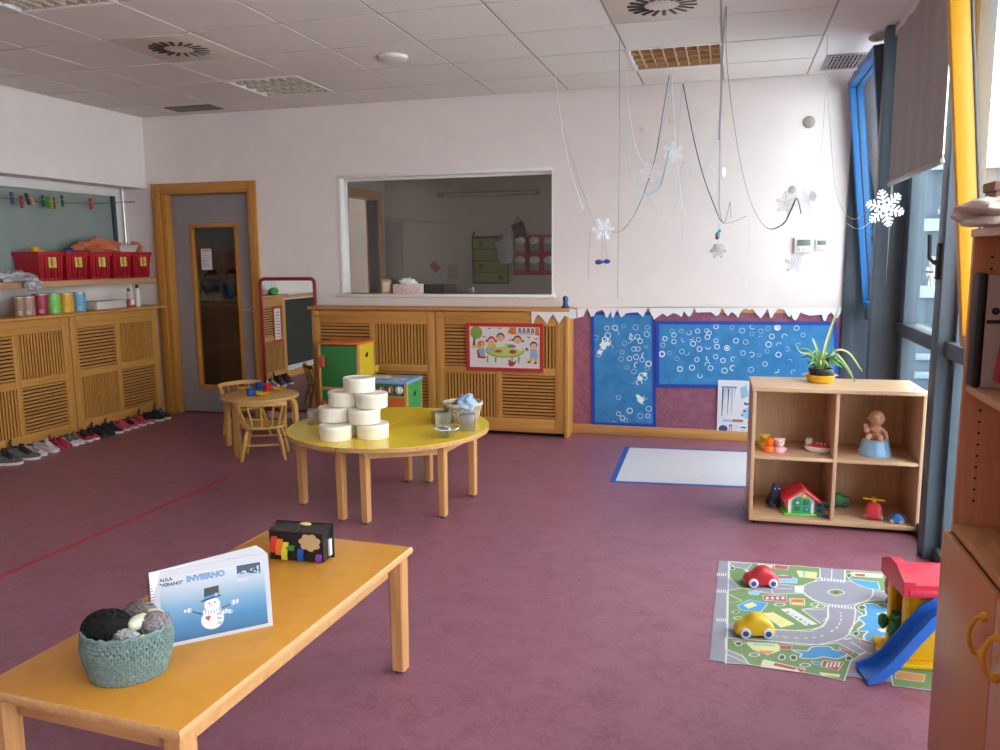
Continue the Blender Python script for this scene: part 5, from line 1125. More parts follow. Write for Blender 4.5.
# plant
p = shp(821, 383, ZT); pc = (p.x, p.y+.05, ZT)
t = thing('potted_plant', 'spider plant in a black pot on a yellow dish atop the toy shelf', 'plant', pc)
b = MB(); b.lathe([(.062, 0), (.070, .004), (.078, .036), (.083, .040), (.083, .044), (.074, .042), (.066, .008), (.002, .006)], 32, caps=False); b.disc(0, 0, .062, 0)
for s in (-1, 1): b.box(s*.083-.012, s*.083+.012, -.014, .014, .036, .042, 0, .003)
b.obj('dish', M('dish_yellow', '#e8b11c', .3), t)
b = MB(); b.lathe([(.046, .008), (.05, .010), (.062, .062), (.066, .064), (.066, .078), (.060, .078), (.056, .066), (.002, .062)], 30, caps=False); b.obj('pot', M('pot_black', '#2a2c2e', .45), t)
b = MB(); b.lathe([(.056, .068), (.03, .072), (.001, .072)], 20, caps=False); b.obj('soil', M('soil', '#2d2118', .95, .3, 60), t)
lf1 = mottled('leaf_green', [(.4, '#4f8a48'), (.6, '#86b06a')], 30, .5); lf2 = M('leaf_pale', '#c3cf90', .5, .08); lf3 = M('leaf_deep', '#2f6a4a', .5, .1)
def leaf(pts, w, mat, nm='leaf'):
    b = MB(); L = []; Rr = []; P = [Vector(q) for q in pts]
    from_pts = []
    for i in range(len(P)-1):
        for k in range(6):
            u = k/6; a = P[max(i-1, 0)]; c = P[i]; d = P[i+1]; e = P[min(i+2, len(P)-1)]
            from_pts.append(.5*((2*c)+(-a+d)*u+(2*a-5*c+4*d-e)*u*u+(-a+3*c-3*d+e)*u**3))
    from_pts.append(P[-1]); N = len(from_pts); vs = []; fs = []
    for k, q in enumerate(from_pts):
        tg_ = (from_pts[min(k+1, N-1)]-from_pts[max(k-1, 0)]).normalized(); sd = tg_.cross(Vector((0, -1, .35))).normalized(); up = sd.cross(tg_)
        ww = w*math.sin(PI*min(.93, .12+.88*k/(N-1)))**.7*(1-.3*k/(N-1)); vs += [q-sd*ww, q+up*ww*-.35, q+sd*ww]
    for k in range(N-1):
        a = 3*k
        for j in (0, 1): fs.append((a+j, a+j+1, a+j+4, a+j+3))
    b.add(vs, fs, 0, True); return b.obj(nm, mat, t)
rnd = random.Random(2)
leaf([(.0, 0, .07), (.02, .0, .20), (.055, .0, .34), (.075, .0, .42)], .010, lf2)
leaf([(-.005, 0, .07), (-.02, 0, .17), (-.045, -.01, .235), (-.052, -.015, .245)], .007, lf2)
leaf([(.02, 0, .07), (.07, 0, .175), (.14, .0, .17), (.20, -.01, .09), (.215, -.01, .065)], .006, lf2)
leaf([(.02, -.01, .07), (.06, -.02, .14), (.12, -.03, .10), (.165, -.04, .03), (.175, -.04, .004)], .006, lf1)
leaf([(.02, .01, .07), (.07, .02, .16), (.14, .02, .09), (.18, .02, .015)], .006, lf2)
leaf([(.0, -.01, .07), (.05, -.03, .19), (.075, -.05, .15), (.08, -.06, .10)], .006, lf1)
leaf([(-.01, 0, .07), (-.05, -.01, .17), (-.10, -.02, .19), (-.135, -.03, .175)], .006, lf1)
leaf([(-.01, .01, .07), (-.06, .01, .15), (-.11, .0, .165), (-.14, -.01, .21)], .005, lf2)
for k in range(34):
    a = rnd.uniform(0, 2*PI); l = rnd.uniform(.05, .12); h = rnd.uniform(.03, .10)
    leaf([(.02*math.cos(a), .02*math.sin(a), .07), (.5*l*math.cos(a), .5*l*math.sin(a), .075+h), (l*math.cos(a), l*math.sin(a), .075+h*rnd.uniform(.2, .9))], rnd.uniform(.005, .009), [lf1, lf2, lf3, lf1][k % 4])
for k in range(10):
    a = rnd.uniform(PI*.6, PI*1.5); b = MB(); b.ball((.045*math.cos(a)+rnd.uniform(-.03, .01), .03*math.sin(a), .085+rnd.uniform(0, .03)), (.016, .016, .004), 10, 6); b.obj('leaf', lf3, t)

# ---- white mat with blue tape edge
q = [onZ(*c, 0) for c in ((626, 447.5), (752, 452), (752, 489.5), (611, 482.5))]
q[1] = Vector((.33, 6.30, 0)); q[2] = Vector((.33, 5.30, 0)); q[0] = Vector((-.735, 6.235, 0)); q[3] = Vector((-.712, 5.205, 0))
t = thing('floor_paper', 'large white sheet taped to the floor with blue tape', 'paper', (sum(v.x for v in q)/4, sum(v.y for v in q)/4, 0))
b = MB(); X = Matrix.Identity(4); b.prism([(v.x, v.y) for v in q], .0005, .0015, 0); b.obj('sheet', M('floor_white', '#cfcdd4', .4, .015), t, True)
def inset(q, d):
    c = sum(q, Vector())/4; return [v+(c-v).normalized()*d*1.414 for v in q]
b = MB(); i = inset(q, .028); o = inset(q, -.008)
for k in range(4):
    if k == 1: continue
    j = (k+1) % 4; b.add([(v.x, v.y, .0022) for v in (o[k], o[j], i[j], i[k])], [(0, 1, 2, 3)])
b.obj('tape', M('tape_blue', '#2456b0', .4, .05), t, True)

# ---- road mat
MT = [Vector((-.004, 3.934, 0)), Vector((.955, 3.985, 0)), Vector((.945, 2.915, 0)), Vector((-.026, 2.905, 0))]
C8 = lambda x, y: onZ(715+x/5.714, 560+y/5.714, 0)
t = thing('road_mat', 'grey and green children road mat printed with streets and ponds', 'mat', (.46, 3.43, 0))
b = MB(); b.prism([(v.x, v.y) for v in MT][::-1], .0004, .0024, 0)
zz = [.0025]; mats = [M('mat_road', '#908d9b', .75, .03), M('mat_green', '#718b5c', .75, .05), M('mat_white', '#cacaca', .75), M('mat_blue', '#4a90c4', .75, .05), M('mat_cyan', '#7fb6cf', .75), M('mat_red', '#b0525a', .75), M('mat_yellow', '#d8d08a', .75), M('mat_sand', '#d6cbb2', .75), M('mat_dark', '#48604a', .75), M('mat_orange', '#c98f54', .75)]
def Lyr(): zz[0] += .0000035; return zz[0]
def MP(pts, m, outline=None, ow=.006):
    P = [C8(*p) for p in pts]
    if outline is not None: b.strip([(p.x, p.y) for p in P+P[:1]], ow*2, Lyr(), outline)
    b.flat([(p.x, p.y) for p in P], Lyr(), m)
def MS(pts, w, m):
    P = [C8(*p) for p in pts]; b.strip([(p.x, p.y) for p in P], w, Lyr(), m)
def smooth(pts, n=5, closed=True):
    o = []; N = len(pts)
    for i in range(N if closed else N-1):
        g = lambda k: pts[k % N] if closed else pts[max(0, min(N-1, k))]
        a, c, d, e = g(i-1), g(i), g(i+1), g(i+2)
        for k in range(n):
            u = k/n; o.append(tuple(.5*(2*c[q]+(-a[q]+d[q])*u+(2*a[q]-5*c[q]+4*d[q]-e[q])*u*u+(-a[q]+3*c[q]-3*d[q]+e[q])*u**3) for q in (0, 1)))
    if not closed: o.append(pts[-1])
    return o
# green blocks
MP([(85, 12), (600, 48), (595, 100), (540, 140), (480, 150), (330, 135), (150, 170), (85, 100)], 1, 2)
MP([(745, 60), (1000, 78), (1130, 90), (1130, 190), (900, 175), (830, 140), (745, 125)], 1, 2)
MP([(75, 180), (150, 165), (330, 200), (500, 195), (560, 235), (640, 265), (645, 330), (615, 380), (540, 410), (320, 395), (150, 360), (72, 370)], 1, 2)
MP(smooth([(800, 270), (900, 235), (1050, 245), (1300, 300), (1300, 520), (1000, 490), (860, 460), (775, 425), (800, 370), (850, 320)], 4), 1, 2)
MP([(65, 450), (330, 470), (600, 490), (700, 480), (830, 545), (770, 580), (735, 690), (500, 640), (200, 600), (160, 550), (65, 510)], 1, 2)
MP([(68, 545), (200, 600), (60, 590)], 0, 2); MP([(78, 200), (150, 235), (78, 250)], 1, 2); MP([(80, 15), (210, 25), (180, 55), (110, 40)], 0, 2)
MP([(1000, 560), (1350, 600), (1350, 760), (1020, 720)], 1, 2); MP([(1060, 120), (1300, 140), (1300, 240), (1100, 215)], 1, 2)
# roads edges
MS([(78, 10), (72, 370), (62, 600)], .006, 2)
MS(smooth([(320, 400), (480, 405), (600, 385), (645, 330), (645, 270)], 5, False), .006, 2); MS(smooth([(320, 465), (520, 490), (690, 465), (770, 420), (800, 330), (800, 280)], 5, False), .006, 2)
for k in range(12):
    pts = smooth([(340, 437), (480, 450), (600, 440), (690, 395), (720, 340), (715, 295)], 5, False); i0 = int(k*len(pts)/12)
    MS(pts[i0:i0+2] if i0+2 <= len(pts) else pts[-2:], .006, 2)
MP(smooth([(500, 170), (560, 130), (690, 120), (850, 140), (900, 180), (860, 235), (720, 262), (580, 235)], 5), 0, 2)
MP(smooth([(640, 185), (690, 168), (742, 188), (692, 208)], 5), 2); MP(smooth([(648, 186), (690, 172), (735, 188), (692, 204)], 5), 1); MP(smooth([(672, 187), (690, 181), (708, 188), (692, 195)], 5), 8)
for x0, y0, dx, dy, n in ((605, 110, 18, 2.2, 8), (648, 262, 18, 2, 9), (10, 84, 12, 0.4, 5), (8, 180, 12, .3, 5), (8, 345, 12, .3, 5), (745, 455, 0, 0, 0)):
    for k in range(n): MP([(x0+dx*k, y0+dy*k-8), (x0+dx*k+dx*.55, y0+dy*k-8), (x0+dx*k+dx*.55, y0+dy*k+9), (x0+dx*k, y0+dy*k+9)], 2)
MS([(740, 458), (780, 450)], .010, 2); MS([(820, 548), (862, 530)], .010, 2); MS([(600, 50), (600, 110)], .005, 2); MS([(668, 55), (666, 115)], .005, 2); MS([(745, 62), (742, 125)], .005, 2); MS([(775, 470), (850, 520), (940, 560)], .006, 2)
MS([(640, 268), (500, 285)], .006, 2); MP([(500, 287), (640, 285), (640, 330), (605, 365)], 0, 2)
# ponds
MP(smooth([(860, 255), (960, 265), (1040, 250), (1160, 280), (1150, 430), (1040, 460), (960, 440), (880, 470), (855, 440), (880, 410), (820, 405), (860, 370), (825, 335), (870, 315)], 4), 3, 2, .008)
MP(smooth([(445, 520), (530, 525), (560, 502), (650, 500), (680, 520), (760, 530), (700, 565), (620, 555), (560, 565), (490, 560), (500, 540)], 4), 3, 2, .006)
for p_ in ((925, 310), (930, 400)): MP([(p_[0], p_[1]), (p_[0]+60, p_[1]-10), (p_[0]+70, p_[1]+18), (p_[0]+20, p_[1]+14)], 7, 2, .003)
# buildings
MP([(320, 105), (395, 88), (470, 110), (465, 135), (330, 130)], 4, 2, .004); MP([(345, 95), (440, 95), (440, 108), (345, 106)], 5)
MP([(470, 65), (580, 75), (575, 108), (485, 100)], 6, 2, .004); MP([(500, 68), (520, 70), (515, 102), (498, 100)], 4); MP([(250, 25), (330, 35), (310, 62), (235, 50)], 7, 2, .004)
MP([(345, 30), (420, 40), (410, 58), (340, 52)], 5, 2, .004)
MP([(762, 110), (930, 130), (940, 170), (880, 165), (810, 140)], 3, 2, .005); MP([(780, 72), (960, 85), (955, 105), (790, 95)], 7, 2, .004); MP([(800, 80), (860, 84), (855, 98), (800, 94)], 5)
MP([(275, 205), (405, 210), (410, 240), (280, 232)], 5, 2, .004)
for k in range(4): MP([(290+30*k, 214), (305+30*k, 214), (306+30*k, 228), (291+30*k, 228)], 2)
MP([(430, 222), (510, 225), (510, 262), (432, 258)], 9, 2, .004); MP([(440, 232), (500, 234), (500, 242), (440, 240)], 5); MP([(440, 248), (500, 250), (500, 258), (440, 256)], 6)
MP([(130, 265), (200, 232), (300, 250), (260, 300), (150, 290)], 3, 2, .004); MP([(165, 262), (215, 245), (240, 262), (190, 280)], 6, 2, .003); MP([(190, 185), (270, 180), (240, 205), (200, 200)], 4, 2, .003)
MP([(275, 310), (330, 305), (450, 370), (380, 388)], 6, 2, .005); MP([(380, 285), (430, 280), (580, 370), (520, 378)], 2, 7, .004)
for k in range(6): MP([(405+24*k, 298+14*k), (420+24*k, 297+14*k), (428+24*k, 305+14*k), (412+24*k, 307+14*k)], (5, 4, 3)[k % 3])
for k in range(5): MP([(300+22*k, 318+13*k), (312+22*k, 317+13*k), (318+22*k, 322+13*k), (306+22*k, 324+13*k)], 7)
MP([(180, 475), (360, 485), (365, 520), (300, 545), (220, 515)], 6, 2, .004); MP([(215, 482), (345, 488), (340, 498), (220, 492)], 4); MP([(245, 520), (340, 524), (310, 543), (270, 538)], 9)
MP([(370, 492), (440, 495), (435, 515), (375, 512)], 5, 2, .003); MP([(105, 465), (170, 470), (165, 482), (115, 480)], 5, 2, .003)
MP([(280, 575), (520, 630), (500, 645), (260, 612)], 7, 2, .004); MP([(345, 592), (470, 620), (450, 632), (330, 606)], 5); MP([(455, 615), (520, 635), (490, 645)], 5)
MP([(550, 582), (605, 590), (600, 605), (570, 600)], 3, 2, .003); MP([(620, 580), (735, 590), (700, 635), (610, 612)], 5, 2, .004)
for k in range(4): MP([(640+22*k, 588), (652+22*k, 589), (642+22*k, 618), (630+22*k, 616)], 2)
MP([(600, 648), (715, 660), (710, 672), (610, 662)], 6, 2, .003); MP([(710, 505), (790, 535), (770, 545), (720, 520)], 5, 2, .003); MP([(825, 455), (905, 480), (890, 490), (835, 470)], 5, 2, .003); MP([(1040, 640), (1200, 660), (1190, 700), (1030, 680)], 9, 2, .004)
for x, y, rx, ry in ((382, 560, 22, 18), (448, 562, 22, 18), (765, 566, 22, 16), (135, 482, 22, 14), (225, 545, 34, 12), (515, 605, 34, 12), (605, 270, 28, 10), (570, 258, 26, 10), (370, 258, 34, 10), (840, 275, 24, 14), (805, 425, 22, 14), (120, 300, 22, 8), (950, 260, 26, 12), (130, 335, 26, 9), (100, 50, 14, 12), (765, 92, 16, 14)):
    pts = [(x+rx*math.cos(2*PI*i/14), y+ry*math.sin(2*PI*i/14)) for i in range(14)]; MP(pts, 2); MP([(x+rx*.72*math.cos(2*PI*i/14), y+ry*.72*math.sin(2*PI*i/14)) for i in range(14)], 1 if rx > 25 else 8)
MS([(170, 60), (330, 125)], .016, 7); MP([(480, 150), (510, 152), (505, 192), (455, 190), (455, 150)], 2); MS([(350, 165), (440, 168)], .005, 2); MS([(320, 152), (330, 195)], .004, 2)
b.obj('mat_sheet', mats, t, True)

# ---- yellow playhouse with red roof and blue slide
ph_ = thing('toy_playhouse', 'yellow toy playhouse with red roof and blue slide on the road mat', 'toy playhouse', (.655, 3.045, .003), R(8))
py_ = M('play_yellow', '#e9b61a', .35, .04); pr_ = M('play_red', '#cf2946', .35, .05); pbl = M('play_blue', '#2462bf', .3, .06); pgn = M('play_green', '#2d7a3a', .45, .08)
HW, HD, HH = .27, .17, .295
b = MB(); b.box(-.055, HW+.02, -.03, HD+.02, 0, .018, 0, .006); b.box(-.075, -.01, .03, .09, 0, .03, 0, .008); b.obj('base', py_, ph_)
b = MB(); b.box(0, HW, 0, .022, .018, HH, 0, .004)
for k in range(11): b.box(.012, HW, -.003, .0, .03+.027*k, .036+.027*k, 0, .001)
b.box(0, HW, HD-.02, HD, .018, HH, 0, .004); b.obj('wall', py_, ph_)
b = MB(); b.box(-.012, .014, HD-.035, HD+.004, .018, HH, 0, .005); b.box(-.004, .020, 0, .045, .018, HH, 0, .004); b.box(-.006, .016, .04, HD-.03, HH-.05, HH, 0, .004); b.box(-.006, .016, .04, HD-.03, .018, .05, 0, .004); b.obj('pillar', py_, ph_)
b = MB(); b.box(HW-.02, HW, .02, HD-.02, .018, HH, 0, .004); b.obj('wall', py_, ph_)
b = MB(); X = FR((0, HD/2, HH), (0, -1, 0), (0, 0, 1)); hw = HD/2+.030
prof = [(-hw, -.012), (hw, -.012), (hw, .022), (.03, .055), (-.03, .055), (-hw, .022)]
par = [(-hw-.006, -.02), (hw+.006, -.02), (hw+.006, .035), (.035, .070), (-.035, .070), (-hw-.006, .035)]
X2 = FR((-.018, HD/2, HH), (0, 1, 0), (0, 0, 1))
b.prism(prof, .0, HW+.09, 0, X=X2)
b.prism(par, -.012, .026, 0, X=X2); b.prism(par, HW+.055, HW+.10, 0, X=X2); b.obj('roof', pr_, ph_)
b = MB(); b.box(-.012, HW+.05, -.042, -.026, HH-.020, HH+.008, 0, .006); b.obj('roof_lip', M('play_pink', '#dc3a5c', .35, .04), ph_)
b = MB()                                                   # climbing vine figure in the opening
b.skin([(0, 0, 0), (-.008, 0, .05), (.006, 0, .10), (-.004, 0, .14), (-.03, -.005, .11), (.024, -.005, .135), (-.028, 0, .06), (.022, 0, .045)], [(0, 1), (1, 2), (2, 3), (2, 4), (2, 5), (1, 6), (1, 7)], [.018, .020, .018, .014, .009, .009, .010, .010], 2, X=TR(.0, .095, .03)); b.obj('plant_figure', pgn, ph_)
b = MB(); b.ball((-.03, .15, .10), (.018, .02, .03), 14, 8, 0, lambda d: 1+.3*mnoise.noise(d*3)); b.obj('bush', pgn, ph_)
# slide: from the floor at the left up along the front wall
b = MB(); P = [(-.175, -.105, .004), (-.125, -.102, .014), (-.07, -.098, .06), (.0, -.092, .155), (.055, -.088, .225), (.085, -.086, .245), (.14, -.084, .25)]
hw = .052; L = []
rings = []
for k, q in enumerate(P):
    q = Vector(q); a = Vector(P[max(k-1, 0)]); c = Vector(P[min(k+1, len(P)-1)]); tg_ = (c-a).normalized(); sd = Vector((-.05, 1, 0)).normalized(); up = tg_.cross(sd)*1.0
    up = up if up.z > 0 else -up; W_ = hw*(1.22 if k == 0 else 1.08 if k == 1 else 1); hgt = .035 if k > 0 else .020
    rings.append([q-sd*W_, q-sd*W_+up*hgt, q-sd*(W_-.010)+up*hgt, q-sd*(W_-.016)+up*.008, q+sd*(W_-.016)+up*.008, q+sd*(W_-.010)+up*hgt, q+sd*W_+up*hgt, q+sd*W_])
b.ring(rings, 0, False); sl = b.obj('slide', pbl, ph_)
b = MB(); b.box(.085, .14, -.13, -.03, .235, .25, 0, .003); b.obj('slide_platform', pbl, ph_)
t = thing('toy_carriage', 'pink rounded toy with a dark wheel behind the playhouse', 'toy', (.735, 3.62, .003), R(20))
b = MB(); b.ball((0, 0, .075), (.05, .06, .062), 22, 16); b.obj('body', M('toy_rose', '#d0567f', .4), t)
b = MB(); X = FR((-.045, -.045, .028), (1, -.4, 0), (0, 0, 1)); b.lathe([(.024, -.01), (.027, -.004), (.027, .010), (.022, .016), (.008, .016)], 20, X=X); b.obj('wheel', M('wheel_maroon', '#4a2b33', .5), t)
b = MB(); X = FR((.04, -.055, .028), (1, .2, 0), (0, 0, 1)); b.lathe([(.024, -.01), (.027, -.004), (.027, .010), (.022, .016), (.008, .016)], 20, X=X); b.obj('wheel', M('wheel_maroon', '#4a2b33'), t)
b = MB(); b.ball((-.05, -.02, .062), (.016, .016, .018), 12, 8); b.obj('knob', M('knob_orange', '#b5643a', .5), t)

# ---- bookcase with doors at the right edge
bc_v = wood('bookcase_veneer', '#d6976a', '#c07f54', 'z', .45); bc_y = wood('bookcase_edge', '#d3a070', '#bb8453', 'y', .45); bc_d = M('bookcase_door', '#c98656', .38, .03, 4)
BX, BY1, BY0, BX1 = .63, 2.475, 1.50, .97
t = thing('bookcase', 'tall wooden bookcase with cupboard doors and yellow handles at the right', 'bookcase', ((BX+BX1)/2, (BY0+BY1)/2, 0)); 
ZD, ZTOP = .705, 1.525
b = MB(); b.box(BX, BX1, BY1-.022, BY1, .0, ZTOP, 0, .002)
# shelf pin holes
for z in [ .80+.032*k for k in range(22)]:
    for x in (BX+.045, BX1-.05):
        X = FR((x, BY1-.0221, z), (1, 0, 0), (0, 0, 1)); b.disc(0, 0, .0035, .0002, 1, X, 8)
b.obj('side_panel', [bc_v, dark_m], t, True)
b = MB(); b.box(BX, BX1, BY0, BY0+.022, 0, ZTOP, 0, .002); b.obj('side_panel', bc_v, t, True)
b = MB(); b.box(BX1-.01, BX1-.002, BY0+.02, BY1-.02, .02, ZTOP, 0); b.obj('back_panel', bc_v, t, True)
b = MB(); b.box(BX-.004, BX1, BY0-.002, BY1+.002, ZTOP, ZTOP+.022, 0, .002); b.obj('top', bc_y, t, True)
b = MB(); b.box(BX-.002, BX1, BY0+.022, BY1-.022, ZD+.003, ZD+.025, 0, .002); b.obj('cupboard_top', bc_y, t, True)
b = MB(); b.box(BX+.004, BX1, BY0+.022, BY1-.022, 1.106, 1.126, 0, .002); b.obj('shelf_board', bc_y, t, True)
for k, (ya, yb) in enumerate(((1.992, 2.474), (1.502, 1.986))):
    b = MB(); b.box(BX-.021, BX-.002, ya, yb, .03, ZD, 0, .0025); dd = b.obj('door', bc_d, t, True)
    hy = 2.045 if k == 0 else 1.935; zc = .585
    b = MB(); b.tube([(BX-.021, hy, zc-.048), (BX-.042, hy, zc-.044), (BX-.053, hy, zc-.022), (BX-.056, hy, zc), (BX-.053, hy, zc+.022), (BX-.042, hy, zc+.044), (BX-.021, hy, zc+.048)], .0058, 10)
    for s in (-1, 1): b.ball((BX-.026, hy, zc+s*.048), (.012, .012, .012), 14, 10)
    b.obj('handle', M('handle_yellow', '#d9a025', .35, .04), dd, True)
b = MB(); b.box(BX+.02, BX1, BY0+.022, BY1-.022, 0, .03, 0); b.obj('plinth', dark_m, t, True)
# books and binders on the shelf
zb = 1.1265
t = thing('ring_binder', 'pale ring binder with a rounded black spine standing in the bookcase', 'binder', (.775, 2.42, zb))
b = MB(); b.box(-.125, .15, -.026, .030, 0, .300, 0, .003); b.obj('cover', M('file_white', '#b9aa9c', .6, .08, 60), t)
b = MB(); b.box(-.142, -.118, -.029, .033, 0, .305, 0, .010, seg=3); b.obj('spine', M('binder_black', '#1d1b1c', .5), t)
X = FR((-.098, -.0262, .205), (1, 0, 0), (0, 0, 1)); b = MB(); b.lathe([(.010, 0), (.009, .002), (.001, .002)], 18, X=X, caps=False); b.obj('grip_hole', black_m, t)
b = MB(); b.box(-.118, .15, -.0275, -.0262, .172, .182, 0, .0005); b.obj('strap', black_m, t)
t = thing('book', 'thick red book leaning beside the pale ring binder', 'book', (.742, 2.335, zb), 0)
X = Matrix.Rotation(R(7), 4, 'Y'); b = MB(); b.box(-.075, .13, -.022, .022, .017, .29, 0, .003, X=X); b.obj('cover', M('book_red', '#a62434', .5), t); b = MB(); b.box(-.07, .126, -.018, .018, .292, .294, 0, X=X); b.obj('pages', M('book_pages', '#d8cdb8', .8), t)
# on top
crumple('plastic_bag', 'crumpled pale plastic bag on top of the bookcase', 'bag', (.650, 2.255, ZTOP+.055), (.105, .10, .040), M('bag_cream', '#d6c2b6', .35, .06, 30, trans=.15), 51, .5, 2.2, flat_bottom=ZTOP+.0225)
b = MB(); b.box(.650, .88, 2.375, 2.47, ZTOP+.0225, ZTOP+.115, 0, .004); b.box(.645, .885, 2.37, 2.474, ZTOP+.115, ZTOP+.140, 0, .003)
tag(b.obj('cardboard_box', M('box_brown', '#8d6a58', .7, .05)), 'brown cardboard box on the bookcase behind the plastic bag', 'box')
# ================================================================== FOREGROUND TABLE
or_top = mottled('orange_laminate', [(.35, '#d08c32'), (.65, '#d6943a')], 12, .33, spec=.45)
FT = thing('low_table', 'long low orange topped table in the foreground', 'table', (-1.397, 2.0, 0), R(-3.1))
FTM = Matrix.Translation((-1.397, 2.0, 0)) @ Matrix.Rotation(R(-3.1), 4, 'Z')
hw, hl, FZ = .305, .603, .46
b = MB(); b.box(-hw+.004, hw-.004, -hl+.004, hl-.004, FZ-.024, FZ, 0, .003); b.obj('tabletop', or_top, FT)
b = MB(); rings = []
for k, (x, y) in enumerate(((-hw, -hl), (hw, -hl), (hw, hl), (-hw, hl))):
    sx, sy = math.copysign(1, x), math.copysign(1, y)
    rings.append([(x-sx*.007, y-sy*.007, FZ-.0245), (x-sx*.002, y-sy*.002, FZ-.0225), (x, y, FZ-.014), (x-sx*.0015, y-sy*.0015, FZ-.004), (x-sx*.006, y-sy*.006, FZ+.0004), (x-sx*.009, y-sy*.009, FZ+.0004), (x-sx*.009, y-sy*.009, FZ-.0245)])
b.ring(rings, 0, False, closed=True); b.obj('edge_lipping', wood('lipping', '#dba874', '#c48c58', 'y'), FT)
b = MB()
for s in (-1, 1): b.box(s*(hw-.06)-.010, s*(hw-.06)+.010, -hl+.10, hl-.10, FZ-.085, FZ-.025, 0, .002); b.box(-hw+.08, hw-.08, s*(hl-.06)-.010, s*(hl-.06)+.010, FZ-.085, FZ-.025, 0, .002)
b.obj('apron', beech_x, FT)
for sx in (-1, 1):
    for sy in (-1, 1):
        x, y = sx*(hw-.04), sy*(hl-.045); l = leg_mb(x, y, FZ-.025, .056, .056, .88).obj('leg', beech, FT); glide(x, y, .02).obj('glide', rubber, l)
# crocheted basket: stitches modelled row by row
cro = mottled('crochet_yarn', [(.35, '#5f706e'), (.65, '#7f918d')], 90, .9)
BKC = (-1.420, 1.578, FZ)
t = thing('crochet_basket', 'grey green crocheted basket full of yarn balls on the orange table', 'basket', BKC, R(35))
b = MB(); rows, st = 12, 46
for k in range(rows):
    f0 = k/(rows-1); z = .006+.0098*k; rr_ = .076+.017*math.sin(min(1, f0*1.15)*PI/2); rr_ -= .004*max(0, f0-.75)/.25
    for i in range(st):
        a = 2*PI*(i+.5*(k % 2))/st
        for s in (-1, 1):
            aa = a+s*.030; ex = 1.14
            c_, s_ = math.cos(aa), math.sin(aa); C0 = Vector((ex*rr_*c_, rr_*s_, z)); tz = Vector((-s_*s*.55, c_*s*.55, .75)).normalized(); nr = Vector((c_, s_, 0)); sd = tz.cross(nr)
            Xm = Matrix(((sd.x*.0036, nr.x*.0048, tz.x*.0074, C0.x), (sd.y*.0036, nr.y*.0048, tz.y*.0074, C0.y), (sd.z*.0036, nr.z*.0048, tz.z*.0074, C0.z), (0, 0, 0, 1)))
            b.ball((0, 0, 0), 1, 6, 5, 0, None, Xm)
b.obj('stitches', cro, t)
b = MB(); n = 48
ov = lambda r, z: [(1.14*r*math.cos(2*PI*i/n), r*math.sin(2*PI*i/n), z) for i in range(n)]
b.ring([ov(.073, .001), ov(.078, .004), ov(.090, .06), ov(.090, .114), ov(.085, .116), ov(.084, .06), ov(.07, .006)], 0, True); b.obj('lining', cro, t)
b = MB(); b.tube([Vector(p)+Vector((0, 0, .003*math.sin(i*2.6))) for i, p in enumerate(ov(.088, .121))], .006, 6, closed=True); b.obj('rim', cro, t)
b = MB(); b.tube(ov(.074, .0042), .004, 6, closed=True); b.obj('base_edge', M('felt_brown', '#6e4a3a', .9), t)
def yarn(name, label, c, r, mat, seed, sq=(1, 1, 1), strands=26):
    t = thing(name, label, 'yarn ball', c, 0); rnd = random.Random(seed)
    b = MB(); b.ball((0, 0, 0), (r*.93*sq[0], r*.93*sq[1], r*.93*sq[2]), 24, 16); b.obj('core', mat, t)
    b = MB()
    for k in range(strands):
        ax = Vector((rnd.uniform(-1, 1), rnd.uniform(-1, 1), rnd.uniform(-1, 1))).normalized() if k % 3 else Vector((.3+rnd.uniform(-.2, .2), .8, rnd.uniform(-.3, .3))).normalized()
        u = ax.orthogonal().normalized(); w = ax.cross(u); off = rnd.uniform(-.75, .75); q = math.sqrt(1-off*off)
        b.tube([Vector(((ax.x*off+(u.x*math.cos(a)+w.x*math.sin(a))*q)*r*sq[0], (ax.y*off+(u.y*math.cos(a)+w.y*math.sin(a))*q)*r*sq[1], (ax.z*off+(u.z*math.cos(a)+w.z*math.sin(a))*q)*r*sq[2])) for a in [2*PI*i/28 for i in range(28)]], r*.055, 5, closed=True)
    b.obj('strands', mat, t); return t
yk = M('yarn_black', '#08080b', .95, .2, 80); yb = mottled('yarn_taupe', [(.4, '#5d5350'), (.6, '#85797a')], 160, .95); yg = mottled('yarn_grey', [(.4, '#7b7172'), (.6, '#a0959a')], 160, .95)
bx, by = BKC[0], BKC[1]
yarn('yarn_ball', 'black yarn ball filling the front left of the crocheted basket', (bx-.038, by-.020, FZ+.120), .056, yk, 1, (1.15, .95, .80), 34)
yarn('yarn_ball', 'taupe yarn ball at the back of the crocheted basket', (bx-.005, by+.055, FZ+.130), .040, yb, 2, (1.1, .9, .75))
yarn('yarn_ball', 'grey mauve yarn ball at the right of the crocheted basket', (bx+.062, by+.030, FZ+.120), .036, yg, 3, (1, 1.0, .85))
b = MB(); b.ball((bx+.028, by+.012, FZ+.131), (.022, .034, .018), 18, 12, 0, lambda d: 1+.12*mnoise.noise(d*4)); b.ball((bx+.045, by+.05, FZ+.143), (.028, .012, .007), 14, 8)
tag(b.obj('paper_band', M('yarn_cream', '#d8d5bd', .7)), 'cream paper yarn band between the yarn balls', 'yarn band')
t = yarn('yarn_ball', 'pale speckled yarn ball at the front rim of the crocheted basket', (bx+.035, by-.042, FZ+.117), .026, mottled('yarn_pale', [(.4, '#8f8a94'), (.6, '#c9c8c6')], 120, .95), 4, (1.5, .8, .7), 18)
b = MB(); b.tube([(-.06, -.018, -.012), (-.02, -.026, -.008), (.03, -.018, .002), (.05, .004, .010)], .003, 6); b.obj('loose_strand', M('yarn_green', '#8fbf7c', .9), t)

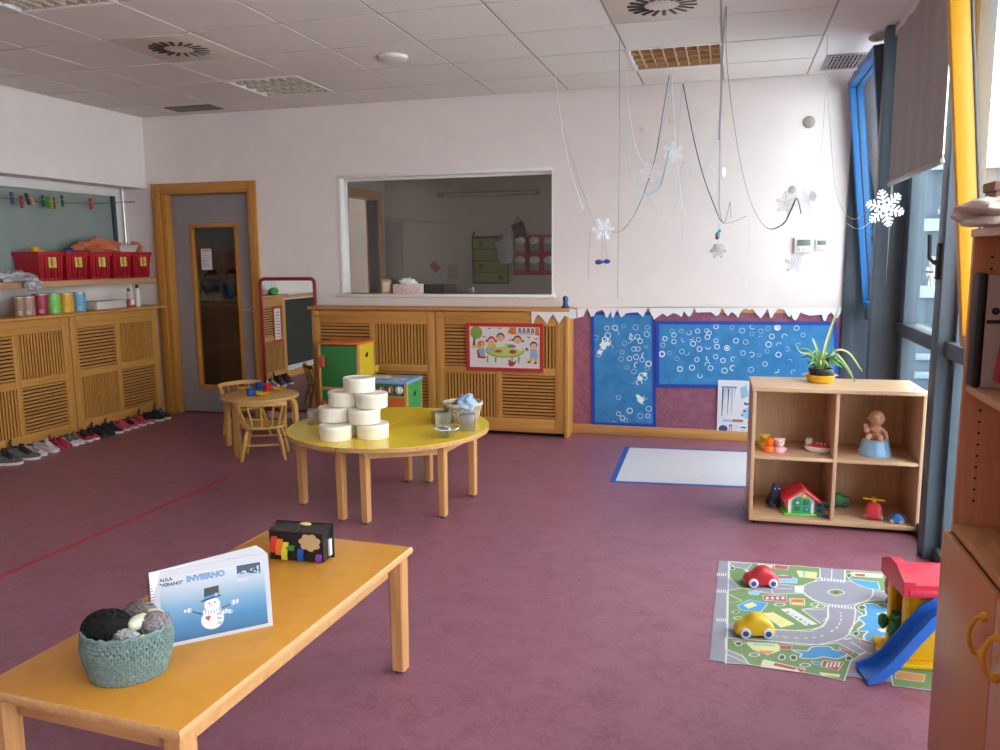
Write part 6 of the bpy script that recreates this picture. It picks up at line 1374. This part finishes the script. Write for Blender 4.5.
# ring-bound winter book, standing open like a tent
p0, p1 = Vector((-1.433, 1.688, FZ)), Vector((-1.208, 1.898, FZ)); dr = (p1-p0).normalized(); back = Vector((-dr.y, dr.x, 0)); LW, LH = (p1-p0).length, .208
t = thing('ring_bound_book', 'ring bound winter book with a snowman on its blue cover', 'book', ((p0.x+p1.x)/2, (p0.y+p1.y)/2, FZ))
tl = R(7); up = Vector((0, 0, math.cos(tl)))+back*math.sin(tl)
X = FR(p0+Vector((0, 0, .001)), dr, up)                       # z of X faces the viewer
b = MB(); b.box(0, LW, 0, LH, -.0012, 0, 0, .0, X=X); b.obj('cover', M('cover_sheet', '#c2bec8', .5, .02), t, True)
b = MB(); b.box(.022, LW-.013, .010, LH-.020, .0002, .0006, 0, X=X)
sky = ramp_mat('cover_sky', ['#235a86', '#3876a8', '#7096b8', '#aeb6c6', '#cbc9d2'], 1, .010, LH-.012, .3)
ob = b.obj('cover_print', sky, t, True)
me = ob.data                                               # keep the print in its own frame so the printed gradient runs up the page
Xi = X.inverted(); base = parent_matrix(t)
for v in me.vertices: v.co = Xi @ (base @ v.co)
ob.matrix_basis = base.inverted() @ X
b = MB(); z = .0008
m_ = [M('sn_white', '#e6dfe4', .4), M('sn_black', '#22252b', .4), M('sn_blue', '#3d7fc4', .4), M('sn_scarf', '#8fa9c4', .4), M('sn_red', '#b04436', .4), M('sn_shade', '#c9bcc6', .4), M('ink_black', '#26242a', .5), M('title_blue', '#2b539c', .5), M('title_light', '#7fa3d8', .4), M('photo_navy', '#2a3350', .3), M('photo_snow', '#9fb0c4', .3)]
cx = LW*.485
def SD(x, y, rx, ry, m, dz=0): b.disc(cx+x, y, rx, z+dz, m, X, 26, ry)
SD(0, .052, .030, .027, 5, 0); SD(-.001, .053, .028, .0255, 0, .00005); SD(.002, .092, .0205, .019, 0, .0001)
b.flat([(cx-.026, .104), (cx+.026, .112), (cx+.025, .116), (cx-.027, .108)], z+.0004, 1, X); b.flat([(cx-.019, .106), (cx+.021, .112), (cx+.022, .142), (cx-.016, .140)], z+.0003, 1, X); b.flat([(cx-.0185, .110), (cx+.021, .116), (cx+.0212, .122), (cx-.018, .117)], z+.00045, 2, X)
SD(.014, .118, .005, .005, 3, .0005)
for q in range(12): SD(-.019+.0037*q, .0765-.004*math.sin(q/11*PI), .0042, .0055, 3 if q % 2 else 0, .0003+.00001*q)
for q in range(6): SD(.016+.0016*(q % 2), .070-.0062*q, .007, .004, 3 if q % 2 else 0, .0004+.00001*q); SD(.030+.004*q, .066+.0018*math.sin(q), .004, .006, 3 if q % 2 else 0, .0004+.00001*q)
b.flat([(cx-.028, .070), (cx-.052, .083), (cx-.051, .0855), (cx-.026, .074)], z+.0002, 1, X); b.flat([(cx+.026, .076), (cx+.050, .083), (cx+.050, .0855), (cx+.025, .079)], z+.0002, 1, X)
for q in range(4): b.flat([(cx-.056-.005*q, .083+.001*q), (cx-.052-.005*q, .081+.001*q), (cx-.050-.005*q, .094-.001*q), (cx-.055-.005*q, .096-.001*q)], z+.0003, 0 if q % 2 else 3, X); b.flat([(cx+.050+.005*q, .080+.001*q), (cx+.054+.005*q, .080+.001*q), (cx+.056+.005*q, .094), (cx+.051+.005*q, .094)], z+.0003, 0 if q % 2 else 3, X)
SD(-.005, .097, .002, .0025, 1, .0003); SD(.009, .098, .002, .0025, 1, .0003); b.flat([(cx+.001, .091), (cx-.010, .087), (cx+.003, .0945)], z+.0003, 4, X)
b.disc(cx-.0145, .0595, .0042, z+.0003, 4, X, 12); b.disc(cx-.0085, .0605, .0042, z+.0003, 4, X, 12); b.flat([(cx-.0184, .0575), (cx-.0045, .0590), (cx-.0095, .049)], z+.00031, 4, X)
for q in range(5): SD(.004, .046+.001*q, .0016, .0016, 5, .0004)
b.text('AULA', .0125, 6, X @ TR(.024, .178, z+.0004), bold=.0004); b.text('"VERANO"', .0125, 6, X @ TR(.023, .164, z+.0004), bold=.0004)
b.text('INVIERNO', .0215, 7, X @ TR(.0905, .1662, z+.0002), bold=.0011); b.text('INVIERNO', .0215, 8, X @ TR(.0905, .1662, z+.0004))
px0, px1, py0, py1 = LW*.72, LW*.925, .152, .186
b.flat([(px0, py0), (px1, py0), (px1, py1), (px0, py1)], z+.0002, 9, X); rnd = random.Random(5)
for q in range(26): u = rnd.random(); b.disc(px0+.004+(px1-px0-.008)*u, py0+.004+(py1-py0-.012)*rnd.random()*(.4+.6*u), rnd.uniform(.0015, .0038), z+.0003+.000004*q, 10, X, 9)
b.flat([(px0, py0), (px1, py0), (px1, py0+.004), (px0+.01, py0+.010), (px0, py0+.012)], z+.0006, 10, X); b.flat([(px0, py0-.010), (px0+.028, py0-.010), (px0+.028, py0-.004), (px0, py0-.004)], z+.0003, 5, X)
b.obj('cover_picture', m_, t, True)
b = MB()
for k in range(15):
    an = R(1.2+.95*k); d2 = Matrix.Rotation(an, 3, 'Z') @ dr; bk2 = Vector((-d2.y, d2.x, 0)); tl2 = tl*(1-k/20); up2 = Vector((0, 0, math.cos(tl2)))+bk2*math.sin(tl2)
    o = p0+Vector((0, 0, .001))+bk2*.0018*k*.4; Xp = FR(o, d2, up2); b.box(.004, LW-.003, 0.001, LH-.001+.0008*(k % 3), -.0006, -.0001, 0, X=Xp)
b.obj('pages', M('book_paper', '#dedae2', .6, .02), t, True)
b = MB()
for k in range(26):
    c = X @ Vector((.001, .006+LH*.965*k/25, -.004)); b.tube([c+dr*.0075*math.cos(a)+back*.0075*math.sin(a) for a in [2*PI*i/12 for i in range(12)]], .0010, 5, closed=True)
b.obj('spiral', M('spiral_grey', '#4b4650', .5, metal=.2), t, True)

# black card box with coloured tabs
t = thing('card_box', 'black card box with a tan cloud and rainbow tabs on the orange table', 'card box', (-1.392, 2.385, FZ), R(3)); t.scale = (1, .68, 1)
hw_ = .103; blk = M('black_card', '#1f1c1e', .42, .15, 30)
b = MB(); b.prism([(-.040, .001), (.040, .001), (.042, .104), (.036, .110), (-.036, .104), (-.042, .098)], -hw_, hw_-.008, 0, X=FR((0, 0, 0), (0, 1, 0), (0, 0, 1))); b.obj('body', blk, t)
b = MB(); b.box(-hw_-.004, hw_+.006, .042, .048, .0, .122, 0, .002, X=TR(rx=R(-1))); b.obj('back_panel', blk, t)
b = MB(); b.prism([(-.043, .101), (.041, .113), (.041, .116), (-.044, .105)], -hw_-.003, hw_+.002, 0, X=FR((0, 0, 0), (0, 1, 0), (0, 0, 1))); b.obj('lid', M('black_film', '#3a3636', .22, .1), t)
b = MB(); b.box(hw_-.008, hw_+.0, .014, .040, .012, .070, 0, .002); b.obj('inner_pages', M('book_paper', '#dedae2'), t)
X = FR((0, -.0415, 0), (1, 0, 0), (0, -.03, 1))
def cloud(cx, cy, s): return [(cx+s*(.86+.22*abs(math.sin(3.5*a+.5)))*math.cos(a)*1.3, cy+s*(.86+.22*abs(math.sin(3.5*a+.5)))*math.sin(a)) for a in [2*PI*i/60 for i in range(60)]]
b = MB(); b.prism(cloud(.048, .070, .029), .001, .0035, 0, X=X); b.obj('cloud', M('tan_card', '#c9a983', .7, .05), t)
b = MB(); b.ball((.01, .03, .117), (.022, .012, .006), 14, 8); b.obj('paper_scrap', M('scrap_yellow', '#e3cf86', .7), t)
for k, (x0, c, zt, zb, nm) in enumerate(((-.088, '#d5352c', .084, .028, 'red'), (-.068, '#e57a25', .076, .020, 'orange'), (-.047, '#e2d23e', .066, .004, 'yellow'), (-.022, '#2c8a4a', .056, .038, 'green'), (.014, '#2053ac', .046, .003, 'blue'), (.080, '#7a3da0', .030, .002, 'purple'))):
    w_ = .011 if k != 3 else .015
    b = MB(); P = [(zt, .001), ((zt*.7+zb*.3), .009), ((zt+zb)/2, .013), ((zt*.3+zb*.7), .012), (max(zb, .0015), .008)]
    rings = [[(x0-w_+.006*(1-i/4)*(k < 3), z_, y_), (x0+w_+.006*(1-i/4)*(k < 3), z_, y_), (x0+w_+.006*(1-i/4)*(k < 3), z_, y_+.0012), (x0-w_+.006*(1-i/4)*(k < 3), z_, y_+.0012)] for i, (z_, y_) in enumerate(P)]
    b.ring(rings, 0, False, X=X); o = b.obj('paper_tab', M('tab_'+nm, c, .6, .04), t); o['label'] = nm+' paper tab'

# ================================================================== CEILING FITTINGS
par_m = M('louvre_cream_reflection', '#ddd2c2', .3, .03, metal=.3); par_g = M('louvre_gold_reflection', '#dcb888', .3, .05, metal=.3)  # reflected cream and gold tones put into the louvre colours
def luminaire(i, k, label, lm):
    x0 = TX+.6*i; y1 = TY-.6*(4-k); y0 = y1-.6
    t = thing('ceiling_light', label, 'ceiling light', (x0+.3, y0+.3, ZC), 0, 'square louvred ceiling lights, switched off')
    b = MB(); w = .297
    for s in (-1, 1): b.box(s*w-.012, s*w+.012, -w-.012, w+.012, -.006, .07, 0, .002); b.box(-w+.012, w-.012, s*w-.012, s*w+.012, -.006, .07, 0, .002)
    b.box(-w, w, -w, w, .07, .075, 0); b.obj('housing', white_m, t)
    b = MB()
    for j in range(5):
        y = -w+.012+(2*w-.024)*j/4
        b.add([(-w+.012, y-.018, .0), (w-.012, y-.018, .0), (w-.012, y, .05), (-w+.012, y, .05), (w-.012, y+.018, .0), (-w+.012, y+.018, .0)], [(0, 1, 2, 3), (3, 2, 4, 5)], 0, True) if 0 < j < 4 else b.box(-w+.012, w-.012, y-.003, y+.003, 0, .05, 0)
    for j in range(1, 8):
        x = -w+2*w*j/8; b.box(x-.004, x+.004, -w+.012, w-.012, .002, .040, 0)
    b.obj('louvre', lm, t)
    for j in range(4):
        y = -w+.012+(2*w-.024)*(j+.5)/4; b = MB(); b.cyl((-w+.02, y, .052), (w-.02, y, .052), .012, n=10); b.obj('tube', M('lamp_tube', '#dcd8d0', .3), t)
luminaire(-2, 0, 'ceiling light nearest the viewer at the left edge', par_m); luminaire(-2, 4, 'ceiling light in front of the door', par_m); luminaire(3, 4, 'right ceiling light above the hanging ribbons, a gold reflection put into its colour', par_g)
def swirl(i, k, label):
    x0 = TX+.6*i; y1 = TY-.6*(4-k); y0 = y1-.6
    t = thing('swirl_diffuser', label, 'air diffuser', (x0+.3, y0+.3, ZC), 0, 'square swirl air diffusers in the ceiling')
    b = MB(); b.box(-.295, .295, -.295, .295, -.003, .004, 0, .002); b.obj('plate', M('diffuser_plate', '#d6cabd', .45, .02), t)
    b = MB(); b.lathe([(.075, -.006), (.062, -.009), (.001, -.009)], 28, caps=False); b.annulus(0, 0, .075, .08, -.004, 0); b.obj('hub', M('diffuser_plate', '#c9bdb8'), t)
    for j in range(18):
        a = 2*PI*j/18; b = MB(); X = TR(rz=a) @ Matrix.Translation((.135, .024, 0)) @ TR(rz=R(14)); b.box(-.046, .046, -.0095, .0095, -.0045, -.0030, 0, X=X)
        b.box(-.046, .046, -.011, -.0085, -.009, -.003, 1, X=X); b.obj('slot', [black_m, M('slot_blade', '#3a3532', .5)], t)
swirl(-2, 2, 'swirl air diffuser at the left of the ceiling'); swirl(3, 2, 'swirl air diffuser at the top edge above the ribbons')
t = thing('smoke_detector', 'round white smoke detector on the ceiling', 'detector', (-2.187, 5.206, ZC)); b = MB(); b.lathe([(.095, -.003), (.095, -.014), (.085, -.022), (.05, -.030), (.001, -.031)], 32, caps=False); b.obj('cover', M('detector_white', '#e2dbd6', .4), t); b = MB(); b.lathe([(.10, 0), (.10, -.006), (.09, -.007)], 32); b.obj('base', white_m, t)
def grille(x0, x1, y0, y1, label, n, dark):
    t = thing('vent_grille', label, 'vent grille', ((x0+x1)/2, (y0+y1)/2, ZC)); w, h = (x1-x0)/2, (y1-y0)/2; fm = M(dark[0], dark[1], .5)
    b = MB()
    for s in (-1, 1): b.box(s*w-.02*(s > 0), s*w+.02*(s < 0), -h, h, -.008, .004, 0, .002); b.box(-w+.02, w-.02, s*h-.02*(s > 0), s*h+.02*(s < 0), -.008, .004, 0, .002)
    b.obj('frame', fm, t)
    b = MB(); b.box(-w+.02, w-.02, -h+.02, h-.02, .001, .003, 0); b.obj('void', dark_m, t)
    b = MB()
    for j in range(n): x = -w+.02+(2*w-.04)*(j+.5)/n; b.box(x-.006, x+.006, -h+.02, h-.02, -.006, .001, 0)
    for j in range(3): y = -h+.02+(2*h-.04)*(j+1)/4; b.box(-w+.02, w-.02, y-.003, y+.003, -.005, .001, 0)
    b.obj('blades', fm, t)
grille(-4.80, -4.34, 6.26, 6.47, 'dark vent grille in the ceiling before the grey door', 22, ('grille_dark', '#6b6361')); grille(.59, .855, 6.065, 6.50, 'pale vent grille in the ceiling strip beside the blue sash', 9, ('grille_pale', '#a59c98'))
p = onZ(876, 34, ZC); 
t = thing('window_actuator', 'small beige motor housing on the ceiling above the blue sash', 'motor housing', (.70, 5.55, ZC)); b = MB(); b.ball((.11, 0, -.03), (.042, .04, .024), 18, 12); b.box(.125, .155, -.022, .022, -.05, 0, 0, .006); b.obj('body', M('motor_beige', '#b99d90', .5), t)

# ================================================================== HANGING RIBBONS AND SNOWFLAKES
def crv(pts, n=8):
    o = []
    for i in range(len(pts)-1):
        a, c, d, e = pts[max(i-1, 0)], pts[i], pts[i+1], pts[min(i+2, len(pts)-1)]
        for k in range(n): u = k/n; o.append(.5*((2*c)+(-a+d)*u+(2*a-5*c+4*d-e)*u*u+(-a+3*c-3*d+e)*u**3))
    return o+[pts[-1]]
rib = {'white': M('ribbon_white', '#e9e6ea', .35), 'black': M('ribbon_black', '#23232c', .4), 'navy': M('ribbon_navy', '#2f3a55', .4), 'purple': M('ribbon_purple', '#8d73a8', .4), 'blue': M('ribbon_blue', '#7fb3cc', .4), 'silver': M('ribbon_silver', '#a9a6ae', .3)}
def ribbon(col, label, px, y0, y1, w=.0045, zc=None):
    P = []
    for k, (a, c) in enumerate(px):
        Y = y0+(y1-y0)*k/max(1, len(px)-1); P.append(onY(a, c, Y))
    if zc: P[0].z = ZC-.001
    P = crv(P); b = MB()
    b.tube(P, w, 6, flat=.35)
    return tag(b.obj('ribbon', rib[col]), label, 'ribbon', 'curling ribbons hanging from the ceiling')
ribbon('white', 'white ribbon hanging furthest left, before the inner window corner', [(554, 58), (557, 90), (561, 120), (566, 150), (571, 172), (583, 209)], 5.57, 5.57, .005, 1)
ribbon('purple', 'thin purple ribbon sagging down to the blue bow ornament', [(564, 128), (570, 152), (577, 176), (587, 203), (597, 228), (604, 231)], 5.6, 5.7, .004)
ribbon('navy', 'dark ribbon garland rising from the blue bow to the right ceiling light', [(603, 228), (610, 231), (621, 231), (634, 215), (645, 190), (655, 158), (663, 112), (669, 76)], 5.7, 6.34, .004, None)
ribbon('black', 'long straight black cord hanging from ceiling to cabinet height', [(619.5, 36), (619.5, 120), (618.5, 220), (617.5, 298)], 5.136, 5.136, .0035, 1)
ribbon('blue', 'pale blue ribbon bundle hanging from the right ceiling light', [(671, 73), (668, 100), (662, 130), (655, 158), (648, 180)], 6.32, 6.2, .006, 1)
ribbon('white', 'white ribbon hanging under the right ceiling light, forked at its end', [(672, 73), (674, 110), (676, 150), (680, 185), (684, 213), (693, 222)], 6.32, 6.3, .005, 1)
ribbon('blue', 'pale blue ribbon curling left of the right ceiling light bundle', [(624, 128), (627, 152), (631, 172), (637, 190), (648, 195), (660, 186), (666, 164), (669, 150)], 5.6, 6.1, .005)
ribbon('white', 'short white ribbon below the end of the black cord hook', [(626, 62), (628, 95), (631, 122), (637, 150), (646, 168)], 5.6, 5.7, .004)
ribbon('purple', 'short purple ribbon tail below the pale blue curl', [(644, 188), (650, 200), (658, 213)], 6.0, 6.0, .004)
ribbon('blue', 'turquoise ribbon zigzag in front of the back wall', [(673, 218), (678, 190), (682, 165), (688, 163), (692, 178), (698, 178), (708, 163), (714, 145), (718, 120)], 6.2, 6.2, .005)
ribbon('silver', 'silver ribbon tail hanging below the turquoise zigzag', [(684, 160), (684, 190), (683, 215), (682, 238)], 6.2, 6.2, .004)
ribbon('white', 'white ribbon tail beside the turquoise zigzag', [(709, 165), (716, 172), (723, 186)], 6.2, 6.2, .004)
ribbon('purple', 'purple ribbon from the ceiling edge left of the dark garland', [(682.5, 84), (680, 110), (677, 150)], 6.6, 6.5, .004, None)
ribbon('black', 'black ribbon garland from the ceiling edge swinging right', [(683, 84), (688, 110), (694, 140), (703, 175), (714, 205), (722, 222), (732, 222), (746, 216)], 6.6, 5.7, .004, None)
ribbon('navy', 'straight dark ribbon hanging at the right end of the right ceiling light', [(721, 44), (720.5, 100), (720, 160), (719.5, 205), (723, 223), (727, 215), (730, 202), (731, 218)], 5.57, 5.57, .006, 1)
ribbon('silver', 'silver ribbon from the upper hook beside the right ceiling light', [(726, 6), (724, 30), (722, 60), (721, 100), (719, 140)], 4.74, 5.2, .006, 1)
ribbon('black', 'black ribbon garland from the upper hook to the snowflake cluster', [(727, 5), (726, 45), (729, 85), (735, 130), (742, 170), (752, 205), (767, 228), (783, 224), (791, 210), (797, 198), (801, 214)], 4.74, 5.5, .0045, 1)
ribbon('purple', 'purple ribbon tail hanging beside the straight dark ribbon', [(720, 120), (719, 160), (718, 205), (721, 218)], 5.6, 5.6, .004)
ribbon('silver', 'thin ribbon tail hanging right of the bird ornament', [(747, 216), (749, 222), (749, 235), (747, 254)], 5.7, 5.7, .0035)
ribbon('silver', 'grey ribbon from the ceiling strip down to the snowflake cluster', [(827, 36), (826, 80), (823, 130), (819, 175), (815, 212)], 5.52, 5.52, .004, 1)
ribbon('silver', 'grey ribbon garland from the ceiling strip to the large snowflake', [(827, 36), (827.5, 85), (831, 140), (835, 185), (842, 208), (853, 219), (866, 213), (880, 205)], 5.52, 5.22, .0045, 1)
ribbon('white', 'white ribbon loop hanging under the large snowflake', [(845, 222), (858, 229), (870, 222), (878, 210)], 5.3, 5.22, .0035)
def flake(Rr, w, branches, t=.0015):
    b = MB()
    for k in range(6):
        X = TR(rz=R(60*k)); b.box(0, Rr, -w, w, -t, t, 0, X=X)
        for f, l in branches:
            for s in (-1, 1):
                b.box(0, l*Rr, -w*.9, w*.9, -t, t, 0, X=X @ TR(f*Rr, 0, 0, R(58*s)))
    b.annulus(0, 0, Rr*.16, Rr*.24, t, 0, n=12); return b
snow_m = M('snowflake_white', '#eef0f4', .4, .02); snow_c = M('snowflake_clear', '#f2f3f7', .3, .02)
def snowflake(label, px, py, Y, rpx, mat, br=((.35, .3), (.6, .28), (.85, .16)), w=.045, tilt=(90, 0), hang=None, grp='hanging snowflakes', face=None):
    p = onY(px, py, Y) if face is None else onX(px, py, face); Rr = rpx*p.y/F_PX
    t = thing('snowflake', label, 'snowflake', p, 0, grp)
    b = flake(Rr, Rr*w, br); o = b.obj('flake', mat, t); o.rotation_euler = (R(tilt[0]), R(tilt[1]), R(tilt[2]) if len(tilt) > 2 else 0)
    if hang: b = MB(); b.tube([(0, 0, Rr*.9), (0, 0, hang)], .0012, 5); b.obj('thread', rib['silver'], t)
    return t
FB = ((.30, .34), (.52, .34), (.74, .26), (.92, .14))
snowflake('large glitter snowflake hanging before the blue sash', 885, 208, 5.22, 16.5, snow_m, FB, .05, (90, 15, 8))
snowflake('white snowflake at the right of the cluster above the thermostats', 807, 200, 5.5, 10, snow_m, FB, .034, (90, 0, 30))
snowflake('clear snowflake at the left of the cluster above the thermostats', 787, 203, 5.5, 11, snow_c, FB, .034, (90, 20, -20))
snowflake('faint snowflake stuck on the wall below the larger thermostat', 797, 262, YB-.006, 10, snow_c, FB, .034, (90, 10, 0), None)
snowflake('clear snowflake hanging above the blue bow ornament', 603, 229, 5.7, 11, snow_c, FB, .034, (90, 0, 20), .12)
snowflake('clear snowflake in the ribbons left of the right ceiling light bundle', 650, 172, 5.9, 10, snow_c, FB, .034, (90, 10, 0), .1)
snowflake('clear snowflake high in the ribbons under the right ceiling light', 673, 152, 6.2, 10, snow_c, FB, .034, (90, 30, 15), .1)
snowflake('small white snowflake under the bird ornament', 718, 251, 5.6, 8, snow_m, ((.4, .35), (.75, .3)), .09, (90, 0, 0), .05)
snowflake('white snowflake stuck low on the window, left one', 903, 270, 0, 11, snow_m, FB, .06, (90, 0, 90), None, 'snowflakes stuck on the window glass', 1.050)
snowflake('white snowflake stuck low on the window, right one', 930, 272, 0, 15, snow_m, FB, .06, (90, 0, 90), None, 'snowflakes stuck on the window glass', 1.050)
def coin(label, px, py, Y, rpx, col, rz=0, squash=1):
    p = onY(px, py, Y); r = rpx*p.y/F_PX; b = MB(); X = Matrix.Translation(p) @ Matrix.Rotation(R(rz), 4, 'Z') @ Matrix.Rotation(R(90), 4, 'X')
    b.lathe([(r*.96, -.0015), (r, -.0008), (r, .0008), (r*.96, .0015)], 24, X=X); b.tube([p+Vector((0, 0, r)), p+Vector((0, 0, r+.14))], .001, 5)
    tag(b.obj('paper_disc', M('disc_'+col[1:], col, .4, .04)), label, 'disc', 'paper discs hanging on threads')
coin('cream paper disc hanging left of the right ceiling light bundle', 644, 128.5, 5.9, 4, '#ded2c4', 10); coin('beige paper disc seen edge on under the right ceiling light', 671, 119, 6.3, 4.8, '#b39f90', 60)
coin('white paper disc above the snowflake cluster', 792, 190, 5.5, 3.8, '#f2f0f2', 0); coin('small white paper disc in front of the straight dark ribbon', 724, 172, 5.5, 4.5, '#eceaec', 70)
coin('white paper disc at the snowflake cluster, right side', 813, 196, 5.52, 3.6, '#f0eef0', 20); coin('grey paper disc in the small snowflake below the bird', 718, 249, 5.58, 3.6, '#c4bfc4', 0)
p = onY(603, 262, 5.7); t = thing('bow_ornament', 'small dark blue bow ornament hanging on threads', 'bow', p); bm_ = M('bow_blue', '#3a4f9a', .4)
b = MB(); b.ball((-.024, 0, 0), (.026, .008, .018), 14, 10, 0, lambda d: 1+.25*(-d.x)); b.ball((.022, 0, .004), (.024, .008, .016), 14, 10, 0, lambda d: 1+.25*d.x); b.ball((0, 0, 0), (.009, .010, .010), 10, 8); b.obj('bow', bm_, t)
b = MB(); b.tube([(-.01, 0, .01), (-.006, 0, .12), (-.004, 0, .24)], .0014, 5); b.tube([(.03, 0, .01), (.012, 0, .13), (.004, 0, .24)], .0014, 5); b.tube([(-.10, 0, -.12), (-.105, 0, .0), (-.09, 0, .22)], .0012, 5); b.obj('thread', rib['purple'], t)
p = onY(718, 235, 5.6); t = thing('bird_ornament', 'tiny turquoise and red bird ornament hanging on a thread', 'ornament', p)
b = MB(); b.ball((0, 0, 0), (.018, .012, .022), 14, 10); b.ball((.010, -.002, .026), (.012, .010, .011), 12, 8); b.obj('body', M('bird_teal', '#3b9fbe', .4), t); b = MB(); b.ball((-.004, -.006, -.020), (.014, .009, .010), 12, 8); b.obj('belly', M('bird_red', '#a8323c', .4), t); b = MB(); b.tube([(.0, 0, .03), (0, 0, .12)], .0012, 5); b.obj('thread', rib['silver'], t)

# ================================================================== SHOES ALONG THE LEFT COVERS
def shoe(label, px, py, rz, L, up, sole, lace, tall=.0, grp='children shoes lined up along the left radiator covers'):
    L *= .88; p = onX(px, py, -5.10); t = thing('shoe', label, 'shoe', (-5.195+L*.44, p.y, 0), R(rz), grp)      # toe points along +x
    S = [(-.50, .30, .36), (-.46, .36, .42), (-.36, .39, .43), (-.22, .37, .38), (-.08, .35, .34), (.05, .37, .27), (.18, .40, .21), (.32, .40, .165), (.43, .33, .13), (.49, .18, .10), (.50, .06, .08)]
    b = MB(); rings = []
    for x, w, h in S:
        hwid = w*L*.5; H = h*L+.012; rings.append([(x*L, -hwid*math.cos(a)*(1 if a < PI*.02 or a > PI*.98 else .98), .014+(H-.014)*math.sin(a)**.75) for a in [PI*k/10 for k in range(11)]])
    b.ring(rings, 0, True); b.obj('upper', up, t)
    b = MB(); rings = []
    n = 24; P = []
    for x, w, h in S: P.append((x*L*1.02, -w*L*.53))
    for x, w, h in S[::-1]: P.append((x*L*1.02, w*L*.53))
    b.prism(P, 0, .018, 0); b.obj('sole', sole, t)
    b = MB(); b.ball((-.27*L, 0, .405*L+.010), (.17*L, .12*L, .03*L), 16, 8); b.obj('lining', M('shoe_lining', '#2a2426', .9), t)
    b = MB()
    for k in range(3): x = (-.02+.09*k)*L; z = (.34-.07*k)*L+.012; b.box(x-.012, x+.012, -.16*L, .16*L, z-.014, z+.004, 0, .004)
    b.box(-.13*L, .02*L, -.06*L, .06*L, .33*L, .33*L+.05, 0, .006, X=TR(ry=R(0)))
    if tall: b.tube([(-.40*L, .02, .38*L), (-.44*L, .025, .38*L+tall*.6), (-.40*L, .03, .38*L+tall)], [.012, .010, .007], 8)
    b.obj('strap', lace, t)
bk = M('shoe_black', '#1d1b1e', .6); gy = M('shoe_grey', '#5d5354', .75, .15, 60); wh = M('shoe_white', '#c4b8b8', .55, .08); wsole = M('sole_white', '#d2c6c4', .55); pk = M('shoe_pink', '#c44a62', .6, .08); cr = M('shoe_crimson', '#9c1f3e', .55, .08); rd = M('shoe_red', '#b8303f', .55); lime = M('shoe_lime', '#a9b84a', .6); slate = M('shoe_slate', '#4a5260', .7); sgr = M('shoe_silver', '#9a9490', .6, .1)
shoe('big grey sneaker, first of the row nearest the viewer', 6, 459, 30, .25, gy, wsole, bk)
shoe('big grey sneaker with black strap, second of the row', 24, 455, 30, .25, gy, wsole, bk, .07)
shoe('white sneaker beside the grey sneakers', 38, 452, 8, .20, wh, wsole, sgr)
shoe('white sneaker, second one, before the crimson shoes', 50, 448, 8, .20, wh, wsole, wh, .0)
shoe('crimson shoe further from the door', 59, 446, 10, .17, cr, cr, cr, .05); shoe('crimson shoe beside the white and green ones', 65, 445, 10, .17, cr, cr, cr)
shoe('white shoe with grey green strap by the crimson shoes', 72, 443, 4, .18, wh, wsole, M('strap_green', '#5e6a58', .7)); shoe('white shoe with grey green strap by the red ones', 78, 442, 4, .18, wh, wsole, M('strap_green', '#5e6a58'))
shoe('red shoe with black strap, left of its pair', 86, 439, 8, .18, rd, wsole, bk); shoe('red shoe with black strap, right of its pair', 93, 437.5, 8, .18, rd, wsole, bk)
shoe('all black shoe, left of its pair', 101, 436, 12, .19, bk, bk, bk, .06); shoe('all black shoe, right of its pair', 107, 434, 12, .19, bk, bk, bk)
shoe('black sneaker with white sole in mid row', 115, 432, 14, .20, bk, wsole, bk, .06)
shoe('pink shoe beside the black sneaker', 124, 428, 8, .18, pk, wsole, pk); shoe('pink shoe with black strap, second of the pink row', 132, 426, 8, .18, pk, wsole, bk)
shoe('pink shoe, third of the pink row', 140, 424, 16, .18, pk, wsole, cr); shoe('pink shoe with dark strap, last of the pink row', 148, 422, 16, .18, pk, wsole, bk, .07)
shoe('black shoe with white sole at the door end', 157, 419, 14, .19, bk, wsole, bk); shoe('black shoe with slate ankle, last before the door', 164, 417, 14, .19, bk, wsole, slate, .10)
